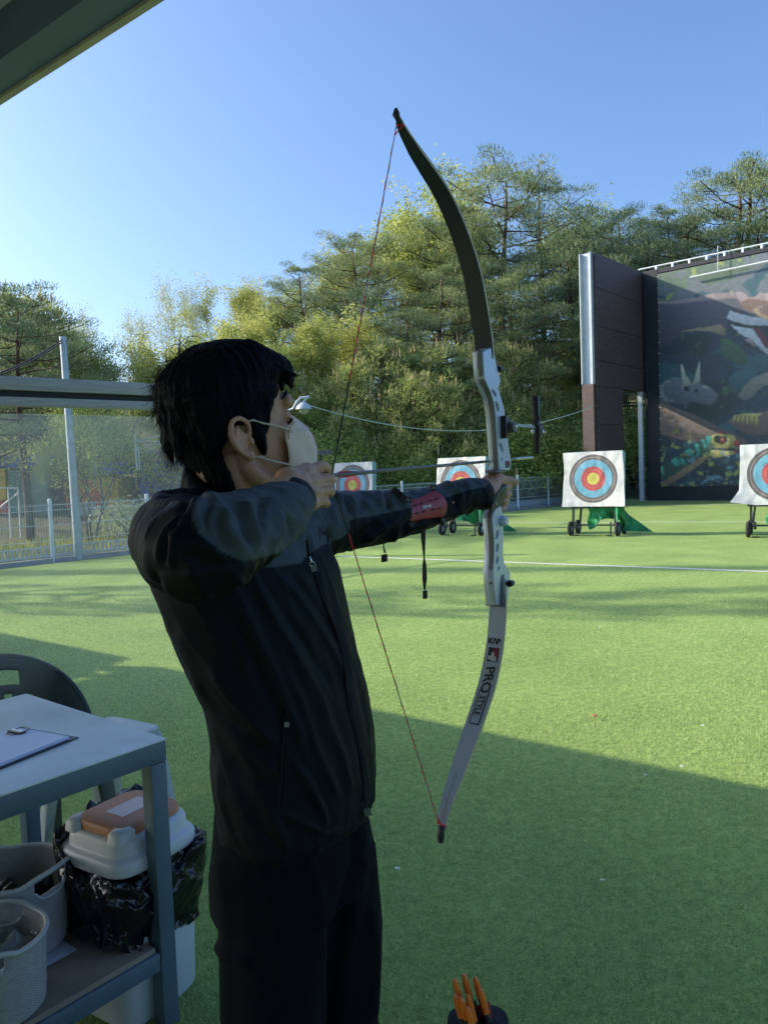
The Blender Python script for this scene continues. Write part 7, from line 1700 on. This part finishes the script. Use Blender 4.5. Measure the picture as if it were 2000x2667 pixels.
b = MB(); b.loft([rr(hx*.84, hy*.82, .004), rr(hx*.90, hy*.88, .02), rr(hx*.95, hy*.95, .40), rr(hx*.92, hy*.92, .405), rr(hx*.84, hy*.84, .03)], 48); smooth_angle(b.build('bin_body', M_binw, bin_), 50)
Lz = nrm(ZZ+Lx*.02-Ly*.03)
def lr_(x, y, z, e=5.0, ox=0, oy=0): return (lc*[1, 1, 0]+ZZ*ZL+Lz*z+Lx*ox+Ly*oy, Lx*x, Ly*y, e)
b = MB(); b.loft([lr_(hx*.94, hy*.94, -.012), lr_(hx, hy, -.008), lr_(hx*1.01, hy*1.01, .004), lr_(hx*1.0, hy*1.0, .024), lr_(hx*.965, hy*.96, .032), lr_(hx*.90, hy*.885, .035), lr_(hx*.885, hy*.87, .042), lr_(hx*.87, hy*.855, .068), lr_(hx*.84, hy*.815, .078), lr_(hx*.79, hy*.75, .081)], 56); lid = smooth_angle(b.build('lid', M_lid, bin_), 60)
b = MB(); b.loft([lr_(hx*.755, hy*.72, .078, 6), lr_(hx*.765, hy*.73, .094, 6), lr_(hx*.75, hy*.71, .104, 6), lr_(hx*.70, hy*.64, .108, 6)], 48); smooth_angle(b.build('orange_flap', M_or, lid), 60)
for sx, sy in ((-1, -1), (-1, 1)): b = MB(); b.loft([lr_(.034, .030, .074, 3.5, sx*hx*.66, sy*hy*.60), lr_(.032, .028, .098, 3.5, sx*hx*.66, sy*hy*.60), lr_(.022, .020, .107, 3, sx*hx*.66, sy*hy*.60)], 24); smooth_angle(b.build('corner_block', M_lid, lid), 50)
b = MB(); b.box(lc*[1, 1, 0]+ZZ*ZL+Lz*.1088+Lx*.01, (.12, .075, .0008), (Lx, Ly, Lz)); b.build('clear_label', mat('clear_label_film', (.56, .36, .28), .2), lid)
# bag: crumpled black film turned over the rim
def bag():
    rs = np.random.RandomState(4); n = 74; m = 13; V = []; F = []
    for j in range(m):
        t = j/(m-1)
        for i in range(n):
            th = 2*math.pi*i/n; cx_, cy_ = math.cos(th), math.sin(th); e = 4.5; k = (abs(cx_)**e+abs(cy_)**e)**(-1/e); cx_ *= k; cy_ *= k
            out = .92+.16*math.sin(math.pi*min(1, t*1.15))+.10*t; z = .435+.035*math.sin(math.pi*t)*(.4)-.20*t**1.4
            back = max(0, cy_)*.9+max(0, cx_)*.35; z += back*.12*math.sin(math.pi*min(1, t*1.4))
            nn = .030*noise.noise((th*2.3, t*3.5, 1))+.020*noise.noise((th*6, t*7, 5))
            right = max(0, cx_)**2; out += right*.12*math.sin(math.pi*t)
            p = lc*[1, 1, 0]+Lx*(hx*cx_*(out+nn*5.0))+Ly*(hy*cy_*(out+nn*5.0))+ZZ*(z+1.3*nn-(.04*right*t)); V.append(p+rs.normal(size=3)*.0022)
    for j in range(m-1):
        for i in range(n):
            a, b_, c, d = j*n+i, j*n+(i+1) % n, (j+1)*n+(i+1) % n, (j+1)*n+i; F += ([(a, b_, c), (a, c, d)] if (i+j) % 2 else [(a, b_, d), (b_, c, d)])
    o = mobj('bin_bag', V, F, M_bag, None, True, base=lc*[1, 1, 0]+ZZ*.25); s = o.modifiers.new('s', 'SUBSURF'); s.levels = 1; s.render_levels = 1; s.subdivision_type = 'SIMPLE'
    tag(o, 'crumpled black plastic bag turned over the rim of the white bin', 'bin bag')
bag()

# ------------------------------------------------------------------ moulded plastic armchair
M_chair = mat('grey_green_chair_plastic', (.040, .056, .058), .38, vary=.08, vscale=4)
ch = empty('plastic_chair', (0, 0, 0), 'dark moulded plastic chair with arched slotted back behind the table', 'chair')
n = 60; V = []; F = []; rows = 20
def zt_(th): return .46+.395*max(0, math.cos(th*.93))**.62
for j in range(rows+1):
    t = j/rows
    for i in range(n+1):
        th = (i/n*2-1)*1.72; z0 = .445; zt = zt_(th); z = z0+(zt-z0)*t; r = .245+.035*t; V.append((math.sin(th)*r*1.05, .02-math.cos(th)*r*.92-.03*t, z))
for j in range(rows):
    for i in range(n):
        th = ((i+.5)/n*2-1)*1.72; hole = (14 <= j <= 16 and .12 < abs(th) < .40) or (4 <= j <= 11 and abs(th) < .55 and (i % 5) in (0, 1))
        if not hole: F.append((j*(n+1)+i, j*(n+1)+i+1, (j+1)*(n+1)+i+1, (j+1)*(n+1)+i))
o = mobj('backrest', V, F, M_chair, ch, True); m = o.modifiers.new('thickness', 'SOLIDIFY'); m.thickness = .008
b = MB(); b.tube([(math.sin(th)*.28*1.05, .02-math.cos(th)*.28*.92-.03, zt_(th)) for th in np.linspace(-1.72, 1.72, 50)], .011, 8); b.build('top_edge', M_chair, ch, True)
b = MB(); b.loft([((0, .02, .43), (.23, 0, 0), (0, .22, 0), 4), ((0, .02, .445), (.235, 0, 0), (0, .225, 0), 4), ((0, .02, .44), (.19, 0, 0), (0, .18, 0), 4)], 32); smooth_angle(b.build('seat', M_chair, ch), 50)
for s in (-1, 1):
    b = MB(); b.loft([((s*.205, .21, .45), (.034, 0, 0), (0, .020, 0), 4), ((s*.215, .225, .40), (.030, 0, 0), (0, .020, 0), 4), ((s*.24, .27, .0), (.022, 0, 0), (0, .018, 0), 4)], 16); smooth_angle(b.build('leg', M_chair, ch), 50)
    b = MB(); b.loft([((s*.20, -.19, .47), (.035, 0, 0), (0, .018, 0), 4), ((s*.22, -.22, .30), (.030, 0, 0), (0, .018, 0), 4), ((s*.25, -.28, .0), (.022, 0, 0), (0, .017, 0), 4)], 16); smooth_angle(b.build('leg', M_chair, ch), 50)
b = MB()
b.bar((-.27, .22, .425), (.27, .22, .425), .03, .03); b.build('seat_brace', M_chair, ch)
ch.scale = (1, 1, .95); ch.location = (-1.42, 2.88, 0); ch.rotation_euler = (0, 0, math.atan2(-.66, .75)-math.pi/2)

# ------------------------------------------------------------------ quiver with orange nocked arrows at the bottom edge
M_onock = mat('orange_nock_plastic', (.80, .20, .025), .3, trans=0); M_onock.node_tree.nodes['Principled BSDF'].inputs['Subsurface Weight'].default_value = .3; M_onock.node_tree.nodes['Principled BSDF'].inputs['Subsurface Scale'].default_value = .004
M_qred = mat('red_vane_plastic', (.35, .015, .03), .5); M_qblk = mat('black_quiver_cloth', (.012, .014, .018), .8, bump=.3, bscale=200)
YQ = 1.17; qv = P(1246, 2668, YQ+.01); quiv = empty('floor_quiver', (qv[0], qv[1], 0), 'black floor quiver standing at the bottom edge of the picture', 'quiver')
b = MB(); b.loft([((qv[0], qv[1], qv[2]+.004), (.048, 0, 0), (0, .040, 0), 3), ((qv[0], qv[1], qv[2]-.02), (.052, 0, 0), (0, .044, 0), 3), ((qv[0], qv[1], qv[2]-.40), (.045, 0, 0), (0, .038, 0), 3), ((qv[0], qv[1], qv[2]-.41), (.02, 0, 0), (0, .02, 0), 3)], 28); smooth_angle(b.build('quiver_tube', M_qblk, quiv), 50)
b = MB(); b.tube([(qv[0], qv[1], qv[2]-.40), (qv[0], qv[1], .01)], .012, 10); b.lathe([(.11, .004), (.11, .014), (.02, .03), (0, .03)], (qv[0], qv[1], 0), None, 24); smooth_angle(b.build('stand', M_qblk, quiv))
def qarrow(u, v, y, ln, vane, label, lean=(16, 60)):
    top = P(u, v, y); low = P(u+lean[0], v+lean[1], y-.002); d = nrm(low-top)
    rt = empty('quiver_arrow', top, label, 'arrow', 'arrows standing in the floor quiver')
    b = MB(); b.tube([top, top+d*.006, top+d*.016, top+d*ln], [.0022, .0046, .0056, .0052], 10); b.build('nock', M_onock, rt, False)
    b = MB(); b.tube([top+d*(ln+.0005), top+d*.30], .0045, 8); b.build('shaft', M_carbon, rt)
    for k in range(3):
        a = k*2.094+u; s1_ = nrm(np.cross(d, ZZ+RT*.3)); s2_ = np.cross(s1_, d); e = s1_*math.cos(a)+s2_*math.sin(a); w = nrm(np.cross(d, e))*.0008
        q = [top+d*(ln+.012)+e*.003, top+d*(ln+.018)+e*.016, top+d*(ln+.05)+e*.012, top+d*(ln+.07)+e*.003]; b = MB(); b.prism([p+w*.5 for p in q], -w); b.build('vane', vane, rt)
names = [('orange nocked arrow, leftmost and half black in the quiver', 1183, 2549, YQ, .030, M_qblk), ('orange nocked arrow, tallest in the quiver', 1207, 2537, YQ+.01, .036, M_qblk), ('orange nocked arrow with red vanes, right of the tallest', 1236, 2543, YQ+.012, .034, M_qred), ('orange nocked arrow lowest in front of the quiver bunch', 1217, 2623, YQ-.03, .034, M_qred),
         ('orange nocked arrow low at the left edge of the bunch', 1185, 2590, YQ-.015, .036, M_qblk), ('orange nocked arrow second from the left in the lower row', 1199, 2597, YQ-.02, .034, M_qred), ('orange nocked arrow low at the right of the bunch', 1249, 2574, YQ-.005, .040, M_qblk), ('orange nocked arrow in the middle of the lower row', 1217, 2590, YQ-.012, .042, M_qred)]
for lb, u, v, y, ln, vm in names: qarrow(u, v, y, ln, vm, lb)

# pale plastic stool behind the table --------------------------------
M_stool = mat('pale_grey_stool_plastic', (.42, .46, .48), .3, vary=.05, vscale=4)
sc1, sc0 = G(428, 1888, .45), G(262, 1856, .45); SX = nrm((sc1-sc0)*[1, 1, 0]); SY = np.array([SX[1], -SX[0], 0.]); SY = -SY if SY[1] > 0 else SY
sct = sc1*[1, 1, 0]-SX*.17+SY*.17; stool = empty('plastic_stool', sct, 'pale grey square plastic stool between the table and the dark chair', 'stool')
def sq(h, z, e=7): return (sct+ZZ*z, SX*h, SY*h, e)
b = MB(); b.loft([sq(.160, .395), sq(.172, .43), sq(.170, .445), sq(.160, .450), sq(.150, .447)], 48); smooth_angle(b.build('stool_top', M_stool, stool), 50)
for sx in (-1, 1):
    for sy in (-1, 1):
        b = MB(); b.loft([(sct+SX*sx*(.135+.05*(1-z/.42))+SY*sy*(.135+.05*(1-z/.42))+ZZ*z, SX*w, SY*w, 5) for z, w in ((.42, .030), (.30, .028), (.0, .022))], 16); smooth_angle(b.build('leg', M_stool, stool), 50)
